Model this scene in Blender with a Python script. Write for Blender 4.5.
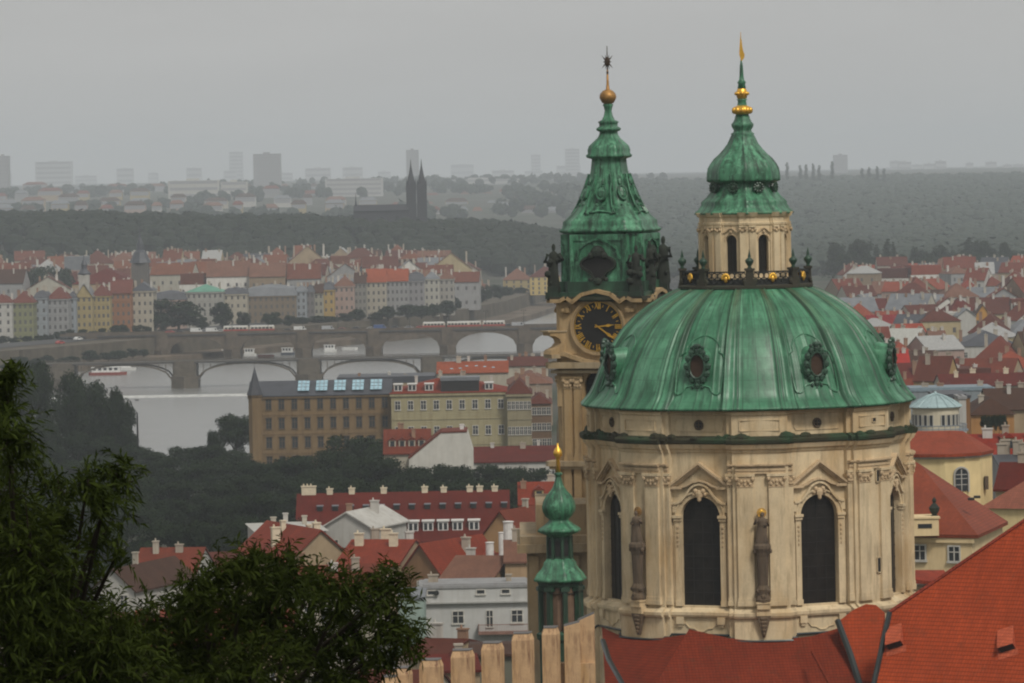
import bpy, bmesh, math, random
from mathutils import Vector, Matrix
from math import sin, cos, pi, radians as R, sqrt, atan2
random.seed(7)
SC = bpy.context.scene
COL = SC.collection
for o in list(bpy.data.objects): bpy.data.objects.remove(o)

# ------------------------------------------------------------------ camera, sky, sun, exposure
F, H, A = 4500.0, 75.0, 0.0192          # focal length in px, eye height above the river, camera roll
CA, SA = cos(A), sin(A)
cam = bpy.data.cameras.new('camera'); camo = bpy.data.objects.new('camera', cam); COL.objects.link(camo)
cam.sensor_width = 36; cam.lens = 36 * F / 1024
cam.shift_x = 3.2 / 1024; cam.shift_y = -166.5 / 1024
cam.clip_start = 1; cam.clip_end = 30000
camo.matrix_world = Matrix(((CA, SA, 0, 0), (0, 0, -1, 0), (-SA, CA, 0, H), (0, 0, 0, 1)))
SC.camera = camo

SUN_EL, SUN_AZ = R(50), R(150)          # azimuth clockwise from +Y (behind the camera, to its right)
w = bpy.data.worlds.new('World'); SC.world = w; w.use_nodes = True
nt = w.node_tree; nt.nodes.clear()
out = nt.nodes.new('ShaderNodeOutputWorld'); bg = nt.nodes.new('ShaderNodeBackground')
sky = nt.nodes.new('ShaderNodeTexSky'); sky.sky_type = 'NISHITA'; sky.sun_disc = False
sky.sun_elevation = SUN_EL; sky.sun_rotation = SUN_AZ; sky.dust_density = 5; sky.air_density = 1.5
hs = nt.nodes.new('ShaderNodeHueSaturation'); hs.inputs['Saturation'].default_value = 0.12
nt.links.new(sky.outputs[0], hs.inputs['Color'])
# overcast cloud deck: brighter towards the zenith, faint cloud structure
tc = nt.nodes.new('ShaderNodeTexCoord'); sp = nt.nodes.new('ShaderNodeSeparateXYZ'); nt.links.new(tc.outputs['Generated'], sp.inputs[0])
mr = nt.nodes.new('ShaderNodeMapRange'); mr.inputs['From Min'].default_value = 0.0; mr.inputs['From Max'].default_value = 1.0
mr.inputs['To Min'].default_value = 6.9; mr.inputs['To Max'].default_value = 5.6; nt.links.new(sp.outputs['Z'], mr.inputs['Value'])
mp = nt.nodes.new('ShaderNodeMapping'); mp.inputs['Scale'].default_value = (5, 5, 26); nt.links.new(tc.outputs['Generated'], mp.inputs[0])
nz = nt.nodes.new('ShaderNodeTexNoise'); nz.inputs['Scale'].default_value = 2.2; nz.inputs['Detail'].default_value = 4; nt.links.new(mp.outputs[0], nz.inputs['Vector'])
m2 = nt.nodes.new('ShaderNodeMapRange'); m2.inputs['To Min'].default_value = 0.90; m2.inputs['To Max'].default_value = 1.10; nt.links.new(nz.outputs['Fac'], m2.inputs['Value'])
mm = nt.nodes.new('ShaderNodeMath'); mm.operation = 'MULTIPLY'; nt.links.new(mr.outputs[0], mm.inputs[0]); nt.links.new(m2.outputs[0], mm.inputs[1])
cm = nt.nodes.new('ShaderNodeCombineColor')
tint = (1.0, 0.99, 0.965)
for i in range(3):
    t = nt.nodes.new('ShaderNodeMath'); t.operation = 'MULTIPLY'; t.inputs[1].default_value = tint[i]
    nt.links.new(mm.outputs[0], t.inputs[0]); nt.links.new(t.outputs[0], cm.inputs[i])
mx = nt.nodes.new('ShaderNodeMix'); mx.data_type = 'RGBA'; mx.inputs['Factor'].default_value = 0.8
nt.links.new(hs.outputs[0], mx.inputs[6]); nt.links.new(cm.outputs[0], mx.inputs[7])
nt.links.new(mx.outputs[2], bg.inputs['Color']); bg.inputs['Strength'].default_value = 0.10
nt.links.new(bg.outputs[0], out.inputs[0])

sl = bpy.data.lights.new('sun', 'SUN'); sl.energy = 2.5; sl.angle = R(13); sl.color = (1, 0.95, 0.87)
so = bpy.data.objects.new('sun', sl); COL.objects.link(so)
sd = Vector((sin(SUN_AZ) * cos(SUN_EL), cos(SUN_AZ) * cos(SUN_EL), sin(SUN_EL)))
so.rotation_euler = sd.to_track_quat('Z', 'Y').to_euler()
SC.view_settings.view_transform = 'Standard'; SC.view_settings.look = 'None'
SC.view_settings.exposure = -0.25; SC.view_settings.gamma = 1
SC.render.engine = 'CYCLES'
SC.cycles.volume_bounces = 1; SC.cycles.max_bounces = 6; SC.cycles.diffuse_bounces = 2; SC.cycles.glossy_bounces = 2
SC.cycles.transparent_max_bounces = 4
SC.cycles.pixel_filter_type = 'BLACKMAN_HARRIS'; SC.cycles.filter_width = 2.1      # the photograph is soft
HAZE_DENSITY = 0.0001

# ------------------------------------------------------------------ picture <-> place
def UP(px, py):
    dx, dy = px - 512, py - 341.5
    return dx * CA - dy * SA, dx * SA + dy * CA + 166.5
def P(px, py, Y):
    u, v = UP(px, py); return Vector((u * Y / F, Y, H - v * Y / F))
def X_(px, py, Y): return P(px, py, Y).x
def Z_(px, py, Y): return P(px, py, Y).z

# ------------------------------------------------------------------ materials
def s2l(c):
    return tuple((x / 255 / 12.92) if x / 255 <= 0.04045 else ((x / 255 + 0.055) / 1.055) ** 2.4 for x in c)
class NT:
    def __init__(s, name):
        s.m = bpy.data.materials.new(name); s.m.use_nodes = True; s.t = s.m.node_tree
        s.b = s.t.nodes['Principled BSDF']
    def n(s, typ, **kw):
        x = s.t.nodes.new(typ)
        for k, v in kw.items(): setattr(x, k, v)
        return x
    def l(s, a, b): s.t.links.new(a, b)
    def noise(s, vec, scale, detail=4, rough=0.55):
        x = s.n('ShaderNodeTexNoise'); x.inputs['Scale'].default_value = scale; x.inputs['Detail'].default_value = detail
        x.inputs['Roughness'].default_value = rough
        if vec is not None: s.l(vec, x.inputs['Vector'])
        return x.outputs['Fac']
    def mapv(s, vec, sc):
        x = s.n('ShaderNodeMapping'); x.inputs['Scale'].default_value = sc; s.l(vec, x.inputs[0]); return x.outputs[0]
    def ramp(s, fac, stops):
        x = s.n('ShaderNodeValToRGB'); e = x.color_ramp.elements
        while len(e) < len(stops): e.new(0.5)
        for i, (p, c) in enumerate(stops): e[i].position = p; e[i].color = (*c, 1) if len(c) == 3 else c
        s.l(fac, x.inputs[0]); return x.outputs[0]
    def mix(s, fac, a, b, mode='MIX'):
        x = s.n('ShaderNodeMix', data_type='RGBA', blend_type=mode)
        for sock, v in ((0, fac), (6, a), (7, b)):
            if isinstance(v, (int, float)): x.inputs[sock].default_value = v
            elif isinstance(v, tuple): x.inputs[sock].default_value = (*v, 1)
            else: s.l(v, x.inputs[sock])
        return x.outputs[2]
    def math(s, op, a, b=None):
        x = s.n('ShaderNodeMath', operation=op)
        for i, v in enumerate((a, b)):
            if v is None: continue
            if isinstance(v, (int, float)): x.inputs[i].default_value = v
            else: s.l(v, x.inputs[i])
        return x.outputs[0]
    def bump(s, h, strength, dist=0.1):
        x = s.n('ShaderNodeBump'); x.inputs['Strength'].default_value = strength; x.inputs['Distance'].default_value = dist
        s.l(h, x.inputs['Height']); s.l(x.outputs[0], s.b.inputs['Normal'])
    def fin(s, col, rough=0.8, spec=0.3, metal=0):
        if isinstance(col, tuple): s.b.inputs['Base Color'].default_value = (*col, 1)
        else: s.l(col, s.b.inputs['Base Color'])
        if isinstance(rough, (int, float)): s.b.inputs['Roughness'].default_value = rough
        else: s.l(rough, s.b.inputs['Roughness'])
        s.b.inputs['Specular IOR Level'].default_value = spec; s.b.inputs['Metallic'].default_value = metal
        return s.m
def mul(c, k): return tuple(min(1, x * k) for x in c)
def tint_(c, d): return tuple(max(0, min(1, x * y)) for x, y in zip(c, d))
_plain = {}
def plaster(c, dirt=0.35, scale=1.0):
    key = ('p', tuple(round(x, 3) for x in c), dirt, scale)
    if key in _plain: return _plain[key]
    k = NT('plaster'); uv = k.n('ShaderNodeTexCoord').outputs['Object']
    a = k.noise(uv, 0.35 * scale, 5, 0.6); b = k.noise(k.mapv(uv, (1.6, 1.6, 0.16)), 0.8 * scale, 5, 0.65)
    col = k.mix(k.ramp(a, [(0.3, (0, 0, 0)), (0.75, (1, 1, 1))]), mul(c, 0.86), mul(c, 1.1))
    col = k.mix(k.math('MULTIPLY', k.ramp(b, [(0.48, (0, 0, 0)), (0.75, (1, 1, 1))]), dirt), col, tint_(c, (0.5, 0.42, 0.33)))
    _plain[key] = k.fin(col, 0.85, 0.25); return _plain[key]
def stone(c, stain=(0.16, 0.115, 0.07), amt=0.4, ochre=(0.42, 0.25, 0.09), oc=0.4, sc=1.0):
    k = NT('weathered_stone'); g = k.n('ShaderNodeTexCoord').outputs['Object']
    a = k.noise(g, 0.45 * sc, 6, 0.62); b = k.noise(k.mapv(g, (1.6, 1.6, 0.22)), 1.0 * sc, 6, 0.7); d = k.noise(g, 6, 5, 0.7)
    e = k.noise(k.mapv(g, (0.3, 0.3, 0.12)), sc, 4, 0.6)
    col = k.mix(k.ramp(a, [(0.3, (0, 0, 0)), (0.7, (1, 1, 1))]), mul(c, 0.82), mul(c, 1.12))
    col = k.mix(k.math('MULTIPLY', k.ramp(e, [(0.48, (0, 0, 0)), (0.66, (1, 1, 1))]), oc), col, ochre)
    col = k.mix(k.math('MULTIPLY', k.ramp(b, [(0.50, (0, 0, 0)), (0.72, (1, 1, 1))]), amt), col, stain)
    col = k.mix(k.math('MULTIPLY', k.ramp(d, [(0.45, (0, 0, 0)), (0.8, (1, 1, 1))]), 0.3), col, mul(c, 0.55))
    k.bump(d, 0.25, 0.05)
    return k.fin(col, 0.9, 0.2)
def copper(light=(0.15, 0.39, 0.235), mid=(0.028, 0.16, 0.075), dark=(0.012, 0.030, 0.017), dk=0.7, rough=0.36, seams=None, fine=False):
    k = NT('copper_patina'); uv = k.n('ShaderNodeTexCoord').outputs['UV']; g = k.n('ShaderNodeTexCoord').outputs['Object']
    a = k.noise(k.mapv(uv, (0.55, 0.12, 1)), 1.0, 6, 0.6); b = k.noise(k.mapv(uv, (1.6, 0.3, 1)), 1.0, 6, 0.65); c = k.noise(g, 0.5, 5, 0.65)
    f = k.noise(g, 5, 4, 0.7)
    col = k.mix(k.ramp(a, [(0.35, (0, 0, 0)), (0.68, (1, 1, 1))]), mid, light)
    col = k.mix(k.math('MULTIPLY', k.ramp(c, [(0.42, (0, 0, 0)), (0.62, (1, 1, 1))]), 0.6), col, mul(mid, 0.6))
    col = k.mix(k.math('MULTIPLY', k.ramp(b, [(0.47, (0, 0, 0)), (0.66, (1, 1, 1))]), dk), col, dark)
    col = k.mix(k.math('MULTIPLY', k.ramp(f, [(0.5, (0, 0, 0)), (0.8, (1, 1, 1))]), 0.25), col, mul(dark, 1.8))
    if fine:
        h_ = k.noise(k.mapv(g, (2.2, 2.2, 0.5)), 1.3, 6, 0.75); i_ = k.noise(g, 1.6, 6, 0.7)
        col = k.mix(k.math('MULTIPLY', k.ramp(h_, [(0.46, (0, 0, 0)), (0.62, (1, 1, 1))]), 0.75), col, dark)
        col = k.mix(k.math('MULTIPLY', k.ramp(i_, [(0.54, (0, 0, 0)), (0.7, (1, 1, 1))]), 0.6), col, mul(light, 1.25))
    if seams:
        sx = k.n('ShaderNodeSeparateXYZ'); k.l(uv, sx.inputs[0]); u = k.math('SUBTRACT', sx.outputs[0], seams[0] - 750)
        per = seams[1]; q = k.math('MULTIPLY', k.math('ABSOLUTE', k.math('SUBTRACT', k.math('FRACT', k.math('ADD', k.math('DIVIDE', u, per), 0.5)), 0.5)), per)
        gr = k.noise(k.mapv(uv, (6, 0.25, 1)), 1, 4, 0.7)
        cbn = k.n('ShaderNodeCombineXYZ'); k.l(k.math('FLOOR', k.math('DIVIDE', u, 75 / 64)), cbn.inputs[0]); k.l(k.math('FLOOR', k.math('DIVIDE', sx.outputs[1], 1.7)), cbn.inputs[1])
        wn = k.n('ShaderNodeTexWhiteNoise', noise_dimensions='2D'); k.l(cbn.outputs[0], wn.inputs['Vector'])
        col = k.mix(k.math('MULTIPLY', wn.outputs['Value'], 0.38), col, mul(mid, 0.5))
        def line(x, c0, wd): return k.math('MAXIMUM', 0, k.math('SUBTRACT', 1, k.math('DIVIDE', k.math('ABSOLUTE', k.math('SUBTRACT', x, c0)), wd)))
        m_ = k.math('MAXIMUM', line(q, 1.54, .13), k.math('MAXIMUM', line(q, 2.70, .20), k.math('MULTIPLY', line(q, 1.82, .08), .8)))
        sp_ = 75 / 64; r_ = k.math('MULTIPLY', k.math('ABSOLUTE', k.math('SUBTRACT', k.math('FRACT', k.math('ADD', k.math('DIVIDE', u, sp_), 0.5)), 0.5)), sp_)
        m_ = k.math('MAXIMUM', m_, k.math('MULTIPLY', line(r_, 0.0, .06), .8)); vf = k.math('FRACT', k.math('DIVIDE', sx.outputs[1], 1.7)); m_ = k.math('MAXIMUM', m_, k.math('MULTIPLY', line(vf, 0.5, .03), .45))
        m_ = k.math('MULTIPLY', m_, k.ramp(gr, [(0.25, (0.25, 0.25, 0.25)), (0.6, (1, 1, 1))]))
        col = k.mix(m_, col, mul(dark, 1.3))
        # rusty run-off below the balcony
        rust = k.math('MULTIPLY', k.ramp(sx.outputs[1], [(0.0, (0, 0, 0)), (1, (1, 1, 1))]), 1.0)
        mrn = k.n('ShaderNodeMapRange'); mrn.inputs['From Min'].default_value = 5; mrn.inputs['From Max'].default_value = 15; k.l(sx.outputs[1], mrn.inputs['Value'])
        col = k.mix(k.math('MULTIPLY', k.math('MULTIPLY', mrn.outputs[0], k.math('MULTIPLY', k.ramp(gr, [(0.28, (0, 0, 0)), (0.5, (1, 1, 1))]), line(q, 2.1, .8))), 1.0), col, (0.085, 0.05, 0.025))
    k.bump(f, 0.2, 0.03)
    return k.fin(col, k.math('ADD', k.math('MULTIPLY', c, 0.3), rough - 0.12), 0.4)
def tiles(c, c2=None, near=False, pitch=(0.24, 0.33), wet=0.5):
    key = ('t', tuple(round(x, 3) for x in c), near, wet)
    if key in _plain: return _plain[key]
    c2 = c2 or mul(c, 0.55)
    k = NT('clay_tiles'); uv = k.n('ShaderNodeTexCoord').outputs['UV']; g = k.n('ShaderNodeTexCoord').outputs['Object']
    a = k.noise(g, 0.22, 5, 0.65); b = k.noise(k.mapv(uv, (1.2, 0.2, 1)), 0.9, 5, 0.7)
    col = k.mix(k.ramp(a, [(0.3, (0, 0, 0)), (0.7, (1, 1, 1))]), mul(c, 0.72), mul(c, 1.14))
    col = k.mix(k.math('MULTIPLY', k.ramp(b, [(0.46, (0, 0, 0)), (0.72, (1, 1, 1))]), 0.65), col, c2)
    mo = k.noise(g, 0.9, 6, 0.75); col = k.mix(k.math('MULTIPLY', k.ramp(mo, [(0.55, (0, 0, 0)), (0.68, (1, 1, 1))]), 0.4), col, (0.05, 0.04, 0.022))
    sx = k.n('ShaderNodeSeparateXYZ'); k.l(uv, sx.inputs[0])
    u = k.math('DIVIDE', sx.outputs[0], pitch[0]); v = k.math('DIVIDE', sx.outputs[1], pitch[1])
    cb = k.n('ShaderNodeCombineXYZ'); k.l(k.math('FLOOR', u), cb.inputs[0]); k.l(k.math('FLOOR', v), cb.inputs[1])
    wn = k.n('ShaderNodeTexWhiteNoise', noise_dimensions='2D'); k.l(cb.outputs[0], wn.inputs['Vector'])
    col = k.mix(k.math('MULTIPLY', wn.outputs['Value'], 0.38), col, mul(c, 0.5))
    fu = k.math('FRACT', u); fv = k.math('FRACT', v)
    hu = k.math('SINE', k.math('MULTIPLY', fu, pi))
    edge = k.math('MULTIPLY', k.math('LESS_THAN', fv, 0.2), 0.8 if near else 0.6)
    col = k.mix(edge, col, mul(c, 0.4))
    edge2 = k.math('MULTIPLY', k.math('LESS_THAN', fu, 0.2), 0.35)
    col = k.mix(edge2, col, mul(c, 0.45))
    hgt = k.math('ADD', k.math('MULTIPLY', hu, 0.5), fv)
    k.bump(hgt, 0.6 if near else 0.35, 0.05)
    _plain[key] = k.fin(col, 0.8 - wet * 0.2, 0.12); return _plain[key]
def plainm(name, c, rough=0.7, spec=0.3, metal=0, var=0.2, scale=2):
    k = NT(name); g = k.n('ShaderNodeTexCoord').outputs['Object']
    a = k.noise(g, scale, 4, 0.6)
    return k.fin(k.mix(k.ramp(a, [(0.3, (0, 0, 0)), (0.7, (1, 1, 1))]), mul(c, 1 - var), mul(c, 1 + var)), rough, spec, metal)
def leafm(c, c2, name='leaves', trans=0.0):
    k = NT(name); ge = k.n('ShaderNodeNewGeometry'); oi = k.n('ShaderNodeObjectInfo')
    col = k.mix(ge.outputs['Random Per Island'], c, c2)
    col = k.mix(k.math('MULTIPLY', oi.outputs['Random'], 0.45), col, mul(c, 0.6))
    g = k.n('ShaderNodeTexCoord').outputs['Object']
    col = k.mix(k.math('MULTIPLY', k.noise(g, 0.5, 3), 0.5), col, tint_(c2, (1.1, 0.9, 0.6)))
    m = k.fin(col, 0.75, 0.08)
    if trans:
        k.b.inputs['Transmission Weight'].default_value = 0
        tr = k.n('ShaderNodeBsdfTranslucent'); k.l(col, tr.inputs['Color'])
        ms = k.n('ShaderNodeMixShader'); ms.inputs[0].default_value = trans
        k.l(k.b.outputs[0], ms.inputs[1]); k.l(tr.outputs[0], ms.inputs[2]); k.l(ms.outputs[0], k.t.nodes['Material Output'].inputs[0])
    return m

M = {}
M['church'] = stone((0.66, 0.53, 0.34), amt=0.6, oc=0.5)
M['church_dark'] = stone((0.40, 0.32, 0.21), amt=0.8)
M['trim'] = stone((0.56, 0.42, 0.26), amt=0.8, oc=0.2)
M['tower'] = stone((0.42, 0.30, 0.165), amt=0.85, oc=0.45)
M['merlon'] = stone((0.52, 0.34, 0.19), stain=(0.16, 0.075, 0.045), amt=0.95, oc=0.45, sc=2.6)
M['statue'] = stone((0.13, 0.095, 0.065), stain=(0.02, 0.02, 0.016), amt=0.8, oc=0.1)
M['darkstatue'] = stone((0.035, 0.04, 0.032), stain=(0.01, 0.01, 0.01), amt=0.5, ochre=(0.03, 0.08, 0.05), oc=0.5)
M['copper'] = copper()
M['copper2'] = copper(dk=0.95, fine=True)
M['copperdark'] = copper(light=(0.04, 0.115, 0.065), mid=(0.022, 0.045, 0.028), dark=(0.012, 0.02, 0.012), dk=0.7)
M['moss'] = stone((0.045, 0.042, 0.024), stain=(0.018, 0.02, 0.012), ochre=(0.022, 0.085, 0.04), oc=0.6)
M['gold'] = plainm('gilding', (0.85, 0.47, 0.07), 0.38, 0.5, 0.75, 0.25, 3)
M['oldgold'] = plainm('tarnished_gilding', (0.36, 0.19, 0.055), 0.5, 0.4, 0.5, 0.35, 3)
M['black'] = plainm('black_paint', (0.018, 0.017, 0.016), 0.5)
M['glass'] = plainm('dark_glass', (0.014, 0.012, 0.010), 0.35, 0.35, 0, 0.5, 1.2)
M['glass2'] = plainm('window_glass', (0.03, 0.034, 0.038), 0.25, 0.5)
M['lead'] = plainm('leading', (0.026, 0.024, 0.021), 0.6)
M['iron'] = plainm('iron', (0.02, 0.022, 0.02), 0.6)
M['white'] = plainm('white_paint', (0.62, 0.61, 0.58), 0.7, 0.3, 0, 0.12)
M['cream'] = plainm('cream_paint', (0.6, 0.52, 0.38), 0.7, 0.3, 0, 0.12)
M['greymetal'] = plainm('grey_metal', (0.22, 0.25, 0.28), 0.4, 0.5, 0.3)
M['valley'] = plainm('valley_metal', (0.028, 0.036, 0.036), 0.4, 0.5, 0.3)
M['skylight'] = plainm('pale_blue_glazing', (0.30, 0.48, 0.56), 0.25, 0.5, 0, 0.3, 1)
M['cupola'] = plainm('pale_metal_roof', (0.34, 0.45, 0.46), 0.4, 0.5, 0.2, 0.15)
M['slate'] = plainm('slate', (0.06, 0.065, 0.075), 0.5, 0.4, 0, 0.25, 1)
M['asphalt'] = plainm('asphalt', (0.06, 0.06, 0.06), 0.8)
M['bridge'] = plainm('bridge_stone', (0.095, 0.075, 0.055), 0.85, 0.2, 0, 0.35, 0.3)
M['bridge2'] = plainm('bridge_iron', (0.10, 0.085, 0.065), 0.6, 0.3, 0, 0.25, 0.5)
M['quay'] = plainm('quay_stone', (0.095, 0.08, 0.058), 0.85, 0.2, 0, 0.35, 0.15)
M['bark'] = plainm('bark', (0.03, 0.024, 0.017), 0.9, 0.1, 0, 0.3, 3)
M['nearroof'] = tiles((0.39, 0.060, 0.016), near=True, wet=0.2)
M['skirt'] = tiles((0.20, 0.030, 0.011), near=True, wet=0.25)
M['nearroof2'] = tiles((0.30, 0.048, 0.024), near=True, wet=0.3)

# ------------------------------------------------------------------ mesh helpers
class MB:
    def __init__(s): s.v = []; s.f = []; s.m = []; s.uv = {}
    def face(s, pts, mi=0, uv=None):
        i = len(s.v); s.v += [tuple(p) for p in pts]; s.f.append(tuple(range(i, i + len(pts)))); s.m.append(mi)
        if uv: s.uv[len(s.f) - 1] = uv
    def add(s, verts, faces, mi=0, M4=None, uvs=None):
        i = len(s.v)
        for p in verts: s.v.append(tuple(M4 @ Vector(p)) if M4 is not None else tuple(p))
        for k, fc in enumerate(faces):
            s.f.append(tuple(i + j for j in fc)); s.m.append(mi)
            if uvs: s.uv[len(s.f) - 1] = uvs[k]
    def box(s, x0, x1, y0, y1, z0, z1, mi=0, M4=None):
        v = [(x, y, z) for z in (z0, z1) for y in (y0, y1) for x in (x0, x1)]
        s.add(v, [(0, 2, 3, 1), (4, 5, 7, 6), (0, 1, 5, 4), (2, 6, 7, 3), (0, 4, 6, 2), (1, 3, 7, 5)], mi, M4)
    def prism(s, poly, z0, z1, mi=0, M4=None, top=True):   # poly ccw in xy
        n = len(poly); v = [(x, y, z0) for x, y in poly] + [(x, y, z1) for x, y in poly]
        f = [(i, (i + 1) % n, n + (i + 1) % n, n + i) for i in range(n)]
        f.append(tuple(range(n - 1, -1, -1)))
        if top: f.append(tuple(range(n, 2 * n)))
        s.add(v, f, mi, M4)
    def xz(s, poly, y0, y1, mi=0, M4=None):               # poly in (x,z), extruded along y
        n = len(poly); v = [(x, y0, z) for x, z in poly] + [(x, y1, z) for x, z in poly]
        f = [((i + 1) % n, i, n + i, n + (i + 1) % n) for i in range(n)]
        f += [tuple(range(n)), tuple(range(2 * n - 1, n - 1, -1))]
        s.add(v, f, mi, M4)
    def tube(s, pts, r, n=6, mi=0, cap=True):
        pts = [Vector(p) for p in pts]; rs = r if isinstance(r, (list, tuple)) else [r] * len(pts); rings = []
        for i, p in enumerate(pts):
            t = (pts[min(i + 1, len(pts) - 1)] - pts[max(i - 1, 0)]); t = t.normalized() if t.length > 1e-9 else Vector((0, 0, 1))
            a = t.cross(Vector((0, 0, 1)) if abs(t.z) < 0.9 else Vector((0, 1, 0))).normalized(); b = t.cross(a)
            rings.append([p + (a * cos(2 * pi * k / n) + b * sin(2 * pi * k / n)) * rs[i] for k in range(n)])
        v = [q for g in rings for q in g]; f = []
        for i in range(len(pts) - 1):
            for k in range(n): f.append((i * n + k, i * n + (k + 1) % n, (i + 1) * n + (k + 1) % n, (i + 1) * n + k))
        if cap: f.append(tuple(range(n - 1, -1, -1))); f.append(tuple(range((len(pts) - 1) * n, len(pts) * n)))
        s.add(v, f, mi)
    def lathe(s, prof, n=24, cx=0, cy=0, mi=0, rot=0, shape=None, cap=True, M4=None):
        v = []; f = []; uvs = []; acc = 0
        arcs = [0]
        for i in range(1, len(prof)): acc += sqrt((prof[i][0] - prof[i - 1][0]) ** 2 + (prof[i][1] - prof[i - 1][1]) ** 2); arcs.append(acc)
        rm = max(p[0] for p in prof)
        for r, z in prof:
            for k in range(n):
                t = rot + 2 * pi * k / n; q = r * (shape(t, z) if shape else 1)
                v.append((cx + q * sin(t), cy - q * cos(t), z))
        for i in range(len(prof) - 1):
            for k in range(n):
                k2 = (k + 1) % n
                f.append((i * n + k, i * n + k2, (i + 1) * n + k2, (i + 1) * n + k))
                u0, u1 = 2 * pi * k / n * rm, 2 * pi * (k + 1) / n * rm
                uvs.append([(u0, arcs[i]), (u1, arcs[i]), (u1, arcs[i + 1]), (u0, arcs[i + 1])])
        if cap:
            f.append(tuple(range(n))[::-1]); uvs.append(None)
            j = (len(prof) - 1) * n; f.append(tuple(range(j, j + n))); uvs.append(None)
        s.add(v, f, mi, M4, uvs)
    def build(s, name, mats, parent=None, smooth=False, loc=None):
        me = bpy.data.meshes.new(name); me.from_pydata(s.v, [], s.f)
        for m in (mats if isinstance(mats, (list, tuple)) else [mats]): me.materials.append(m)
        me.polygons.foreach_set('material_index', s.m)
        ul = me.uv_layers.new(name='uv')
        data = [0.0] * (len(me.loops) * 2); V = s.v
        for i, fc in enumerate(s.f):
            ls = me.polygons[i].loop_start; u = s.uv.get(i)
            if u: 
                for k, (a, b) in enumerate(u): data[2 * (ls + k)] = a; data[2 * (ls + k) + 1] = b
            else:
                a, b, c = (Vector(V[fc[0]]), Vector(V[fc[1]]), Vector(V[fc[2]]))
                n = (b - a).cross(c - a)
                if n.length < 1e-12 and len(fc) > 3: n = (c - a).cross(Vector(V[fc[3]]) - a)
                n = n.normalized() if n.length > 1e-12 else Vector((0, 0, 1))
                t = Vector((-n.y, n.x, 0)); t = t.normalized() if t.length > 1e-3 else Vector((1, 0, 0)); bb = n.cross(t)
                for k, j in enumerate(fc):
                    p = Vector(V[j]); data[2 * (ls + k)] = p.dot(t); data[2 * (ls + k) + 1] = p.dot(bb)
        ul.data.foreach_set('uv', data)
        if smooth: me.polygons.foreach_set('use_smooth', [True] * len(me.polygons))
        me.update()
        o = bpy.data.objects.new(name, me); COL.objects.link(o)
        if parent: o.parent = parent
        if loc: o.location = loc
        return o
LABELS = set()
def tag(o, label, cat, group=None, kind=None):
    if label: o['label'] = label; LABELS.add(label)
    if cat: o['category'] = cat
    if group: o['group'] = group
    if kind: o['kind'] = kind
    return o
def thing(name, label, cat, loc=(0, 0, 0), rz=0, group=None):
    o = bpy.data.objects.new(name, None); COL.objects.link(o); o.location = loc; o.rotation_euler = (0, 0, rz); o.empty_display_size = 1
    return tag(o, label, cat, group)
def shared(me, name, parent, loc, rz=0, scale=(1, 1, 1)):
    o = bpy.data.objects.new(name, me); COL.objects.link(o); o.parent = parent; o.location = loc; o.rotation_euler = (0, 0, rz); o.scale = scale
    return o
def frame(theta, r, z=0, cx=0, cy=0):
    """local frame on a round body: x tangential (to the right seen from outside), y inward, z up"""
    return Matrix.Translation((cx + r * sin(theta), cy - r * cos(theta), z)) @ Matrix.Rotation(theta, 4, 'Z')

# ------------------------------------------------------------------ the domed church
T0 = R(0.9)
def catmull(pts, sub=4):
    res = []
    for i in range(len(pts) - 1):
        p0 = pts[max(i - 1, 0)]; p1 = pts[i]; p2 = pts[i + 1]; p3 = pts[min(i + 2, len(pts) - 1)]
        for k in range(sub):
            t = k / sub
            res.append(tuple(0.5 * ((2 * b) + (-a + c) * t + (2 * a - 5 * b + 4 * c - d) * t * t + (-a + 3 * b - 3 * c + d) * t ** 3) for a, b, c, d in zip(p0, p1, p2, p3)))
    res.append(pts[-1]); return res
def ring_outline(Rp, hp, Rs, hs, ap, n=8, t0=T0, piers=None):
    """points (theta, r, flag) of a drum outline; flag 1 = the chord that starts here is a bay"""
    o = []; step = 2 * pi / n
    for k in range(n):
        c = t0 + k * step
        q = step / 2 - hs
        o.append((c - hs, ap / cos(q), 0)); o.append((c - hs, Rs, 0)); o.append((c - hp, Rs, 0)); o.append((c - hp, Rp, 0))
        for j in range(1, 6): o.append((c - hp + 2 * hp * j / 6, Rp, 0))
        o.append((c + hp, Rp, 0)); o.append((c + hp, Rs, 0)); o.append((c + hs, Rs, 0)); o.append((c + hs, ap / cos(q), 1))
    return o
def sweep_ring(mb, outl, rows, skip=None, mi=0, bayoff=None, cap=False):
    n = len(outl); v = []
    for row in rows:
        z, off = row[0], row[1]; bo = row[2] if len(row) > 2 else off
        for t, r, fl in outl:
            isbay = abs(r - min(x[1] for x in outl)) < 0.35 and False
            v.append(((r + off) * sin(t), -(r + off) * cos(t), z))
    f = []
    for i in range(len(rows) - 1):
        sk = skip and skip[0] - 1e-6 <= rows[i][0] and rows[i + 1][0] <= skip[1] + 1e-6
        for k in range(n):
            if sk and outl[k][2] == 1: continue
            k2 = (k + 1) % n
            f.append((i * n + k, i * n + k2, (i + 1) * n + k2, (i + 1) * n + k))
    if cap: f.append(tuple(range((len(rows) - 1) * n, len(rows) * n)))
    mb.add(v, f, mi)
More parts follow.
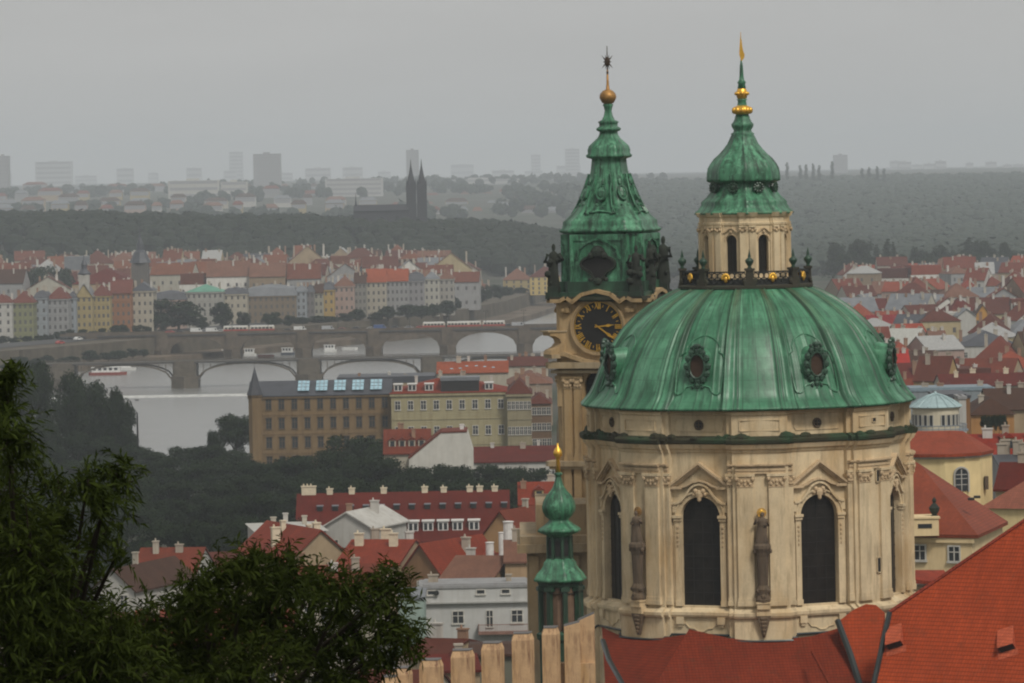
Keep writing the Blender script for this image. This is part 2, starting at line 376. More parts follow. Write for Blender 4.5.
def arch_panel(mb, M4, W, z0, z1, ow, oz0, zs, depth, mi=0, seg=12):
    """wall panel in the local xz plane with a round-headed opening and its reveal"""
    arc = [(-ow * cos(pi * i / seg), zs + ow * sin(pi * i / seg)) for i in range(seg + 1)]
    def q(*p): mb.add([(x, 0, z) for x, z in p], [tuple(range(len(p)))], mi, M4)
    q((-W, z0), (-ow, z0), (-ow, zs), (-W, zs)); q((ow, z0), (W, z0), (W, zs), (ow, zs))
    if oz0 > z0: q((-ow, z0), (ow, z0), (ow, oz0), (-ow, oz0))
    q((-W, zs), (-ow, zs), (-ow, z1), (-W, z1)); q((ow, zs), (W, zs), (W, z1), (ow, z1))
    for i in range(seg):
        a, b = arc[i], arc[i + 1]; q(a, b, (b[0], z1), (a[0], z1))
    path = [(-ow, oz0)] + arc + [(ow, oz0)]
    for a, b in zip(path, path[1:] + path[:1]):
        mb.add([(a[0], 0, a[1]), (a[0], depth, a[1]), (b[0], depth, b[1]), (b[0], 0, b[1])], [(0, 1, 2, 3)], mi, M4)
def arch_pane(mb, M4, ow, oz0, zs, y, mi=0, seg=12):
    pts = [(-ow, y, oz0), (ow, y, oz0)] + [(ow * cos(pi * i / seg), y, zs + ow * sin(pi * i / seg)) for i in range(seg + 1)]
    mb.add(pts, [tuple(range(len(pts)))], mi, M4)
def blobs(mb, pts, mi=0, M4=None, n=6):
    """small rounded lumps: (x,y,z,r or (rx,ry,rz))"""
    for x, y, z, r in pts:
        rx, ry, rz = r if isinstance(r, tuple) else (r, r, r); v = [(x, y, z - rz)]; f = []
        lv = (-0.55, 0.2, 0.75)
        for a in lv:
            q = sqrt(1 - a * a)
            for k in range(n): v.append((x + rx * q * cos(2 * pi * k / n), y + ry * q * sin(2 * pi * k / n), z + rz * a))
        v.append((x, y, z + rz))
        for k in range(n): f.append((0, 1 + (k + 1) % n, 1 + k))
        for i in range(len(lv) - 1):
            for k in range(n): f.append((1 + i * n + k, 1 + i * n + (k + 1) % n, 1 + (i + 1) * n + (k + 1) % n, 1 + (i + 1) * n + k))
        b = 1 + (len(lv) - 1) * n
        for k in range(n): f.append((b + k, b + (k + 1) % n, len(v) - 1))
        mb.add(v, f, mi, M4)
def bar2(mb, a, b, th, y0, y1, mi=0, M4=None):
    """a bar in the local xz plane from a to b, thickness th downwards-normal"""
    dx, dz = b[0] - a[0], b[1] - a[1]; L = sqrt(dx * dx + dz * dz) or 1; nx, nz = -dz / L * th, dx / L * th
    mb.xz([a, b, (b[0] + nx, b[1] + nz), (a[0] + nx, a[1] + nz)], y0, y1, mi, M4)
def strip(mb, pts, th, y0, y1, mi=0, M4=None):
    for a, b in zip(pts, pts[1:]): bar2(mb, a, b, th, y0, y1, mi, M4)

M['domecopper'] = copper(seams=(T0 / (2 * pi) * 75, 75 / 8))
M['copperframe'] = copper(light=(0.055, 0.14, 0.085), mid=(0.016, 0.04, 0.026), dk=0.7)
CB = 16.0
church = thing('domed_church', 'pale baroque church with a ribbed green copper dome, lantern and arched drum windows', 'church', (17.2, 330, CB))
def cpart(mb, name, mats, smooth=False, parent=None):
    return mb.build(name, mats, parent or church, smooth, None if parent else (0, 0, -CB))
OUT = ring_outline(11.8, R(9.7), 11.5, R(11.6), 10.95)
mb = MB()
sweep_ring(mb, OUT, [(30, 0.38), (41.2, 0.38), (41.35, 0.30), (43.3, 0.28), (43.35, 0.46), (43.5, 0.53), (43.7, 0.53), (43.8, 0.3), (43.95, 0.12), (44.0, 0.0), (44.1, 0.0), (55.0, 0), (55.05, 0.10), (55.2, 0.14), (55.3, 0.3), (55.55, 0.42), (55.62, 0.46)], skip=(44.1, 55.0))
sweep_ring(mb, OUT, [(56.1, 0.0), (57.65, 0.0), (57.7, 0.1), (57.85, 0.12), (57.95, 0.25), (58.0, -0.3)], mi=0)
hw = 10.95 * math.tan(R(10.9))
for k in range(8):
    t = T0 + pi / 8 + k * pi / 4
    arch_panel(mb, frame(t, 10.95), hw, 44.1, 55.0, 1.46, 44.12, 50.42, 0.42)
drum = cpart(mb, 'drum', M['church'])
# mossy cornice slab
mb = MB(); sweep_ring(mb, OUT, [(55.62, 0.46), (55.72, 0.56), (55.92, 0.60), (56.0, 0.56), (56.2, -0.02)], mi=0)
for i in range(230):   # tufts of moss and weeds on the ledge
    t = random.uniform(0, 2 * pi); d = (t - T0 + pi / 8) % (pi / 4) - pi / 8
    if abs(abs(d) - R(11)) > R(3.5) and random.random() < 0.72: continue
    r = 11.1 + random.uniform(0.1, 0.5) + (0.6 if abs(d) < R(10) else 0)
    s_ = random.uniform(0.08, 0.34); blobs(mb, [(0, 0, 56.08, (s_ * 1.8, s_ * .8, s_ * random.uniform(.6, 1.5)))], 0, frame(t, r), 5)
cpart(mb, 'cornice', M['moss'])
# piers: pilasters with capitals, entablature blocks
def pil(mb, M4, w_, z0, z1, d):
    mb.box(-w_ / 2 - .08, w_ / 2 + .08, -d - .08, 0.1, z0, z0 + .3, 0, M4); mb.box(-w_ / 2 - .04, w_ / 2 + .04, -d - .04, .1, z0 + .3, z0 + .55, 0, M4)
    mb.box(-w_ / 2, w_ / 2, -d, 0.1, z0 + .55, z1 - .95, 0, M4); zc = z1 - .95
    mb.box(-w_ / 2 - .03, w_ / 2 + .03, -d - .04, .1, zc, zc + .08, 1, M4)
    v = []; 
    for z, e in ((zc + .08, -.02), (zc + .72, .10)):
        v += [(-w_ / 2 - e, -d - e, z), (w_ / 2 + e, -d - e, z), (w_ / 2 + e, .1, z), (-w_ / 2 - e, .1, z)]
    mb.add(v, [(0, 1, 5, 4), (1, 2, 6, 5), (3, 0, 4, 7), (4, 5, 6, 7)], 1, M4)
    mb.box(-w_ / 2 - .14, w_ / 2 + .14, -d - .16, .1, zc + .76, z1, 0, M4)
    bl = [(sx * (w_ / 2), -d - .08, zc + .6, (.17, .14, .17)) for sx in (-1, 1)]
    bl += [(sx * w_ * .22, -d - .06, zc + .42, (.11, .1, .14)) for sx in (-1, 0, 1)] + [(sx * w_ * .34, -d - .05, zc + .22, (.12, .09, .13)) for sx in (-1, 1)] + [(0, -d - .05, zc + .2, (.11, .09, .13))]
    blobs(mb, bl, 1, M4, 6)
for k in range(8):
    c = T0 + k * pi / 4
    for dd, ww in ((-5.4, 1.15), (5.4, 1.15)):
        mb = MB(); pil(mb, frame(c + R(dd), 11.78), ww, 44.2, 53.55, 0.2); cpart(mb, 'pilaster', [M['church'], M['trim']], parent=drum)
    for sgn in (-1, 1):
        mb = MB(); pil(mb, frame(c + sgn * R(10.65), 11.5), 0.42, 44.2, 53.55, 0.1); cpart(mb, 'side_pilaster', [M['church'], M['trim']], parent=drum)
    mb = MB()   # entablature block over the pilaster pair, and recessed frame above it, panel on the attic
    for j in range(8):
        a0 = -11.2 + 22.4 * j / 8; M4 = frame(c + R(a0 + 1.4), 11.8 if abs(a0 + 1.4) < 9 else 11.5)
        for z0, z1, d in ((53.55, 53.75, .16), (53.75, 53.95, .22), (54.02, 54.12, .30), (54.12, 54.22, .38)): mb.box(-.32, .32, -d, .1, z0, z1, 0, M4)
    cpart(mb, 'entablature', M['trim'], parent=drum)
    mb = MB(); M4 = frame(c, 11.76)
    fr = [(-1.45, 56.55), (1.45, 56.55), (1.45, 57.35), (-1.45, 57.35), (-1.45, 56.55)]
    strip(mb, fr, .05, -.05, .05, 0, M4)
    cpart(mb, 'attic_panel', M['church'], parent=drum)
for k in range(8):
    t = T0 + pi / 8 + k * pi / 4; M4 = frame(t, 10.95)
    mb = MB(); fr = [(-1.7, 56.5), (1.7, 56.5), (1.85, 56.75), (1.85, 57.2), (1.7, 57.45), (-1.7, 57.45), (-1.85, 57.2), (-1.85, 56.75), (-1.7, 56.5)]
    strip(mb, fr, .05, -.06, .05, 0, M4)
    cpart(mb, 'attic_panel', M['church'], parent=drum)
    mb = MB()
    ring = [(0.3 * cos(2 * pi * i / 16), -.06, 56.98 + 0.3 * sin(2 * pi * i / 16)) for i in range(17)]
    mb.tube([M4 @ Vector(p) for p in ring], .075, 5, 0, False)
    mb.add([(0.27 * cos(2 * pi * i / 16), -.03, 56.98 + .27 * sin(2 * pi * i / 16)) for i in range(16)], [tuple(range(16))], 1, M4)
    mb.box(-.03, .03, -.1, 0, 56.72, 57.24, 0, M4); mb.box(-.26, .26, -.1, 0, 56.95, 57.01, 0, M4)
    cpart(mb, 'round_vent', [M['statue'], M['black']], parent=drum)
    # window: glazing with leading, sill, surround, pediment
    mb = MB(); arch_pane(mb, M4, 1.49, 44.1, 50.42, .38)
    for x in (-.72, 0, .72): mb.box(x - .02, x + .02, .34, .38, 44.12, 51.6 - abs(x) * .45, 1, M4)
    for i in range(8): mb.box(-1.46, 1.46, .33, .38, 45.0 + i * .86, 45.035 + i * .86, 1, M4)
    win = cpart(mb, 'drum_window', [M['glass'], M['lead']])
    mb = MB(); D = -.16
    for sx in (-1, 1):
        x0, x1 = sorted((sx * 1.48, sx * 1.9)); mb.box(x0, x1, D, .05, 44.1, 50.15, 0, M4)
        mb.box(x0 - .02, x1 + .06, D - .05, .05, 44.1, 44.5, 0, M4)
        mb.box(x0 - .07, x1 + .07, D - .10, .05, 50.15, 50.32, 0, M4); mb.box(x0 - .12, x1 + .12, D - .18, .05, 50.36, 50.55, 0, M4)
        mb.box(x0, x1, D + .03, .05, 50.55, 51.3, 0, M4)
        xm = (x0 + x1) / 2
        blobs(mb, [(xm, D - .03, 49.7 - i * .32, (.09 - .01 * i, .06, .13)) for i in range(5)], 1, M4, 5)
        x0, x1 = sorted((sx * 1.93, sx * 2.06)); mb.box(x0, x1, -.08, .05, 44.1, 51.2, 0, M4)
    arc = [(1.47 * cos(pi * i / 16), 50.42 + 1.47 * sin(pi * i / 16)) for i in range(17)]
    strip(mb, arc, -.28, D + .05, .05, 0, M4); strip(mb, [(1.78 * cos(pi * i / 16), 50.42 + 1.78 * sin(pi * i / 16)) for i in range(17)], -.1, D - .06, .05, 0, M4)
    for sx in (-1, 1):   # swept hood
        hood = [(sx * 2.0, 51.35), (sx * 1.75, 51.32), (sx * 1.35, 51.5), (sx * .95, 51.95), (sx * .65, 52.4), (sx * .35, 52.62), (0, 52.7)]
        strip(mb, hood, sx * -.14, D - .12, .05, 0, M4)
        mb.box(*sorted((sx * 1.78, sx * 2.06)), -.2, .05, 50.75, 51.32, 0, M4)
    blobs(mb, [(0, -.25, 52.05, (.30, .16, .34)), (-.28, -.22, 52.3, .18), (.28, -.22, 52.3, .18), (0, -.25, 51.75, (.16, .14, .25)), (-.42, -.2, 52.05, .13), (.42, -.2, 52.05, .13)], 1, M4, 7)
    sur = cpart(mb, 'window_surround', [M['church'], M['trim']], parent=win)
    mb = MB()
    for sx in (-1, 1):
        a, b = (sx * 2.15, 52.62), (0, 54.18)
        if sx < 0: a, b = a, b
        for th0, th1, d in ((0, .16, .42), (-.14, 0, .3), (-.26, -.14, .2)):
            p0 = (a[0], a[1] + th0); p1 = (0, b[1] + th0)
            mb.xz([p0, p1, (0, b[1] + th1 + .02), (a[0], a[1] + th1 + .02)][::(1 if sx > 0 else -1)], -d, .05, 0, M4)
        x0, x1 = sorted((sx * 2.15, sx * 1.3)); mb.box(x0, x1, -.36, .05, 52.42, 52.60, 0, M4)
        cur = [(sx * 1.3, 52.5), (sx * .9, 52.62), (sx * .5, 52.85), (0, 52.95)]
        strip(mb, cur, sx * -.12, -.3, .05, 0, M4)
    cpart(mb, 'pediment', M['trim'], parent=win)
    mb = MB()   # apron below the ledge: little brackets and a carved line
    for sx in (-1, 1): mb.box(sx * 1.55 - .28, sx * 1.55 + .28, -.5, -.1, 42.85, 43.35, 0, M4); mb.box(sx * 1.55 - .18, sx * 1.55 + .18, -.42, -.1, 42.65, 42.85, 0, M4)
    ap = [(-1.2, 42.9), (-.9, 42.55), (-.5, 42.5), (-.2, 42.3), (.2, 42.3), (.5, 42.5), (.9, 42.55), (1.2, 42.9)]
    strip(mb, ap, .05, -.36, -.2, 0, M4)
    cpart(mb, 'apron', M['church'], parent=win)
# small openings in the right-hand pier (the stair)
for td, z, w_, h_, rr in ((1.6, 53.0, .28, .85, 11.86), (1.6, 46.6, .36, 1.0, 11.84), (0.6, 57.0, .38, .26, 11.80)):
    c = T0 + pi / 4; M4 = frame(c + R(td), rr)
    mb = MB(); mb.box(-w_ / 2, w_ / 2, -.03, .05, z - h_ / 2, z + h_ / 2, 0, M4)
    fr = [(-w_ / 2, z - h_ / 2), (w_ / 2, z - h_ / 2), (w_ / 2, z + h_ / 2), (-w_ / 2, z + h_ / 2), (-w_ / 2, z - h_ / 2)]
    strip(mb, fr, -.06, -.07, .03, 1, M4); cpart(mb, 'stair_opening', [M['black'], M['church']])

# dome shell
DP = [(12.12, 58.02), (12.16, 58.16), (11.95, 58.36), (11.5, 58.8), (11.2, 59.3), (10.92, 59.95), (10.62, 60.7), (10.12, 61.7), (9.5, 62.7), (8.85, 63.6), (8.05, 64.4), (7.2, 65.08), (6.2, 65.72), (5.2, 66.25), (4.2, 66.62)]
DPS = catmull(DP, 5)
def rdome(z):
    for (r0, z0), (r1, z1) in zip(DPS[8:], DPS[9:]):
        if z0 <= z <= z1: return r0 + (r1 - r0) * (z - z0) / (z1 - z0 + 1e-9)
    return DPS[-1][0] if z > 60 else DPS[0][0]
def dadd(t, z, r):
    d = (t - T0 + pi / 8) % (pi / 4) - pi / 8; ad = abs(d) * 180 / pi; fade = min(1, max(0, (z - 57.9) / .8)); a = 0
    if ad < 7.5: a += .15
    elif ad < 12.7: a += .09
    for c, hgt, wd in ((7.7, .10, .5), (12.3, .12, .6), (9.2, .05, .35), (13.6, -.06, .5)):
        a += hgt * 1.9 * math.exp(-((ad - c) / wd) ** 2)
    s_ = (d * 180 / pi + 22.5) % 5.625; s_ = min(s_, 5.625 - s_)
    if 8 < ad: a += .07 * math.exp(-(s_ / .3) ** 2)
    if ad > 20.9 and z > 59.5: a += .035
    return a * (.35 + .65 * fade)
ND = 960; v = []; f = []; uvs = []; arc = 0
for i, (r, z) in enumerate(DPS):
    for k in range(ND):
        t = 2 * pi * k / ND; q = r + dadd(t, z, r); v.append((q * sin(t), -q * cos(t), z))
al = [0]
for a, b in zip(DPS, DPS[1:]): al.append(al[-1] + sqrt((a[0] - b[0]) ** 2 + (a[1] - b[1]) ** 2))
for i in range(len(DPS) - 1):
    for k in range(ND):
        f.append((i * ND + k, i * ND + (k + 1) % ND, (i + 1) * ND + (k + 1) % ND, (i + 1) * ND + k))
        u0, u1 = k / ND * 75, (k + 1) / ND * 75; uvs.append([(u0, al[i]), (u1, al[i]), (u1, al[i + 1]), (u0, al[i + 1])])
mb = MB(); mb.add(v, f, 0, None, uvs); dome = cpart(mb, 'dome', M['domecopper'], True)
for k in range(8):
    t = T0 + pi / 8 + k * pi / 4; M4 = frame(t, 0, 61.15)
    def surf(x, z):      # on the dome skin, x metres along the tangent
        r = rdome(z) + .05; return Vector((r * sin(t + x / r), -r * cos(t + x / r), z))
    mb = MB()
    # barrel of the dormer with a smooth hood flowing back into the dome
    for yy0, yy1, s0, s1 in ((-9.0, -10.9, 1.15, 1.0), (-10.9, -11.05, 1.0, .92)):
        n = 20; vv = [(.78 * s_ * cos(2 * pi * i / n), y, 1.15 * s_ * sin(2 * pi * i / n)) for y, s_ in ((yy0, s0), (yy1, s1)) for i in range(n)]
        mb.add(vv, [(i, (i + 1) % n, n + (i + 1) % n, n + i) for i in range(n)], 0, M4)
    dm = cpart(mb, 'dormer', M['copper'], True)
    mb = MB()
    for i in range(12):
        a = 2 * pi * i / 12; blobs(mb, [(.78 * cos(a), -11.06, 1.08 * sin(a), (.27, .17, .30))], 0, M4, 6)
    mb.tube([M4 @ Vector((.58 * cos(2 * pi * i / 20), -11.18, .86 * sin(2 * pi * i / 20))) for i in range(21)], .08, 5, 0, False)
    blobs(mb, [(0, -11.1, 1.42, (.34, .2, .2)), (-.4, -11.05, 1.3, .16), (.4, -11.05, 1.3, .16), (0, -11.1, -1.4, (.22, .16, .26)), (0, -11.1, -1.75, (.13, .12, .2)), (-.35, -11.1, -1.5, .14), (.35, -11.1, -1.5, .14)], 0, M4, 6)
    cpart(mb, 'dormer_frame', M['copperframe'], parent=dm)
    mb = MB(); mb.add([(.6 * cos(2 * pi * i / 20), -11.02, .95 * sin(2 * pi * i / 20)) for i in range(20)], [tuple(range(20))], 0, M4)
    cpart(mb, 'louvre', plainm('louvre_wood', (.05, .028, .016), .8), parent=dm)
    mb = MB()
    cont = [(-1.7, 59.35), (-1.75, 60.3), (-1.75, 61.3), (-1.6, 61.9), (-1.25, 62.1), (-1.2, 62.5), (-.75, 63.0), (0, 63.25), (.75, 63.0), (1.2, 62.5), (1.25, 62.1), (1.6, 61.9), (1.75, 61.3), (1.75, 60.3), (1.7, 59.35)]
    mb.tube([surf(x, z) for x, z in catmull(cont, 3)], .055, 5)
    low = [(-1.7, 59.35), (-1.5, 59.15), (-1.1, 59.3), (-.9, 59.65), (-.5, 59.75), (0, 59.95), (.5, 59.75), (.9, 59.65), (1.1, 59.3), (1.5, 59.15), (1.7, 59.35)]
    mb.tube([surf(x, z) for x, z in catmull(low, 3)], .065, 5)
    cpart(mb, 'moulding', M['copper'], parent=dm)
# balcony round the lantern
mb = MB(); mb.lathe([(4.0, 66.2), (4.75, 66.3), (4.95, 66.45), (4.95, 66.62), (4.75, 66.7), (3.0, 66.72)], 48, 0, 0, 0)
M['balcony'] = stone((0.05, 0.045, 0.032), stain=(0.012, 0.012, 0.01), ochre=(0.03, 0.06, 0.035), oc=0.5)
balc = cpart(mb, 'balcony', M['balcony'])
for k in range(8):
    c = T0 + k * pi / 4; M4 = frame(c, 4.62)
    mb = MB(); mb.box(-.27, .27, -.2, .25, 66.6, 67.75, 0, M4); mb.box(-.36, .36, -.27, .3, 67.75, 67.92, 0, M4); mb.box(-.42, .42, -.27, .3, 66.6, 66.85, 0, M4); blobs(mb, [(sx * .36, -.1, 66.95, (.2, .15, .25)) for sx in (-1, 1)], 0, M4, 6)
    cpart(mb, 'pedestal', M['balcony'], parent=balc)
    mb = MB(); p = M4 @ Vector((0, 0, 0)); mb.lathe([(.2, 67.92), (.12, 68.02), (.14, 68.1), (.3, 68.35), (.33, 68.5), (.2, 68.62), (.1, 68.7), (.12, 68.78), (.04, 69.15), (.01, 69.3)], 10, p.x, p.y)
    cpart(mb, 'urn', M['copperframe'], True, parent=balc)
    M4 = frame(c + pi / 8, 4.35); mb = MB()
    mb.box(-1.45, 1.45, -.05, .05, 67.6, 67.7, 0, M4); mb.box(-1.45, 1.45, -.05, .05, 66.7, 66.82, 0, M4)
    for j in range(7):
        x = -1.32 + j * .44
        if abs(x) < .1: continue
        for rr, zz in ((.2, 67.38), (.16, 67.0)):
            mb.tube([M4 @ Vector((x + rr * cos(a_), -.02, zz + rr * sin(a_))) for a_ in [i * pi / 5 for i in range(11)]], .04, 4, 0, False)
        mb.box(x - .24, x - .20, -.03, .03, 66.8, 67.65, 0, M4)
    mb.box(-1.4, 1.4, -.02, .02, 66.78, 67.12, 0, M4)
    cpart(mb, 'railing', M['iron'], parent=balc)
    mb = MB()
    for i in range(7):
        a = pi * i / 6; blobs(mb, [(.24 * cos(a), -.12, 67.25 + .25 * sin(a) - .05, (.12, .1, .15))], 0, M4, 6)
    blobs(mb, [(0, -.12, 67.12, (.16, .1, .28))], 0, M4, 8)
    cpart(mb, 'gilt_shell', M['gold'], True, parent=balc)
# lantern
LO = ring_outline(3.32, R(10.5), 3.2, R(12.5), 3.05)
mb = MB(); sweep_ring(mb, LO, [(66.5, .12), (67.2, .12), (67.25, 0), (71.0, 0), (71.05, .08), (71.2, .1), (71.25, 0), (71.6, .0), (71.65, .12), (71.8, .2), (71.95, .28)], skip=(67.25, 71.0))
lw = 3.05 * math.tan(R(9.9))
for k in range(8): arch_panel(mb, frame(T0 + pi / 8 + k * pi / 4, 3.05), lw, 67.25, 71.0, .41, 67.5, 69.9, .35, seg=10)
lant = cpart(mb, 'lantern', M['church'])
for k in range(8):
    t = T0 + pi / 8 + k * pi / 4; M4 = frame(t, 3.05)
    mb = MB(); arch_pane(mb, M4, .43, 67.4, 69.9, .3); mb.box(-.012, .012, .27, .3, 67.5, 70.2, 1, M4)
    for z in (68.1, 68.8, 69.5): mb.box(-.4, .4, .27, .3, z, z + .03, 1, M4)
    cpart(mb, 'lantern_window', [M['glass'], M['lead']], parent=lant)
    mb = MB(); strip(mb, [(.44 * cos(pi * i / 10), 69.9 + .44 * sin(pi * i / 10)) for i in range(11)], -.12, -.07, .03, 0, M4)
    hood = [(-.62, 70.45), (-.4, 70.5), (-.2, 70.7), (0, 70.78), (.2, 70.7), (.4, 70.5), (.62, 70.45)]
    strip(mb, hood, .08, -.16, .03, 0, M4); blobs(mb, [(0, -.1, 70.55, .12)], 0, M4, 6)
    cpart(mb, 'window_hood', M['trim'], parent=lant)
    for dd in (-6, 6):
        mb = MB(); M5 = frame(T0 + k * pi / 4 + R(dd), 3.31); mb.box(-.22, .22, -.08, .05, 67.25, 70.5, 0, M5); mb.box(-.27, .27, -.12, .05, 67.25, 67.5, 0, M5)
        mb.box(-.27, .27, -.14, .05, 70.88, 71.0, 0, M5); blobs(mb, [(-.2, -.1, 70.72, .12), (.2, -.1, 70.72, .12), (0, -.1, 70.62, .12)], 1, M5, 5)
        cpart(mb, 'lantern_pilaster', [M['church'], M['trim']], parent=lant)
def octo(mixv, t0=T0):
    def g(t, z):
        d = (t - t0) % (pi / 4) - pi / 8
        return (1 - mixv) + mixv * cos(pi / 8) / cos(d) + .04 * math.exp(-((abs(d) - pi / 8) / .045) ** 2) + .012 * math.exp(-((abs(d) - pi / 16) / .03) ** 2)
    return g
px = .0733
def zz(y): return 75 - (y - 170.5) * px
prof = [(45.5, 214.5), (48.5, 213.5), (48, 212), (44, 208.5), (41.5, 204), (41.8, 202), (40, 200), (36, 196.5), (32, 191), (29, 187), (28.5, 183), (34, 181.8), (35.8, 180.6), (35.8, 178.6), (35.5, 173), (34.6, 168), (32.5, 164), (28.5, 158.5), (23.5, 154), (19, 149), (15, 143.5), (12.5, 138), (11, 135), (11.4, 133.5), (9, 132), (8.5, 130), (10.5, 126.5), (10.8, 124), (9, 122), (7.5, 119), (7, 116)]
mb = MB(); mb.lathe([(r * px, zz(y)) for r, y in prof], 96, 0, 0, 0, 0, octo(.75))
lr = cpart(mb, 'lantern_roof', M['copper2'], True)
for k in range(8):
    t = T0 + pi / 8 + k * pi / 4; mb = MB(); M4 = frame(t, 2.35, zz(187.5))
    for i in range(10): blobs(mb, [(.36 * cos(2 * pi * i / 10), -.12, .3 * sin(2 * pi * i / 10), .1)], 0, M4, 5)
    blobs(mb, [(0, .05, 0, (.4, .25, .36))], 0, M4, 8); cpart(mb, 'lucarne', M['copperdark'], parent=lr)
mb = MB()
for i in range(10):
    a = 2 * pi * i / 10; blobs(mb, [(.62 * sin(a), -.62 * cos(a), zz(110.5), (.19, .19, .26))], 0, None, 7)
mb.lathe([(.3, zz(115.5)), (.66, zz(113)), (.7, zz(110)), (.6, zz(107)), (.3, zz(105))], 20)
cpart(mb, 'gilt_crown', M['gold'], True, parent=lr)
mb = MB(); mb.lathe([(.5, zz(116.5)), (.34, zz(104)), (.3, zz(101)), (.4, zz(99))], 12); mb.lathe([(.32, zz(88.5)), (.26, zz(84)), (.34, zz(82.5)), (.2, zz(80)), (.16, zz(76)), (.12, zz(66)), (.05, zz(60))], 10)
cpart(mb, 'finial', M['copper2'], True, parent=lr)
mb = MB(); mb.lathe([(.2, zz(100)), (.36, zz(98)), (.44, zz(93.5)), (.34, zz(89)), (.15, zz(87))], 14)
for i in range(8):
    a = 2 * pi * i / 8; blobs(mb, [(.42 * sin(a), -.42 * cos(a), zz(93.5), .14)], 0, None, 6)
cpart(mb, 'gilt_ball', M['gold'], True, parent=lr)
mb = MB(); mb.tube([(0, 0, zz(62)), (0, 0, zz(32))], [.06, .02], 6)
mb.xz([(-.02, zz(62)), (.22, zz(58)), (.26, zz(54.5)), (.16, zz(51)), (.1, zz(46)), (.06, zz(40)), (-.03, zz(36)), (-.1, zz(46)), (-.14, zz(54)), (-.06, zz(58))], -.05, .05)
cpart(mb, 'gilt_flame', M['gold'], parent=lr)

# church roofs round the drum
def ray_plane(pxl, a, n):
    d = P(pxl[0], pxl[1], 1.0) - Vector((0, 0, H)); o = Vector((0, 0, H)); return o + d * ((a - o).dot(n) / d.dot(n))
def wpart(mb, name, mats, parent=church, base=(17.2, 330, CB)):
    o = mb.build(name, mats, parent); o.location = (-base[0], -base[1], -base[2]); return o
NS = 8; rt = 12.1; rb = 21.0; ztop = 41.75; sl_ = .58
mb = MB(); hips = []
angs = [T0 - pi / 8 + i * pi / 4 + R(a) for i, a in zip(range(NS), (-3, 8, 0, 0, 0, 0, 0, 0))]
for i in range(NS):
    a0, a1 = angs[i], angs[(i + 1) % NS] + (2 * pi if i == NS - 1 else 0)
    for j in range(4):
        b0, b1 = a0 + (a1 - a0) * j / 4, a0 + (a1 - a0) * (j + 1) / 4
        def pt(t, r):
            am = (a0 + a1) / 2; hd = r * cos(t - am) if False else r
            rr = r * cos((a1 - a0) / 2) / cos(t - am) if r > 14 else r
            return (rr * sin(t), -rr * cos(t), ztop - (rr * cos(t - am) - rt) * sl_)
        mb.face([pt(b0, rb), pt(b1, rb), pt(b1, rt), pt(b0, rt)])
        mb.face([pt(b0, rb), (pt(b0, rb)[0], pt(b0, rb)[1], 30), (pt(b1, rb)[0], pt(b1, rb)[1], 30), pt(b1, rb)])
    hips.append((Vector(pt(a0, rt)), Vector(pt(a0, rb))))
skirt = cpart(mb, 'skirt_roof', M['skirt'])
bm_ = bmesh.new(); bm_.from_mesh(skirt.data)
for co, no in (((-11.1, 0, 0), (-1, 0, 0)), ((0, 2, 0), (0, 1, 0))):
    bmesh.ops.bisect_plane(bm_, geom=bm_.verts[:] + bm_.edges[:] + bm_.faces[:], plane_co=co, plane_no=no, clear_outer=True)
bm_.to_mesh(skirt.data); bm_.free()
# dark flashing where roof meets the drum
mb = MB()
fl = []
for t, r, g in OUT: q = r + .44; fl.append((q * sin(t), -q * cos(t), ztop - (q - rt) * sl_ + .06))
mb.tube(fl + fl[:1], .09, 5, 0, False)
cpart(mb, 'flashing', M['valley'], parent=skirt)
# ------------------------------------------------------------------ figures in stone
def statue_mesh(mb, x, y, z, h, M4=None, mi=0, rng=None, cross=False, rs=1.0):
    """a draped standing figure, about h high"""
    rng = rng or random.Random(int(abs(x * 100 + y * 7)) + 3)
    k = h / 1.9; ph = rng.uniform(0, 6); lean = rng.uniform(-.05, .05); n = 14; v = []; f = []
    prof = [(.36, 0), (.38, .12), (.33, .5), (.30, .85), (.27, 1.05), (.30, 1.3), (.27, 1.48), (.13, 1.56), (.08, 1.6), (.11, 1.68), (.125, 1.76), (.10, 1.86), (.03, 1.92)]
    for r, zz_ in prof:
        for j in range(n):
            t = 2 * pi * j / n; q = r * rs * (1 + (.16 * sin(3 * t + ph + zz_ * 2) if zz_ < 1.3 else 0))
            v.append((x + k * (q * 1.05 * cos(t) + lean * zz_), y + k * (q * .8 * sin(t)), z + k * zz_))
    for i in range(len(prof) - 1):
        for j in range(n): f.append((i * n + j, i * n + (j + 1) % n, (i + 1) * n + (j + 1) % n, (i + 1) * n + j))
    mb.add(v, f, mi, M4)
    side = rng.choice((-1, 1))
    def tb(pts, r):
        pts = [Vector((x + k * a, y + k * b, z + k * c)) for a, b, c in pts]
        if M4 is not None: pts = [M4 @ p for p in pts]
        mb.tube(pts, [q * k for q in r], 6, mi)
    tb([(side * .26, 0, 1.45), (side * .45, -.08, 1.2), (side * .35, -.3, 1.35 + rng.uniform(-.1, .25))], [.10, .085, .06])
    tb([(-side * .26, 0, 1.45), (-side * .38, -.1, 1.1), (-side * .1, -.32, 1.1)], [.10, .085, .06])
    if cross: tb([(side * .42, -.3, .2), (side * .40, -.3, 2.5)], [.035, .03]); tb([(side * .2, -.3, 2.2), (side * .62, -.3, 2.2)], [.03, .03])

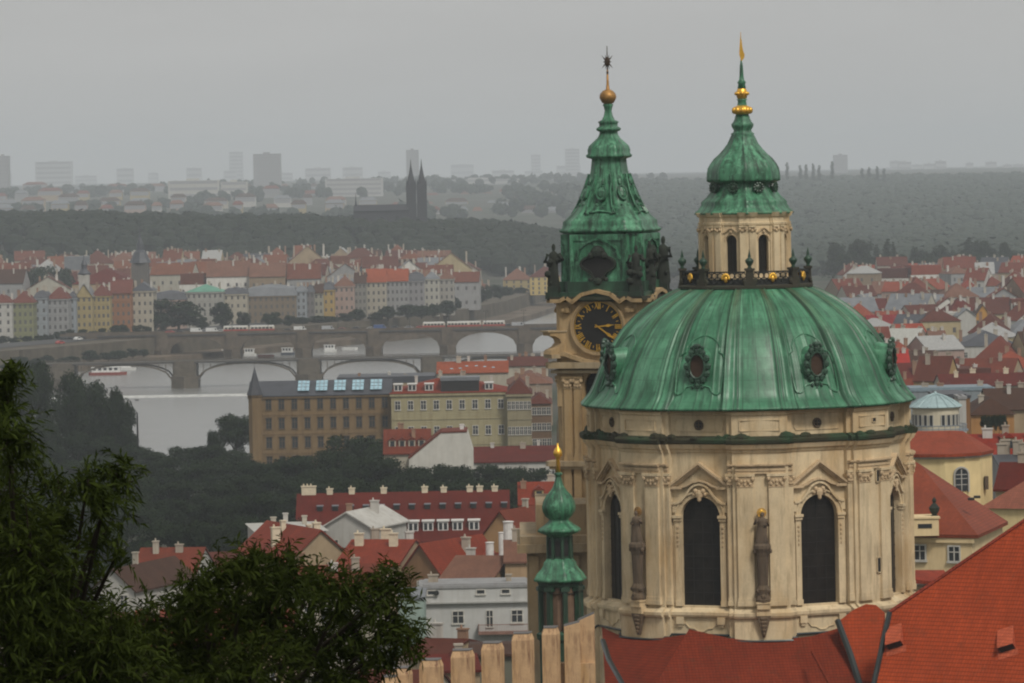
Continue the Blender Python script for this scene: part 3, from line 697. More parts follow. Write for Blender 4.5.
for k, nm in ((0, 'between the two front windows of the drum'), (-1, 'left of the left front window of the drum')):
    c = T0 + k * pi / 4; r = 11.85; bx, by = 17.2 + r * sin(c), 330 - r * cos(c)
    st = thing('statue', 'weathered figure on a pedestal ' + nm, 'statue', (bx, by, 43.9), c, 'statues in front of the drum piers')
    mb = MB()
    for hw_, dp, z0, z1 in ((.5, .66, -.35, 0.12), (.46, .8, .12, .5), (.52, .86, .5, .62)): mb.box(-hw_, hw_, -dp, .02, z0, z1)
    mb.build('base_block', M['church'], st); mb = MB()
    v = [(-.5, -.66, -.35), (.5, -.66, -.35), (.5, -.25, -.35), (-.5, -.25, -.35), (-.1, -.5, -1.9), (.1, -.5, -1.9), (.1, -.3, -1.9), (-.1, -.3, -1.9)]
    mb.add(v, [(1, 0, 4, 5), (2, 1, 5, 6), (3, 2, 6, 7), (0, 3, 7, 4), (4, 7, 6, 5)])
    blobs(mb, [(0, -.55, -.55 - i * .27, (.42 - i * .08, .18, .16)) for i in range(5)])
    mb.build('corbel', M['statue'], st)
    mb = MB(); mb.lathe([(.5, .62), (.54, .8), (.42, 1.1), (.5, 1.5), (.36, 1.8), (.38, 2.5), (.42, 3.2), (.44, 3.8), (.50, 4.1), (.62, 4.4), (.60, 4.6), (.44, 4.75)], 12, 0, -.42)
    blobs(mb, [(sx * .42, -.5, 4.6, (.16, .16, .22)) for sx in (-1, 1)] + [(0, -.75, 4.55, .16), (0, -.72, 3.5, (.12, .1, .3)), (-.36, -.62, 1.4, .18), (.36, -.62, 1.4, .18), (0, -.8, 1.0, .22), (-.5, -.5, 4.2, .2), (.5, -.5, 4.2, .2)])
    mb.build('pedestal', M['statue'], st)
    mb = MB(); statue_mesh(mb, 0, -.42, 4.75, 2.2, None, 0, random.Random(k + 5), rs=1.0); mb.build('figure', M['statue'], st, True)
    mb = MB(); ring = [(0.3 * cos(2 * pi * i / 14), -.30, 6.9 + .3 * sin(2 * pi * i / 14)) for i in range(15)]; mb.tube(ring, .05, 5, 0, False)
    blobs(mb, [(0, -.30, 6.9, (.24, .06, .24))]); mb.build('halo', M['gold'] if k >= 0 else M['oldgold'], st)

# ------------------------------------------------------------------ the bell tower with the clock
TX, TY, TB = 7.8, 349.0, 16.0; TR = R(-19)
tw = thing('clock_tower', 'ochre stone bell tower with a black and gold clock face and a green copper spire', 'tower', (TX, TY, TB), TR)
def zt(y): return 75 - (y - 173.2) * .07756
def tpart(mb, name, mats, smooth=False, parent=None): return mb.build(name, mats, parent or tw, smooth, None if parent else (0, 0, -TB))
def sq(a, c=0.0):   # square plan of half side a with corners cut back by c, counter-clockwise
    return [(-a + c, -a), (a - c, -a), (a, -a + c), (a, a - c), (a - c, a), (-a + c, a), (-a, a - c), (-a, -a + c)] if c else [(-a, -a), (a, -a), (a, a), (-a, a)]
def F4(k, r): return Matrix.Rotation(k * pi / 2, 4, 'Z') @ Matrix.Translation((0, -r, 0))
mb = MB(); mb.prism(sq(3.9, .4), 20, zt(560)); mb.prism(sq(3.65, .4), zt(560), zt(462)); mb.prism(sq(3.45, .35), zt(462), zt(404)); mb.prism(sq(3.5, .35), zt(352), zt(298))
for k in range(4): arch_panel(mb, F4(k, 3.45), 3.1, zt(404), zt(352), 1.25, zt(404) + .01, zt(384), .8)
for a in range(4):
    M4 = F4(a, 0); mb.box(-3.45, -3.1, -3.45, -3.1, zt(404), zt(352), 0, M4); 
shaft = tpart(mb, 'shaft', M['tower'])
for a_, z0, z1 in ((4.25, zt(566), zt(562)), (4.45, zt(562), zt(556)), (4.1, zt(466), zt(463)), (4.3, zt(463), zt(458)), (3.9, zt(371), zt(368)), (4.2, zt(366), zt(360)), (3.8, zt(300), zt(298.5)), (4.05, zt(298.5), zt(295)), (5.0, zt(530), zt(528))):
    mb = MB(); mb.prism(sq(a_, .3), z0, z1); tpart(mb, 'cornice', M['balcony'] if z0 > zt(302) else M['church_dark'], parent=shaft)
for k in range(4):
    M4 = F4(k, 3.45)
    mb = MB(); mb.box(-1.24, 1.24, .55, .6, zt(462), zt(350), 0, M4)
    for i in range(18): mb.box(-1.22, 1.22, .3, .58, zt(462) + .3 + i * .42, zt(462) + .36 + i * .42, 1, M4)
    for (dx) in (-2.55, -1.75, 1.75, 2.55):
        m5 = MB(); pil(m5, F4(k, 3.45) @ Matrix.Translation((dx, 0, 0)), .62, zt(458), zt(374), .16); tpart(m5, 'pilaster', [M['tower'], M['trim']], parent=shaft)
        m5 = MB(); m5.box(dx - .3, dx + .3, -.3, .1, zt(556), zt(466), 0, F4(k, 3.65)); tpart(m5, 'lower_pilaster', M['tower'], parent=shaft)
    tpart(mb, 'belfry_opening', [M['black'], M['lead']], parent=shaft)
    # clock zone: curved hood, scrolls
    M4 = F4(k, 3.5); zc = zt(325); rc = 1.93
    mb = MB()
    for r0, d in ((rc + .03, .2), (rc + .16, .26)):
        strip(mb, [(r0 * cos(2 * pi * i / 36), zc + r0 * sin(2 * pi * i / 36)) for i in range(37)], -.12, -d, .05, 0, M4)
    hood = [(-3.7, zt(301)), (-2.9, zt(301)), (-2.45, zt(298)), (-1.9, zc + 1.75), (-1.1, zc + 2.35), (0, zc + 2.6), (1.1, zc + 2.35), (1.9, zc + 1.75), (2.45, zt(298)), (2.9, zt(301)), (3.7, zt(301))]
    strip(mb, hood, .28, -.6, .05, 0, M4)
    lowr = [(-3.7, zt(350)), (-2.6, zt(350)), (-2.0, zt(353)), (-1.1, zc - 2.45), (0, zc - 2.65), (1.1, zc - 2.45), (2.0, zt(353)), (2.6, zt(350)), (3.7, zt(350))]
    strip(mb, lowr, -.3, -.5, .05, 0, M4)
    blobs(mb, [(sx * 2.45, -.15, zt(306) - .2, (.3, .2, .3)) for sx in (-1, 1)] + [(sx * 2.75, -.15, zt(309), (.25, .16, .2)) for sx in (-1, 1)], 0, M4, 8)
    tpart(mb, 'clock_hood', M['tower'], parent=shaft)
    mb = MB(); n = 40
    mb.add([(rc * cos(2 * pi * i / n), -.07, zc + rc * sin(2 * pi * i / n)) for i in range(n)] + [(rc * cos(2 * pi * i / n), .04, zc + rc * sin(2 * pi * i / n)) for i in range(n)],
           [tuple(range(n))] + [(i, n + i, n + (i + 1) % n, (i + 1) % n) for i in range(n)], 0, M4)
    clock = tpart(mb, 'clock_face', M['black'])
    mb = MB()
    strip(mb, [((rc - .02) * cos(2 * pi * i / n), zc + (rc - .02) * sin(2 * pi * i / n)) for i in range(n + 1)], .03, -.1, -.06, 0, M4)
    NUM = ['XII', 'I', 'II', 'III', 'IIII', 'V', 'VI', 'VII', 'VIII', 'IX', 'X', 'XI']
    for i, sN in enumerate(NUM):
        ang = -i * pi / 6; M5 = M4 @ Matrix.Translation((0, 0, zc)) @ Matrix.Rotation(-ang, 4, 'Y') @ Matrix.Translation((0, 0, rc - .33)) 
        wd = {'I': .12, 'V': .26, 'X': .26}; tot = sum(wd[c] for c in sN); x = -tot / 2
        for ch in sN:
            a, b = x + .02, x + wd[ch] - .02; x += wd[ch]; t_ = .07; hh = .25
            if ch == 'I': mb.box((a + b) / 2 - t_ / 2, (a + b) / 2 + t_ / 2, -.1, -.06, -hh, hh, 0, M5)
            elif ch == 'V':
                bar2(mb, (a, hh), ((a + b) / 2, -hh), t_, -.1, -.06, 0, M5); bar2(mb, ((a + b) / 2, -hh), (b, hh), t_ * .6, -.1, -.06, 0, M5)
            else:
                bar2(mb, (a, hh), (b, -hh), t_, -.1, -.06, 0, M5); bar2(mb, (a, -hh), (b, hh), t_ * .6, -.1, -.06, 0, M5)
        M6 = M4 @ Matrix.Translation((0, 0, zc)) @ Matrix.Rotation(-ang + pi / 12, 4, 'Y'); mb.box(-.025, .025, -.1, -.06, rc - .42, rc - .24, 0, M6)
    tpart(mb, 'numerals', M['gold'], parent=clock)
    def hand(nm, deg, L, wdt):
        mb = MB(); M5 = M4 @ Matrix.Translation((0, 0, zc)) @ Matrix.Rotation(R(deg), 4, 'Y')
        mb.xz([(-.04, -.25), (.04, -.25), (.05, L * .45), (wdt, L * .62), (.04, L * .8), (0, L), (-.04, L * .8), (-wdt, L * .62), (-.05, L * .45)], -.17, -.12, 0, M5); tpart(mb, nm, M['gold'], parent=clock)
    hand('hour_hand', 84, 1.35, .11); hand('minute_hand', 126, 1.75, .12)
# big scroll brackets at the corners under the clock
for k in range(4):
    mb = MB(); M4 = Matrix.Rotation(pi / 4 + k * pi / 2, 4, 'Z') @ Matrix.Translation((0, -4.75, 0)) @ Matrix.Rotation(pi / 2, 4, 'Z')
    pts = [(-.9, zt(352)), (1.0, zt(352)), (.85, zt(348)), (.3, zt(345)), (.0, zt(341)), (.1, zt(337)), (.5, zt(334)), (.95, zt(333.5)), (1.0, zt(330)), (-.9, zt(330))]
    pts = [(-a, b) for a, b in pts][::-1]
    mb.xz(pts, -.6, .6, 0, M4); mb.box(-1.15, .9, -.68, .68, zt(330), zt(328.5), 1, M4)
    mb.box(-.9, 1.05, -.7, .7, zt(356), zt(352), 1, M4)
    tpart(mb, 'scroll_bracket', [M['tower'], M['church_dark']], parent=shaft)
# copper storey
gz0, gz1 = zt(292), zt(230)
def chpl(a, w_, n=3):      # plan with slightly hollow cut corners
    pts = []
    for q in range(4):
        c_, s_ = round(cos(q * pi / 2)), round(sin(q * pi / 2))
        loc = [(-w_, -a), (w_, -a)]
        for j in range(1, n):
            t = j / n; x = w_ + (a - w_) * t; y = -a + (a - w_) * t; d = .32 * sin(pi * t); loc.append((x - d * .7, y + d * .7))
        pts += [(x * c_ - y * s_, x * s_ + y * c_) for x, y in loc]
    return pts
mb = MB(); mb.prism(chpl(3.2, 2.25), gz0, gz1 - .25, 0)
mb.prism(sq(3.75, .5), zt(296), gz0 + .1, 1); mb.prism(chpl(3.45, 2.45), gz0 + .1, gz0 + .9, 1)
cs = tpart(mb, 'copper_storey', [M['copper2'], M['copperdark']])
for k in range(4):
    M4 = F4(k, 3.2); zc = zt(263)
    mb = MB(); 
    lob = [(1.25 * (1 + .18 * cos(4 * 2 * pi * i / 40)) * cos(2 * pi * i / 40), zc + 1.2 * (1 + .18 * cos(4 * 2 * pi * i / 40)) * sin(2 * pi * i / 40)) for i in range(41)]
    strip(mb, lob, .18, -.25, .05, 0, M4)
    strip(mb, [(-1.8, zc + .4), (-1.6, zc + 1.2), (-.9, zc + 1.75), (0, zc + 2.0), (.9, zc + 1.75), (1.6, zc + 1.2), (1.8, zc + .4)], -.16, -.16, .05, 1, M4)
    blobs(mb, [(0, -.2, zc + .9, (.55, .3, .45)), (-.5, -.15, zc + .65, .3), (.5, -.15, zc + .65, .3), (0, -.2, zc - 1.35, (.4, .25, .3)), (-.6, -.12, zc - 1.2, .2), (.6, -.12, zc - 1.2, .2)], 0, M4, 8)
    op = tpart(mb, 'dormer_frame', [M['darkstatue'], M['copper2']], parent=cs)
    mb = MB(); mb.add([(x * .86, -.06, zc + (z - zc) * .86) for x, z in lob[:-1]], [tuple(range(40))], 0, M4); tpart(mb, 'opening', M['black'], parent=cs)
    mb = MB(); 
    for sx in (-1, 1): mb.box(*sorted((sx * 2.25, sx * 1.98)), -.14, .05, gz0 + .9, gz1 - .3, 0, M4)
    mb.box(-2.2, 2.2, -.1, .05, gz1 - .75, gz1 - .3, 0, M4)
    tpart(mb, 'pilaster_strip', M['copper2'], parent=cs)
def octo2(t, z):
    d = (t) % (pi / 2); d = min(d, pi / 2 - d)      # 0 on a face centre, pi/4 on a corner
    if d < R(34): q = 1 / cos(d)
    else: q = (1 / cos(R(34))) * cos(R(11)) / cos(pi / 4 - d)
    return q * .92 + .02 * math.exp(-((d - R(34)) / .05) ** 2)
s_ = .07756
prof = [(43, 233), (46.5, 231.5), (47.5, 229.5), (44.5, 227.5), (43.5, 224), (43.5, 221), (41.5, 219.5), (39, 217), (33.5, 211), (28.5, 204), (24.5, 197), (21.5, 189), (19, 180), (17.3, 171), (16.3, 163), (16, 159), (20.5, 157.5), (21.5, 155.5), (19.5, 153.5), (19.8, 150), (18.5, 146), (14, 141.5), (10.5, 138), (8.8, 135), (8.2, 132), (11, 130.5), (11.5, 128.5), (8.5, 126.5), (8.5, 123.5), (9.8, 122), (6, 120), (4.2, 116), (3.2, 111), (4, 107), (5, 105), (3, 103)]
mb = MB(); mb.lathe([(r * s_, zt(y)) for r, y in prof], 96, 0, 0, 0, 0, octo2); sp_o = tpart(mb, 'spire', M['copper2'], True)
for k in range(8):
    t = k * pi / 4; mb = MB()
    rr = 2.0 if k % 2 == 0 else 1.95; M4 = frame(t, rr * (1 if k % 2 == 0 else 1.05), zt(193)) @ Matrix.Rotation(R(-22), 4, 'X')
    strip(mb, [(.42 * cos(2 * pi * i / 20), .62 * sin(2 * pi * i / 20)) for i in range(21)], .12, -.2, .15, 0, M4)
    blobs(mb, [(0, -.1, 0, (.34, .14, .5)), (0, -.05, .9, (.16, .12, .3)), (-.3, -.05, -1.0, .14), (.3, -.05, -1.0, .14)], 0, M4, 8)
    strip(mb, [(-.75, 1.6), (-.72, .2), (-.95, -1.0), (-1.3, -1.7), (0, -1.5), (1.3, -1.7), (.95, -1.0), (.72, .2), (.75, 1.6)], .07, -.05, .2, 0, M4)
    tpart(mb, 'medallion', M['copper2'], parent=sp_o)
mb = MB(); mb.lathe([(.1, zt(105)), (.45, zt(103)), (.62, zt(99)), (.66, zt(97)), (.6, zt(94)), (.4, zt(91)), (.15, zt(89.5)), (.1, zt(84)), (.06, zt(70))], 20); tpart(mb, 'finial_ball', M['oldgold'], True, parent=sp_o)
mb = MB(); mb.tube([(0, 0, zt(88)), (0, 0, zt(46))], [.09, .03], 6); zc = zt(62)
M4 = Matrix.Rotation(-TR, 4, 'Z')
for i in range(12):
    a = i * pi / 6; L = (.85 if i % 2 == 0 else .55); mb.add([(.12 * sin(a + .5), 0, zc + .2 * cos(a + .5)), (.12 * sin(a - .5), 0, zc + .2 * cos(a - .5)), (L * .62 * sin(a), 0, zc + L * 1.25 * cos(a)), (0, -.12, zc), (0, .12, zc)], [(3, 0, 2), (3, 2, 1), (4, 2, 0), (4, 1, 2)], 0, M4)
blobs(mb, [(0, 0, zc, (.24, .18, .42)), (0, 0, zt(73), (.1, .1, .18))]); tpart(mb, 'star_finial', plainm('bronze', (.07, .045, .03), .5, .4, .6), parent=sp_o)
# statues on the tower corners
RM = Matrix.Rotation(TR, 4, 'Z')
for i, (lx, ly, nm, hh) in enumerate(((-3.55, -3.45, 'dark robed statue on the left front corner of the clock tower', 3.5), (3.1, -3.55, 'dark statue beside the dome on the front corner of the clock tower', 3.3), (3.35, -1.0, 'dark statue on the right side ledge of the clock tower', 3.6), (3.6, 1.9, 'tallest dark statue at the far right corner of the clock tower', 3.9))):
    p = RM @ Vector((lx, ly, 0)); st = thing('statue', nm, 'statue', (TX + p.x, TY + p.y, zt(297)), TR, 'statues on the clock tower')
    mb = MB(); mb.box(-.55, .55, -.5, .5, 0, .5); mb.box(-.42, .42, -.4, .4, .5, .95); mb.build('plinth', M['darkstatue'], st)
    mb = MB(); statue_mesh(mb, 0, 0, .95, hh - .95 + .7, None, 0, random.Random(i + 11), cross=(i == 3), rs=.7)
    blobs(mb, [(random.uniform(-.45, .45), random.uniform(-.3, .2), random.uniform(1.2, hh * .85), random.uniform(.14, .3)) for _ in range(9)]); mb.build('figure', M['darkstatue'], st, True)

# lower church body seen left of the drum, behind the turret
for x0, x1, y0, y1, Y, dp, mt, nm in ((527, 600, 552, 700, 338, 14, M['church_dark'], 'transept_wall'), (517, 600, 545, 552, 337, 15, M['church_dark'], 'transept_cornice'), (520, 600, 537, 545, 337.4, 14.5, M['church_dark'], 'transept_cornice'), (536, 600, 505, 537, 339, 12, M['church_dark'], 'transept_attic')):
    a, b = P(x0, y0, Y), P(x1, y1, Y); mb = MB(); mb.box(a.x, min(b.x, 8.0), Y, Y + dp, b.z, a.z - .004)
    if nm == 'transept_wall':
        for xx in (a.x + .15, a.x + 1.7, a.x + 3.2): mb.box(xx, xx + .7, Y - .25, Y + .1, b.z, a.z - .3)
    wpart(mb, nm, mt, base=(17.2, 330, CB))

# ------------------------------------------------------------------ green copper turret behind the merlons
UX, UY = UP(559.5, 540)[0] * 300 / F, 300.0
def zu(y): return 75 - (y - 174.1) * 300 / F
tu = thing('copper_turret', 'small green copper turret with an onion cap and open lantern left of the dome', 'turret', (UX, UY, 38))
def upart(mb, name, mats, smooth=False, parent=None): return mb.build(name, mats, parent or tu, smooth, None if parent else (0, 0, -38))
q_ = 300 / F; T1 = R(12)
def oc(mv): return octo(mv, T1)
mb = MB(); mb.lathe([(21.5 * q_, 38), (21.5 * q_, zu(640)), (24 * q_, zu(638)), (24.5 * q_, zu(633)), (22 * q_, zu(631)), (20 * q_, zu(630))], 64, 0, 0, 0, 0, oc(1)); base_ = upart(mb, 'base', M['copperdark'])
mb = MB()
for k in range(8):
    c = T1 + k * pi / 4; M4 = frame(c, 21.0 * q_); mb.box(-.15, .15, -.12, .2, zu(630), zu(585), 0, M4); mb.box(-.3, .3, -.2, .3, zu(590), zu(586), 0, M4)
    M5 = frame(c + pi / 8, 21 * q_ * cos(pi / 8)); arch_panel(mb, M5, .50, zu(592), zu(583), .34, zu(592), zu(590), .15)
mb.lathe([(21.5 * q_, zu(586)), (22 * q_, zu(583)), (23.5 * q_, zu(581))], 64, 0, 0, 0, 0, oc(1))
upart(mb, 'columns', M['copperdark'])
mb = MB(); mb.lathe([(18 * q_, zu(632)), (18 * q_, zu(581))], 8, 0, 0, 0, T1 + pi / 8); upart(mb, 'inner_drum', plainm('rusty_boards', (.16, .10, .065), .8, .2))
mb = MB(); mb.lathe([(20 * q_, zu(582)), (26 * q_, zu(580.5)), (26.5 * q_, zu(578.5)), (25 * q_, zu(577)), (23 * q_, zu(573)), (19 * q_, zu(569)), (16.5 * q_, zu(565)), (16 * q_, zu(562)), (14 * q_, zu(560)), (13 * q_, zu(558))], 64, 0, 0, 0, 0, oc(.9)); upart(mb, 'lower_roof', M['copper2'], True)
mb = MB(); ll = ring_outline(12.5 * q_, R(9), 12 * q_, R(12), 11 * q_, t0=T1)
mb.lathe([(12.2 * q_, zu(560)), (11.8 * q_, zu(556)), (11.5 * q_, zu(534))], 8, 0, 0, 0, T1)
for k in range(8):
    M4 = frame(T1 + k * pi / 4, 12.2 * q_); mb.box(-.09, .09, -.08, .1, zu(559), zu(536), 0, M4)
la = upart(mb, 'upper_lantern', M['copperdark'])
mb = MB()
for k in range(8):
    M4 = frame(T1 + pi / 8 + k * pi / 4, 11.7 * q_ * cos(pi / 8) + .03); arch_pane(mb, M4, .17, zu(555), zu(542), -.02)
upart(mb, 'openings', M['black'], parent=la)
mb = MB(); mb.lathe([(12 * q_, zu(537)), (13 * q_, zu(535)), (21 * q_, zu(531.5)), (21.8 * q_, zu(530)), (20 * q_, zu(528)), (14 * q_, zu(524)), (10.5 * q_, zu(521)), (10 * q_, zu(519)), (13.5 * q_, zu(516)), (16 * q_, zu(511.5)), (16.8 * q_, zu(507)), (15.5 * q_, zu(501)), (12.5 * q_, zu(495.5)), (8.5 * q_, zu(491)), (5.5 * q_, zu(486.5)), (4.0 * q_, zu(482)), (3 * q_, zu(478)), (2.6 * q_, zu(476)), (4.2 * q_, zu(474.5)), (4 * q_, zu(473)), (1.8 * q_, zu(472))], 64, 0, 0, 0, 0, oc(.5)); on = upart(mb, 'onion_roof', M['copper2'], True)
mb = MB(); mb.lathe([(2.2 * q_, zu(472)), (1.9 * q_, zu(460)), (2.6 * q_, zu(457.5)), (4.3 * q_, zu(455)), (4.4 * q_, zu(452)), (3 * q_, zu(448.5)), (1.2 * q_, zu(447)), (.9 * q_, zu(443))], 16); upart(mb, 'gilt_ball', M['gold'], True, parent=on)
mb = MB(); mb.tube([(0, 0, zu(444)), (0, 0, zu(420))], [.05, .015], 6); upart(mb, 'spike', M['statue'], parent=on)

# ------------------------------------------------------------------ stone merlons in the foreground
cw = thing('crenellated_wall', 'stepped row of pale sandstone merlons in front of the church', 'wall', P(500, 700, 286) - Vector((0, 0, 14)))
M['leadcap'] = plainm('lead_cap', (.13, .12, .115), .6, .3, .1)
mer = [(380, 399, 678, 281), (390, 412, 669, 282.5), (419, 443, 661, 284), (450.5, 474.5, 651.4, 285.5), (481, 504, 644, 287), (511.5, 534, 634.4, 288.5), (541.8, 560, 628.6, 290), (564, 580, 626.5, 291), (578, 594.5, 621, 292)]
cl = cw.location
for i, (a, b, y, Y) in enumerate(mer):
    s = Y / F; xl = X_(a, y, Y); xr = X_(b, y, Y); wd = xr - xl; zt_ = Z_((a + b) / 2, y, Y)
    mb = MB(); fw = wd * (.78 if i < 7 else 1.0)
    top = zt_; ch = .22 if i < 7 else .02
    pl = [(0, 0), (fw, 0), (wd, .9), (wd, 1.6), (0, 1.6)]
    sl2 = .45 if i == 8 else (.25 if i == 7 else 0)
    def ringp(ins, z): return [(min(max(x, ins), wd - ins), min(max(yy, ins), 1.6 - ins), z + sl2 * (x / wd)) for x, yy in pl]
    rings = [[(x, yy, 30) for x, yy in pl], ringp(0, top - ch * 1.8), ringp(ch * .7, top)]
    v = [p for r in rings for p in r]; n = 5; f = []
    for q in range(2):
        for k in range(n): f.append((q * n + k, q * n + (k + 1) % n, (q + 1) * n + (k + 1) % n, (q + 1) * n + k))
    mb.add(v, f, 0); mb.add(ringp(ch * .7, top + .01), [tuple(range(5))], 1)
    if i < 7: mb.add([(x, yy, z) for x, yy, z in ringp(ch * .55, top + .02)] + ringp(ch * .55, top + .05), [(k, (k + 1) % n, n + (k + 1) % n, n + k) for k in range(n)] + [tuple(range(n, 2 * n))], 1)
    o = mb.build('merlon', [M['merlon'], M['leadcap']], cw); o.location = Vector((xl, Y, 0)) - cl
mb = MB()
pts = [(X_(380, 700, 281), 282, 0), (X_(600, 700, 292), 293, 0)]
a, b = pts; zt1, zt2 = Z_(380, 700, 281), Z_(600, 690, 292)
v = [(a[0], a[1], 12), (b[0], b[1], 12), (b[0], b[1], zt2), (a[0], a[1], zt1), (a[0], a[1] + 1.4, 12), (b[0], b[1] + 1.4, 12), (b[0], b[1] + 1.4, zt2), (a[0], a[1] + 1.4, zt1)]
mb.add(v, [(0, 1, 2, 3), (5, 4, 7, 6), (3, 2, 6, 7), (1, 5, 6, 2), (4, 0, 3, 7)])
x0, x1 = X_(560, 665, 291), X_(566, 665, 291); mb.box(x0 - .2, X_(594.5, 660, 292), 291.6, 292.8, 30, Z_(570, 664, 291.5))
o = mb.build('wall_base', M['merlon'], cw); o.location = -cl

# ------------------------------------------------------------------ big tiled roof, bottom right, and the wedge beside the drum
Y0 = 312; Apt = P(1024, 522, Y0); Bpt = P(890, 613, Y0)
d_ = Vector((-.0, -1, -1.0)); n_ = (Apt - Bpt).cross(d_); n_ = n_ if n_.y < 0 else -n_
pix = [(1090, 477), (1024, 522), (957, 567), (890, 613), (884, 640), (871, 700), (872, 760), (1090, 760)]
top = [ray_plane(p, Bpt, n_) for p in pix]
def solid_patch(pts, drop):
    mb = MB(); mb.face(pts[::-1] if (pts[1] - pts[0]).cross(pts[2] - pts[0]).z < 0 else pts)
    c_ = sum((p for p in pts), Vector()) / len(pts); n = len(pts)
    for i in range(n):
        a, b = pts[i], pts[(i + 1) % n]; mb.face([a, b, (b.x, b.y, drop), (a.x, a.y, drop)])
    return mb
mb = solid_patch(top, 30); nr = wpart(mb, 'nave_roof', [M['nearroof']])
mb = MB(); mb.tube([Vector(top[0]) + Vector((0, .05, .05)), Vector(top[3]) + Vector((0, .05, .05))], .16, 6); o = mb.build('ridge_tiles', M['nearroof2'], nr)
mb = MB(); mb.tube([Vector(p) + Vector((-.05, -.1, .02)) for p in top[3:7]], .20, 6); o = mb.build('valley_gutter', M['valley'], nr)
up_ = Vector((0, 1, 1)).normalized()
for (x, y, ww) in ((896, 640, 17), (1008, 643, 17)):
    c_ = ray_plane((x, y + 8), Bpt, n_); s = c_.y / F; w2 = ww * s / 2; nn = n_.normalized()
    e = Vector((1, 0, 0)); e = (e - nn * e.dot(nn)).normalized(); u = nn.cross(e); u = u if u.z > 0 else -u
    def q3(a, b, c): return tuple(c_ + e * a + u * b + nn * c)
    mb = MB(); vv = [q3(-w2, 0, .62), q3(w2, 0, .62), q3(w2, 2.0, .03), q3(-w2, 2.0, .03), q3(-w2, 0, 0), q3(w2, 0, 0)]
    mb.add(vv, [(0, 1, 2, 3), (0, 3, 4), (1, 5, 2)], 0); mb.add([q3(-w2 - .15, -.55, .03), q3(w2 + .15, -.55, .03), q3(w2 + .15, 0, .03), q3(-w2 - .15, 0, .03)], [(0, 1, 2, 3)], 0)
    o = mb.build('roof_dormer', [tiles((.56, .12, .055), near=True, wet=.2)], nr)
    mb = MB(); mb.add([q3(-w2 + .1, -.01, .05), q3(w2 - .1, -.01, .05), q3(w2 - .1, -.01, .58), q3(-w2 + .1, -.01, .58)], [(0, 1, 2, 3)]); mb.build('opening', M['black'], nr)
wp = [(839, 621, 319.5), (853, 610, 319.5), (866, 604, 319), (876, 605, 318.5), (885, 613, 318), (879, 645, 313), (872, 700, 308), (870, 760, 303), (866, 700, 308), (852, 655, 314)]
pts = [P(a, b, c) for a, b, c in wp]
c0 = P(862, 620, 318); n2 = Vector((-.05, -1, 1.05))
pts = [ray_plane((a, b), c0, n2) for a, b, c in wp]
mb = solid_patch(pts, 30); wr = wpart(mb, 'wedge_roof', M['nearroof'])
mb = MB(); mb.tube([Vector(pts[i]) + Vector((-.1, -.1, .02)) for i in (0, 9, 8, 7)], .24, 6); mb.build('valley_gutter', M['valley'], wr)
mb = MB(); mb.tube([Vector(hips[1][0]) if False else P(603, 641, 319), P(609, 660, 313), P(618, 676, 309), P(627, 692, 306)], .2, 6); mb.build('hip_flashing', M['valley'], church).location = (-17.2, -330, -CB)
mb = MB(); mb.tube([P(812, 652, 314), P(838, 700, 307)], .12, 6); mb.build('hip_ridge', M['skirt'], church).location = (-17.2, -330, -CB)
# ------------------------------------------------------------------ terrain, river
NB = [(-3000, 800), (-700, 1000), (-190, 1118), (-66, 1135), (-60, 1400), (0, 1440), (60, 1540), (70, 1800), (80, 2200), (110, 2700), (130, 3300), (150, 4000)]
FB = [(-3000, 1300), (-700, 1420), (-300, 1660), (-205, 1790), (-130, 1960), (-45, 2150), (-15, 2350), (10, 2600), (60, 2900), (120, 3300), (149, 4000)]
def interp(tab, x):
    if x <= tab[0][0]: return tab[0][1]
    for (a, b), (c, d) in zip(tab, tab[1:]):
        if x <= c: return b + (d - b) * (x - a) / (c - a)
    return tab[-1][1]
RIV = NB + FB[::-1]
def inriver(x, y):
    c = False; n = len(RIV)
    for i in range(n):
        (x1, y1), (x2, y2) = RIV[i], RIV[(i + 1) % n]
        if (y1 > y) != (y2 > y) and x < (x2 - x1) * (y - y1) / (y2 - y1) + x1: c = not c
    return c
def sstep(a, b, x): t = min(1, max(0, (x - a) / (b - a))); return t * t * (3 - 2 * t)
def G(x, y):
    z = interp([(-300, 68), (15, 66), (45, 57), (80, 45), (150, 30), (230, 20), (320, 16), (420, 14), (600, 13), (900, 9), (1060, 6), (1200, 7), (1500, 8.5), (4000, 8.5), (5500, 31), (7000, 49), (9000, 61), (12000, 68), (20000, 72)], y)
    if y > 2800:
        # wooded ridge on the left
        r = sstep(2860, 3060, y) * (1 - sstep(3300, 3800, y)) * (1 - sstep(0, 90, x)); z = max(z, 8.5 + interp([(-600, 33), (-420, 31), (-100, 22), (70, 14)], x / y * F) * r)
        # large wooded hill on the right
        px_ = x / y * F
        q = sstep(80, 420, px_) ; prof = interp([(0, .55), (100, .75), (200, 1.0), (330, 1.0), (430, .86), (520, .62), (800, .5)], px_)
        z = max(z, 8.5 + (39 * prof - 2) * sstep(4700, 6800, y) * sstep(60, 200, px_))
    return z
xs = [-7000, -4000, -3000, -2200, -1600, -1200, -900, -700, -560] + list(range(-460, 461, 12)) + [560, 700, 900, 1200, 1600, 2200, 3000, 4000, 7000]
ys = [-300, -100, 0, 20, 45, 80, 110, 150, 230, 320, 420, 500, 600, 750, 900, 1050, 1150] + list(range(1180, 3400, 14)) + list(range(3400, 7400, 80)) + [7600, 8200, 9000, 10500, 12500, 15000, 20000]
v = []; f = []
for y in ys:
    for x in xs: v.append((x, y, -3.0 if inriver(x, y) else G(x, y)))
nx = len(xs)
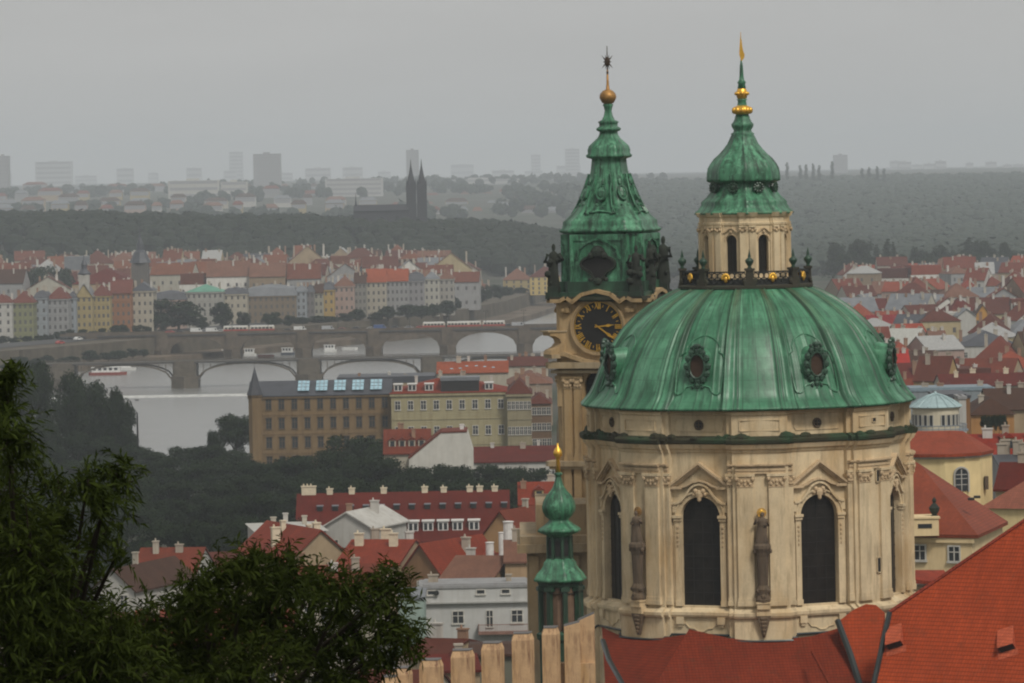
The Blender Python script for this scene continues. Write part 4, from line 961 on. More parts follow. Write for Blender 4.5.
for j in range(len(ys) - 1):
    for i in range(nx - 1): f.append((j * nx + i, j * nx + i + 1, (j + 1) * nx + i + 1, (j + 1) * nx + i))
def groundm():
    k = NT('ground'); g = k.n('ShaderNodeTexCoord').outputs['Object']
    a = k.noise(g, 0.012, 6, 0.65); b = k.noise(g, 0.15, 5, 0.7)
    col = k.mix(k.ramp(a, [(0.42, (0, 0, 0)), (0.58, (1, 1, 1))]), (0.035, 0.05, 0.025), (0.085, 0.08, 0.065))
    col = k.mix(k.math('MULTIPLY', b, 0.5), col, (0.05, 0.05, 0.04)); return k.fin(col, 0.9, 0.15)
M['ground'] = groundm()
mb = MB(); mb.add(v, f); tag(mb.build('ground', M['ground'], smooth=True), None, None, kind='structure')
def waterm():
    k = NT('river_water'); g = k.n('ShaderNodeTexCoord').outputs['Object']
    a = k.noise(k.mapv(g, (1, 2.5, 1)), 0.35, 4, 0.6); b = k.noise(k.mapv(g, (1, 3, 1)), 0.02, 4, 0.6)
    k.bump(k.math('ADD', a, k.math('MULTIPLY', b, 2)), 0.6, 0.3)
    return k.fin(k.mix(b, (0.13, 0.135, 0.13), (0.22, 0.22, 0.21)), 0.22, 0.5)
mb = MB(); mb.face([(-4200, 850, 0), (400, 850, 0), (400, 4100, 0), (-4200, 4100, 0)]); tag(mb.build('river', waterm()), None, None, kind='structure')
# quay walls
def quay(name, line, ztop, th, label, th0=12):
    mb = MB()
    for (a, b), (c, d) in zip(line, line[1:]):
        dx, dy = c - a, d - b; L = sqrt(dx * dx + dy * dy); n = (-dy / L * th, dx / L * th); o_ = th0; a += dy / L * o_; b -= dx / L * o_; c += dy / L * o_; d -= dx / L * o_; n = (n[0] - dy / L * o_, n[1] + dx / L * o_)
        v = [(a, b, -2), (c, d, -2), (c + n[0], d + n[1], -2), (a + n[0], b + n[1], -2)]; v += [(x, y, ztop) for x, y, _ in v]
        mb.add(v, [(0, 1, 5, 4), (1, 2, 6, 5), (2, 3, 7, 6), (3, 0, 4, 7), (4, 5, 6, 7)])
    return mb
qw = quay('', [(x, y) for x, y in FB[1:10]], 9.4, 9, ''); tag(qw.build('embankment_wall', M['quay']), 'long brown stone embankment wall on the far bank below the coloured houses', 'embankment')
lq = quay('', [(x, y) for x, y in FB[1:8]], 2.6, 16, '', 28); tag(lq.build('lower_quay', plainm('lower_quay_stone', (.11, .085, .06), .9, .2, 0, .5, .08)), 'low brown landing quay along the foot of the embankment wall', 'quay')
road = MB()
for (a, b), (c, d) in zip(FB[2:8], FB[3:9]): road.face([(a - 2, b + 9, 9.66), (c - 2, d + 9, 9.66), (c - 22, d + 24, 9.66), (a - 22, b + 24, 9.66)])
tag(road.build('quay_road', M['asphalt']), None, None, kind='structure')
# weir
mb = MB(); y0 = 1566
k = NT('foam'); g = k.n('ShaderNodeTexCoord').outputs['Object']
foam = k.fin(k.mix(k.ramp(k.noise(g, 0.5, 5, 0.8), [(0.3, (0, 0, 0)), (0.6, (1, 1, 1))]), (0.25, 0.26, 0.25), (0.55, 0.55, 0.53)), 0.7, 0.2)
for i in range(44):
    xa, xb = -165 + i * 5.2, -165 + (i + 1) * 5.2; q = lambda x: y0 + 3 * sin(x * .02) 
    mb.add([(xa, q(xa) - 1.2 - 2 * random.random(), .05), (xb, q(xb) - 1.2 - 2 * random.random(), .05), (xb, q(xb) + 3, .75), (xa, q(xa) + 3, .75)], [(0, 1, 2, 3)])
tag(mb.build('weir', foam), None, None, kind='structure')

# ------------------------------------------------------------------ houses
WM = {}
M['winframe'] = plainm('pale_window_frame', (0.5, 0.48, 0.43), .7); M['farglass'] = plainm('distant_window', (0.085, 0.08, 0.078), .5); M['winframe2'] = plainm('brown_window_frame', (0.12, 0.085, 0.05), .7)
def window_mesh(w_, h_, style='cross'):
    key = (round(w_, 2), round(h_, 2), style)
    if key in WM: return WM[key]
    mb = MB(); a, b = w_ / 2, h_ / 2; t = .13 if w_ > .9 else .08
    if style == 'far': mb.box(-a, a, -.06, .05, -b, b, 1)
    else:
        mb.add([(-a, -.02, -b), (a, -.02, -b), (a, -.02, b), (-a, -.02, b)], [(0, 1, 2, 3)], 1)
        mb.box(-a - t, -a, -.1, .05, -b - t, b + t); mb.box(a, a + t, -.1, .05, -b - t, b + t); mb.box(-a, a, -.1, .05, b, b + t); mb.box(-a - t * 1.5, a + t * 1.5, -.18, .05, -b - t * 1.6, -b)
        if style != 'plain': mb.box(-.05, .05, -.07, .03, -b, b); mb.box(-a, a, -.068, .028, b * .25 - .045, b * .25 + .045)
        if style == 'hood': mb.box(-a - t * 2, a + t * 2, -.3, .05, b + t * 1.4, b + t * 2.6)
    o = mb.build('window', [M['winframe2'] if style == 'hood' else M['winframe'], M['farglass'] if style == 'far' else M['glass2']]); WM[key] = o.data; bpy.data.objects.remove(o); return WM[key]
def chimney(parent, x, y, z0, z1, w_=.9, d=.6, mat=None, round_=False):
    mb = MB()
    if round_: mb.lathe([(w_ / 2, z0), (w_ / 2, z1 - .2), (w_ * .58, z1 - .15), (w_ * .58, z1 - .05), (w_ * .3, z1)], 12, x, y)
    else:
        mb.box(x - w_ / 2, x + w_ / 2, y - d / 2, y + d / 2, z0, z1); mb.box(x - w_ / 2 - .1, x + w_ / 2 + .1, y - d / 2 - .1, y + d / 2 + .1, z1 + .002, z1 + .18)
        if w_ > .8:
            for k in range(max(1, int(w_ / .7))): xx = x - w_ / 2 + .35 + k * .6; mb.lathe([(.14, z1 + .18), (.11, z1 + .55)], 6, xx, y)
    return mb.build('chimney', mat or M['white'], parent)
CHM = [plaster((.42, .38, .31), .6), plaster((.5, .48, .44), .5), plaster((.28, .17, .11), .6), plaster((.35, .3, .24), .6)]
def house(cx, Y, w_, dep, zg, ze, zr, wall, roof, style='gable', rot=0, label='', cat='house', group=None, nfl=3, nb=5, ns=0, chim=2, dorm=0, over=.4, wstyle='cross', name='house', win=(1.0, 1.6), sky_=0, base_shift=0, chmat=None, cornice=False, side_left=False, dormmat=None, glassrows=None):
    """front-centre at (cx, Y); local x right, y back"""
    t = thing(name, label, cat, (cx, Y, zg), rot, group); H_ = ze - zg; h2 = zr - zg; a = w_ / 2
    mb = MB()
    if style == 'front':     # gable towards the viewer, ridge runs back
        mb.xz([(-a, 0), (a, 0), (a, H_), (0, h2), (-a, H_)], 0, dep, 0)
    elif style == 'gable':   # ridge runs left to right
        mb.box(-a, a, 0, dep, 0, H_)
        mb.add([(s * a, y, z) for s in (-1, 1) for y, z in ((0, H_ + .004), (dep, H_ + .004), (dep / 2, h2))], [(0, 2, 1), (3, 4, 5)])
    elif style == 'mono': mb.box(-a, a, 0, dep, 0, H_); 
    else: mb.box(-a, a, 0, dep, 0, H_)
    wl = mb.build('wall', wall, t)
    mb = MB(); o_ = over; th = .22
    def slab(p):     # thick roof plane
        n = len(p); pts = [Vector(q) for q in p]; lo = [q - Vector((0, 0, th)) for q in pts]
        mb.add([tuple(q) for q in pts] + [tuple(q) for q in lo], [tuple(range(n)), tuple(range(2 * n - 1, n - 1, -1))] + [(i, n + i, n + (i + 1) % n, (i + 1) % n) for i in range(n)])
    if style == 'front':
        sl_ = (h2 - H_) / a
        slab([(-a - o_, -o_, H_ - o_ * sl_ + th), (0, -o_, h2 + th), (0, dep + o_, h2 + th), (-a - o_, dep + o_, H_ - o_ * sl_ + th)][::-1])
        slab([(a + o_, -o_, H_ - o_ * sl_ + th), (0, -o_, h2 + th), (0, dep + o_, h2 + th), (a + o_, dep + o_, H_ - o_ * sl_ + th)])
    elif style == 'gable':
        sl_ = (h2 - H_) / (dep / 2)
        slab([(-a - o_ * .5, -o_, H_ - o_ * sl_ + th), (a + o_ * .5, -o_, H_ - o_ * sl_ + th), (a + o_ * .5, dep / 2, h2 + th), (-a - o_ * .5, dep / 2, h2 + th)])
        slab([(-a - o_ * .5, dep + o_, H_ - o_ * sl_ + th), (a + o_ * .5, dep + o_, H_ - o_ * sl_ + th), (a + o_ * .5, dep / 2, h2 + th), (-a - o_ * .5, dep / 2, h2 + th)][::-1])
    elif style in ('hip', 'mansard'):
        e = [(-a - o_, -o_), (a + o_, -o_), (a + o_, dep + o_), (-a - o_, dep + o_)]; hh = min(dep / 2, a) * .95
        if style == 'mansard':
            k = .9; mid = [(-a + k, k), (a - k, k), (a - k, dep - k), (-a + k, dep - k)]; zm = H_ + (h2 - H_) * .72
            v = [(x, y, H_ + .05) for x, y in e] + [(x, y, zm) for x, y in mid]; mb.add(v, [(i, (i + 1) % 4, 4 + (i + 1) % 4, 4 + i) for i in range(4)] + [(3, 2, 1, 0)])
            e = mid; z0 = zm
        else: z0 = H_ + .05
        if dep <= 2 * a: r0, r1 = (-a + hh, dep / 2), (a - hh, dep / 2)
        else: r0, r1 = (0, hh), (0, dep - hh)
        v = [(x, y, z0) for x, y in e] + [(*r0, h2), (*r1, h2)]
        if dep <= 2 * a: mb.add(v, [(0, 1, 5, 4), (2, 3, 4, 5), (1, 2, 5), (3, 0, 4), (3, 2, 1, 0)])
        else: mb.add(v, [(0, 1, 4), (1, 2, 5, 4), (2, 3, 5), (3, 0, 4, 5), (3, 2, 1, 0)])
    else:
        mb.box(-a - .15, a + .15, -.15, dep + .15, H_ + .003, H_ + .35); mb.box(-a + .5, a - .5, .5, dep - .5, H_ + .353, max(h2, H_ + .5))
    rf = mb.build('roof', roof, t)
    def zroof(x, y):
        if style == 'front': return h2 - abs(x) / a * (h2 - H_)
        if style == 'flat': return H_
        return H_ + (h2 - H_) * min(1, min(y, dep - y) / (dep / 2), ((a - abs(x)) / (min(dep / 2, a)) if style == 'hip' else 1))
    if cornice:
        mb = MB(); mb.box(-a - .35, a + .35, -.35, -.003, H_ - .6, H_ - .05); mb.box(-a - .35, -a - .003, 0, dep, H_ - .6, H_ - .05); mb.box(a + .003, a + .35, 0, dep, H_ - .6, H_ - .05)
        for i in range(1, nfl): mb.box(-a - .1, a + .1, -.12, -.003, H_ * i / nfl - .12, H_ * i / nfl + .08); mb.box(a + .003, a + .12, 0, dep, H_ * i / nfl - .12, H_ * i / nfl + .08)
        mb.build('cornice', wall, t)
    rs = random.Random(int(cx * 10 + Y))
    for i in range(chim):
        x = -a * .85 + 1.7 * a * (i + rs.uniform(.1, .9)) / chim; y = dep * rs.uniform(.3, .6); z0 = zroof(x, y)
        chimney(rf, x, y, z0 - .4, max(z0 + rs.uniform(1.0, 1.9), h2 + rs.uniform(-.2, .7)), rs.uniform(.6, 1.3), .6, chmat or rs.choice(CHM))
    me = window_mesh(win[0], win[1], wstyle)
    if nfl and nb:
        rows = glassrows or range(nfl)
        for j in rows:
            z = H_ * (j + .55) / nfl
            for i in range(nb): shared(me, 'window', t, (-a + w_ * (i + .5) / nb, -.001, z))
            for i in range(ns):
                if side_left: shared(me, 'window', t, (-a - .001, dep * (i + .5) / ns, z), -pi / 2)
                else: shared(me, 'window', t, (a + .001, dep * (i + .5) / ns, z), pi / 2)
    for i in range(dorm):
        x = -a * .85 + 1.7 * a * (i + .5) / dorm; y = dep * .12; z0 = zroof(x, y) 
        mb = MB(); dw = .7; mb.box(x - dw, x + dw, y, y + dep * .22, z0 - .1, z0 + 1.5, 0); mb.xz([(x - dw - .15, z0 + 1.5), (x + dw + .15, z0 + 1.5), (x, z0 + 2.1)], y - .15, y + dep * .3, 1)
        mb.box(x - .42, x + .42, y - .03, y, z0 + .25, z0 + 1.3, 2)
        mb.build('dormer', [dormmat or wall, roof, M['glass2']], rf)
    for i in range(sky_):
        x = -a * .8 + 1.6 * a * (i + rs.uniform(.2, .8)) / sky_; y = dep * rs.uniform(.15, .33); z0 = zroof(x, y); s1 = (h2 - H_) / (dep / 2)
        if style in ('hip', 'gable'): mb = MB(); mb.add([(x - .4, y, z0 + th + .06), (x + .4, y, z0 + th + .06), (x + .4, y + .8, z0 + th + .06 + .8 * s1), (x - .4, y + .8, z0 + th + .06 + .8 * s1)], [(0, 1, 2, 3)]); mb.build('skylight', M['skylight'], rf)
    return t, wl, rf
def hpx(x0, x1, ye, yr, Y, dep, wall, roof, style='gable', rot=0, **kw):
    s = Y / F; xm = (x0 + x1) / 2; a = P(x0, ye, Y); b = P(x1, ye, Y)
    w_ = (b.x - a.x) / max(.35, abs(cos(rot))) if 'width' not in kw else kw.pop('width')
    ze = (a.z + b.z) / 2; zr = P(xm, yr, Y + (0 if style == 'front' else dep / 2)).z; zg = kw.pop('zg', G((a.x + b.x) / 2, Y))
    return house((a.x + b.x) / 2, Y, w_, dep, zg, ze, zr, wall, roof, style, rot, **kw)
def c8(r, g, b, k=1.0): return mul(s2l((r, g, b)), k)
_tiles0 = tiles
def tiles(c, *a, **k): return _tiles0((c[0] * .76, c[1] * .76, c[2] * .64), *a, **k)
RED = tiles(c8(132, 62, 45)); RED2 = tiles(c8(150, 62, 42)); RED3 = tiles(c8(108, 54, 42)); RED4 = tiles(c8(170, 85, 58)); BRN = tiles(c8(88, 60, 50)); PNK = tiles(c8(142, 100, 88)); GRYR = plainm('grey_sheet_roof', c8(105, 108, 112), .5, .4, 0, .2, .3)
DARK = plainm('dark_slate_roof', c8(62, 64, 70), .5, .4, 0, .25, .3); ORG = tiles(c8(175, 88, 58)); GRN = plainm('verdigris_sheet', c8(90, 140, 120), .5, .4, 0, .2, .3); MAR = tiles(c8(112, 40, 30)); 
def W(r, g, b, d=.45): return plaster(c8(r, g, b, .72), d)
WH = W(205, 203, 196); CR = W(196, 188, 170); BE = W(185, 163, 132); GY = W(165, 165, 165); YE = W(184, 166, 116); PI = W(185, 160, 148); OR = W(164, 116, 82); GN = W(148, 150, 112); BL = W(165, 172, 178); OC = W(190, 140, 75)

# --- the row of apartment houses along the far quay
ER = _tiles0((.17, .052, .036))
E = [ # x0, x1, eave, ridge, Y, wall, roof, style, floors, bays, dormers, label
 (-12, 12, 303, 294, 1895, WH, ER, 'hip', 5, 3, 0, 'off-white quay house at the left edge of the far bank'),
 (12, 33, 303, 291, 1900, GN, ER, 'hip', 5, 4, 0, 'yellow-green quay house with a bright red roof'),
 (34, 47, 298, 290, 1915, BL, DARK, 'mansard', 5, 2, 0, 'narrow blue-grey quay house with a dark mansard roof'),
 (47, 68, 299, 287, 1920, GY, ER, 'hip', 5, 4, 0, 'grey quay house with a red hipped roof'),
 (68, 76, 298, 291, 1935, BL, DARK, 'mansard', 5, 1, 0, 'very narrow grey quay house beside the yellow gabled one'),
 (76, 92, 296, 284, 1940, YE, GRYR, 'front', 5, 3, 0, 'yellow quay house with a pale ornate gable and lantern turret'),
 (92, 110, 296, 284, 1950, YE, ER, 'hip', 5, 4, 0, 'plain yellow quay house next to the orange one'),
 (110, 131, 293, 280, 1960, OR, ER, 'gable', 5, 4, 0, 'orange quay house with a brick red roof'),
 (131, 153, 291, 282, 1970, CR, DARK, 'hip', 5, 4, 0, 'pale green-cream quay house left of the big round tree'),
 (153, 186, 300, 290, 2030, PI, DARK, 'mansard', 4, 6, 5, 'pinkish house with a dark dormered roof behind the big round tree'),
 (186, 223, 292, 284, 2035, W(178, 176, 168), GRN, 'hip', 4, 7, 0, 'grey palace on the far quay with a flat green copper roof'),
 (223, 247, 294, 287, 2045, CR, DARK, 'mansard', 4, 4, 3, 'cream quay house with arched gable windows right of the green-roofed palace'),
 (247, 296, 296, 284, 2055, W(140, 125, 105), GRYR, 'mansard', 4, 9, 8, 'long brown-grey quay building with a row of small pale dormers'),
 (296, 306, 291, 285, 2060, BL, GRYR, 'mansard', 5, 2, 0, 'slim pale blue quay house'),
 (306, 314, 292, 284, 2070, W(135, 130, 128), DARK, 'mansard', 4, 2, 0, 'narrow dark grey quay house right of the pale blue one'),
 (314, 323, 293, 284, 2075, W(175, 172, 155), BRN, 'gable', 4, 2, 0, 'narrow greyish cream quay house left of a slim yellow one'),
 (323, 334, 290, 281, 2080, W(195, 165, 100), DARK, 'mansard', 4, 2, 0, 'slim bright yellow quay house with a dark attic'),
 (334, 354, 286, 276, 2090, PI, PNK, 'hip', 4, 4, 0, 'pink quay house with a pinkish roof'),
 (354, 366, 283, 273, 2100, W(150, 148, 140), BRN, 'gable', 5, 3, 0, 'grey quay house between the pink one and the orange roof'),
 (366, 386, 282, 269, 2110, W(190, 182, 165), ORG, 'gable', 5, 4, 0, 'grey-cream quay house under the left half of the orange roof'),
 (386, 408, 281, 269, 2120, GY, ORG, 'gable', 5, 5, 0, 'grey quay house under the right half of the orange roof'),
 (408, 424, 281, 271, 2130, W(160, 158, 160), DARK, 'mansard', 5, 3, 2, 'grey quay house with a dark attic right of the orange roof'),
 (424, 439, 279, 271, 2140, W(195, 192, 180), GRYR, 'hip', 5, 3, 0, 'pale quay house with a light grey roof near the row\'s right end'),
 (439, 454, 279, 270, 2150, W(172, 168, 160), PNK, 'hip', 5, 3, 0, 'last grey quay house of the row with a pinkish roof and long side wall')]
for (a, b, e, r, Y, wl, rf, st, fl, nb, dm, lab) in E:
    house_o = hpx(a, b, e, r, Y, 20, wl, rf, st, label=lab, cat='house', group='apartment houses along the far quay', nfl=fl, nb=nb, dorm=dm, chim=3, wstyle='far', win=(.95, 1.6), ns=4 if b > 440 or b == 33 or b == 153 else 0, over=.5, zg=8.5, cornice=True)
    if 'lantern turret' in lab:
        t = house_o[0]; mb = MB(); mb.box(-2.2, 2.2, .5, 5, 20, 27, 0); mb.lathe([(2.6, 27), (2.9, 27.5), (1.2, 29.5), (1.2, 31), (1.5, 31.2), (.2, 34), (.05, 37)], 8, 0, 2.7, 1); mb.build('turret', [W(190, 188, 180), DARK], t)
hpx(72, 136, 284, 268, 2160, 46, BE, MAR, 'hip', label='broad dark red hipped roof rising behind the yellow and orange quay houses', cat='house', nfl=0, nb=0, chim=4, zg=8.5)
t_ = thing('church_tower', 'small dark pointed tower right of the broad dark red roof', 'tower', P(141, 300, 2150)); t_.location.z = 8.5
mb = MB(); mb.box(-4, 4, -4, 4, 0, 28); mb.build('shaft', W(110, 105, 100), t_); mb = MB(); mb.lathe([(5.4, 28), (4.2, 30), (3, 33), (1.8, 34), (1.6, 37), (.6, 40), (.1, 46)], 8); mb.build('cap', DARK, t_)
hpx(460, 494, 289, 281, 2500, 20, WH, PNK, 'hip', label='white villa with chimneys below the wooded hill near the river bend', cat='house', nfl=3, nb=5, chim=5, zg=8.5, wstyle='far')
hpx(503, 532, 280, 268, 2520, 22, YE, PNK, 'hip', label='yellow gabled house beside the clock tower on the far bank', cat='house', nfl=3, nb=4, chim=3, zg=8.5, wstyle='far')
hpx(530, 560, 277, 266, 2480, 22, W(215, 190, 120), RED3, 'hip', label='pale yellow block touching the clock tower outline on the far bank', cat='house', nfl=4, nb=5, chim=3, zg=8.5, wstyle='far')

# --- big buildings on the near bank
def big(label, x0, x1, ye, yr, Y, dep, wall, roof, **kw): return hpx(x0, x1, ye, yr, Y, dep, wall, roof, label=label, cat='building', name='apartment_building', **kw)
t, wl, rf = big('ochre brown three-storey building with grey roof, blue-white skylights and a corner spire', 249, 391, 395, 381, 1060, 16, W(142, 118, 84, .6), DARK, style='gable', nfl=4, nb=11, chim=0, over=.5, wstyle='hood', win=(1.2, 2.4), cornice=True, zg=6)
for i in range(5):
    x = P(303 + i * 18.2, 388, 1060).x - t.location.x; zb = P(320, 394, 1060).z - t.location.z; mb = MB()
    sl = (rf.bound_box[1][2] - 0) ; s1 = (P(320, 381, 1068).z - P(320, 395, 1060).z) / 8.0
    mb.add([(x - 1.35, .9, zb + .9 * s1 + .5), (x + 1.35, .9, zb + .9 * s1 + .5), (x + 1.35, 6.6, zb + 6.6 * s1 + .5), (x - 1.35, 6.6, zb + 6.6 * s1 + .5)], [(0, 1, 2, 3)], 0)
    for yy in (2.8, 4.7): mb.box(x - 1.4, x + 1.4, yy, yy + .15, zb + yy * s1 + .45, zb + yy * s1 + .62, 1)
    for xx in (-.5, .5): mb.add([(x + xx - .07, .9, zb + .9 * s1 + .56), (x + xx + .07, .9, zb + .9 * s1 + .56), (x + xx + .07, 6.6, zb + 6.6 * s1 + .56), (x + xx - .07, 6.6, zb + 6.6 * s1 + .56)], [(0, 1, 2, 3)], 1)
    mb.build('skylight', [M['skylight'], M['greymetal']], rf)
mb = MB(); tx = P(255, 395, 1060).x - t.location.x; zc = P(255, 397, 1060).z - t.location.z
mb.lathe([(1.65, 0), (1.65, zc), (1.9, zc + .1), (1.9, zc + .5)], 8, tx, .1, 0, pi / 8); mb.lathe([(2.1, zc + .5), (1.7, zc + 1.6), (1.0, zc + 3.6), (.05, zc + 7.0), (.03, zc + 8.5)], 8, tx, .1, 1, pi / 8); mb.build('corner_turret', [W(142, 118, 84, .6), DARK], t)
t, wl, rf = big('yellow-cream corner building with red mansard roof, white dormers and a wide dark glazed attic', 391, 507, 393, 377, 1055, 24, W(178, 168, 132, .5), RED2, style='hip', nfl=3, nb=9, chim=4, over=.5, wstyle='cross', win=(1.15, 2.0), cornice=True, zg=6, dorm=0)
zb = P(450, 393, 1055).z - t.location.z; xl = t.location.x
for x in (398, 412, 429, 489):
    mb = MB(); xx = P(x, 390, 1055).x - xl; mb.box(xx - .95, xx + .95, 1.2, 5, zb + .6, zb + 2.1, 0); mb.box(xx - 1.15, xx + 1.15, 1.0, 5, zb + 2.103, zb + 2.3, 0)
    for q in (-.45, .45): mb.box(xx + q - .33, xx + q + .33, 1.15, 1.2, zb + .8, zb + 1.9, 1)
    mb.build('dormer', [M['white'], M['glass2']], rf)
mb = MB(); x0, x1 = P(441, 385, 1055).x - xl, P(479, 385, 1055).x - xl; mb.box(x0, x1, .8, 9, zb + .3, zb + 2.8, 1); mb.box(x0 - .2, x1 + .2, .6, 9.2, zb + 2.803, zb + 3.6, 2); mb.box(x0, x1, .5, .8, zb + .3, zb + .9, 1); mb.build('glazed_attic', [M['white'], M['black'], GRYR], rf)
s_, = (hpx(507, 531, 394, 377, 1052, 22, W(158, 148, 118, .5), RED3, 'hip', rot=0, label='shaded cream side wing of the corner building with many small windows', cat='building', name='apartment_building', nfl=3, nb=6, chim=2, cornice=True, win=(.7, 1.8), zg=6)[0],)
hpx(527, 551, 404, 392, 1090, 26, W(125, 98, 72), RED3, 'hip', label='brown apartment house with two window rows beside the clock tower', cat='house', nfl=3, nb=5, chim=3, win=(.9, 1.7), zg=8)
hpx(508, 552, 384, 371, 1200, 30, W(170, 150, 130), PNK, 'hip', label='house with wide pinkish hipped roof behind the brown apartment house', cat='house', nfl=0, nb=0, chim=4, zg=8)
hpx(437, 508, 373, 362, 1240, 22, CR, ORG, 'gable', label='long bright red roof with white skylights behind the corner building', cat='house', nfl=0, nb=0, chim=3, sky_=6, zg=8)
hpx(508, 548, 366, 357, 1330, 22, CR, RED3, 'gable', label='dark red roof just above the pinkish hipped roof near the tower', cat='house', nfl=0, nb=0, chim=5, zg=8)
hpx(335, 437, 383, 375, 1230, 22, BE, DARK, 'flat', label='flat dark roof with terrace plants behind the skylit building', cat='house', nfl=0, nb=0, chim=3, zg=8)
# white gabled barn-like house
bw = P(440, 470, 905); bw.z = 9; t = thing('white_gabled_house', 'white blank slanting gable wall beside the dark park trees', 'house', bw); mb = MB()
pl_ = [(P(x, y, 905).x - bw.x, P(x, y, 905).z - 9) for x, y in ((409, 459), (441, 433), (467, 432), (473, 452))]; pl_ = [(pl_[0][0], 0)] + pl_ + [(pl_[-1][0], 0)]
mb.xz(pl_[::-1], 0, 13); mb.build('wall', W(225, 222, 212, .25), t); mb = MB(); bar2(mb, pl_[1], pl_[2], .3, -.15, 13.2); bar2(mb, pl_[2], pl_[3], .25, -.15, 13.2); mb.build('roof', RED, t)
o = chimney(t, 4.5, 6, pl_[2][1] - 3, pl_[2][1] + 1.2, .8, .6)
hpx(384, 430, 453, 430, 912, 12, CR, RED, 'gable', label='low red roof with small dormers left of the white blank gable', cat='house', nfl=1, nb=3, chim=2, dorm=4, zg=9)
hpx(470, 560, 462, 447, 960, 22, WH, MAR, 'gable', label='long dark red roof right of the white blank gable', cat='house', nfl=1, nb=8, chim=3, zg=9)
# long red roof with two rows of dormers
t, wl, rf = hpx(296, 509, 541, 493, 742, 22, W(170, 150, 120), MAR, 'gable', label='very long dark red roof with a row of white dormers', cat='building', name='long_building', nfl=1, nb=0, chim=0, zg=11, over=.5)
L = t.location; d = 22; H_ = P(400, 541, 742).z - L.z; h2 = P(400, 493, 753).z - L.z
for i in range(13):
    x = P(318 + i * 15.5, 500, 742).x - L.x; y = 7.2; z = H_ + (h2 - H_) * y / 11; mb = MB()
    mb.box(x - .45, x + .45, y - .5, y + 1.2, z, z + .75, 1); mb.box(x - .55, x + .55, y - .7, y + 1.3, z + .753, z + .9, 0); mb.build('roof_vent', [M['greymetal'], M['black']], rf)
for i, px_ in enumerate((378, 393, 413, 428, 443, 457.5, 474)):
    x = P(px_, 530, 742).x - L.x; y = 1.9; z = H_ + (h2 - H_) * y / 11; mb = MB()
    mb.box(x - .85, x + .85, y, y + 3, z - .2, z + 1.7, 0); mb.box(x - 1.05, x + 1.05, y - .2, y + 3.2, z + 1.703, z + 1.9, 0)
    for q in (-.4, .4): mb.box(x + q - .27, x + q + .27, y - .04, y, z + .35, z + 1.45, 1)
    mb.build('dormer', [M['white'], M['glass2']], rf)
for px_, hh in ((309, 2.6), (330, 1.6), (352, 1.7), (384, 1.6), (425, 1.7), (444, 1.4), (470, 1.5), (480, 1.5), (495, 1.4)):
    x = P(px_, 500, 753).x - L.x; chimney(rf, x, 11, h2 - .3, h2 + hh * .5, 2.4 if px_ == 309 else 1.0, .8, M['cream'])
# cluster in front of it
hpx(258, 326, 532, 524, 655, 18, WH, WH, 'hip', rot=R(8), label='white house with white hipped roof left of the red roof cluster', cat='house', nfl=2, nb=3, chim=3, zg=12)
hpx(322, 372, 528, 513, 662, 14, WH, WH, 'front', rot=R(-20), label='white stepped gable house in front of the very long dark red roof', cat='house', nfl=2, nb=2, chim=2, zg=12)
hpx(290, 352, 560, 531, 612, 20, BE, RED2, 'front', rot=R(24), label='steep red roof with beige chimneys, leftmost of the front cluster', cat='house', nfl=2, nb=2, chim=4, zg=13, chmat=M['cream'])
hpx(335, 398, 566, 541, 600, 20, BE, RED2, 'gable', rot=R(-12), label='dark red roof with thick beige chimneys above the foreground tree', cat='house', nfl=2, nb=4, chim=3, zg=13, chmat=M['cream'])
hpx(300, 385, 594, 566, 560, 18, CR, RED, 'gable', rot=R(10), label='red roof half hidden by the foreground tree\'s right crown', cat='house', nfl=2, nb=5, chim=3, zg=13)
hpx(372, 430, 556, 541, 640, 14, W(175, 150, 118), RED, 'gable', rot=R(18), label='brick red roof with small vents right of the beige chimneys', cat='house', nfl=2, nb=3, chim=2, zg=12)
t, wl, rf = hpx(402, 440, 572, 545, 600, 16, W(150, 115, 82), RED2, 'front', rot=R(-30), label='house with brown triangular gable and glossy red roof slope', cat='house', nfl=2, nb=1, chim=1, zg=13, sky_=0)
hpx(440, 492, 580, 557, 588, 16, W(160, 130, 100), PNK, 'gable', rot=R(-16), label='weathered pinkish brown roof with two dark hatches behind the white flat building', cat='house', nfl=0, nb=0, chim=1, zg=13)
t, wl, rf = hpx(478, 529, 578, 554, 598, 20, W(190, 170, 150), RED2, 'gable', rot=R(-5), label='red roof with four white round chimneys', cat='house', nfl=0, nb=0, chim=0, zg=13)
L = t.location
for px_, yt, wd in ((474, 556, 1.9), (486, 542, 2.2), (498, 532, 1.6), (505, 521, 2.7)):
    x = P(px_, 560, 604).x - L.x; chimney(rf, x, 6, P(px_, 572, 604).z - L.z, P(px_, yt, 604).z - L.z, wd * .55 * .9, .8, M['white'], True)
hpx(480, 522, 540, 512, 640, 14, W(190, 150, 105), RED, 'front', rot=R(-28), label='house with ochre gable wall and red roof left of the green turret', cat='house', nfl=3, nb=0, chim=1, zg=13)
hpx(519, 560, 505, 483, 700, 16, W(195, 155, 120), RED2, 'gable', label='red roof with a small yellow dormer between tower and merlons', cat='house', nfl=2, nb=3, chim=2, dorm=1, zg=12, dormmat=YE)
t, wl, rf = hpx(505, 545, 562, 541, 590, 12, W(190, 160, 125), PNK, 'gable', label='pale pink roof strip directly left of the turret lantern', cat='house', nfl=0, nb=0, chim=1, zg=13)
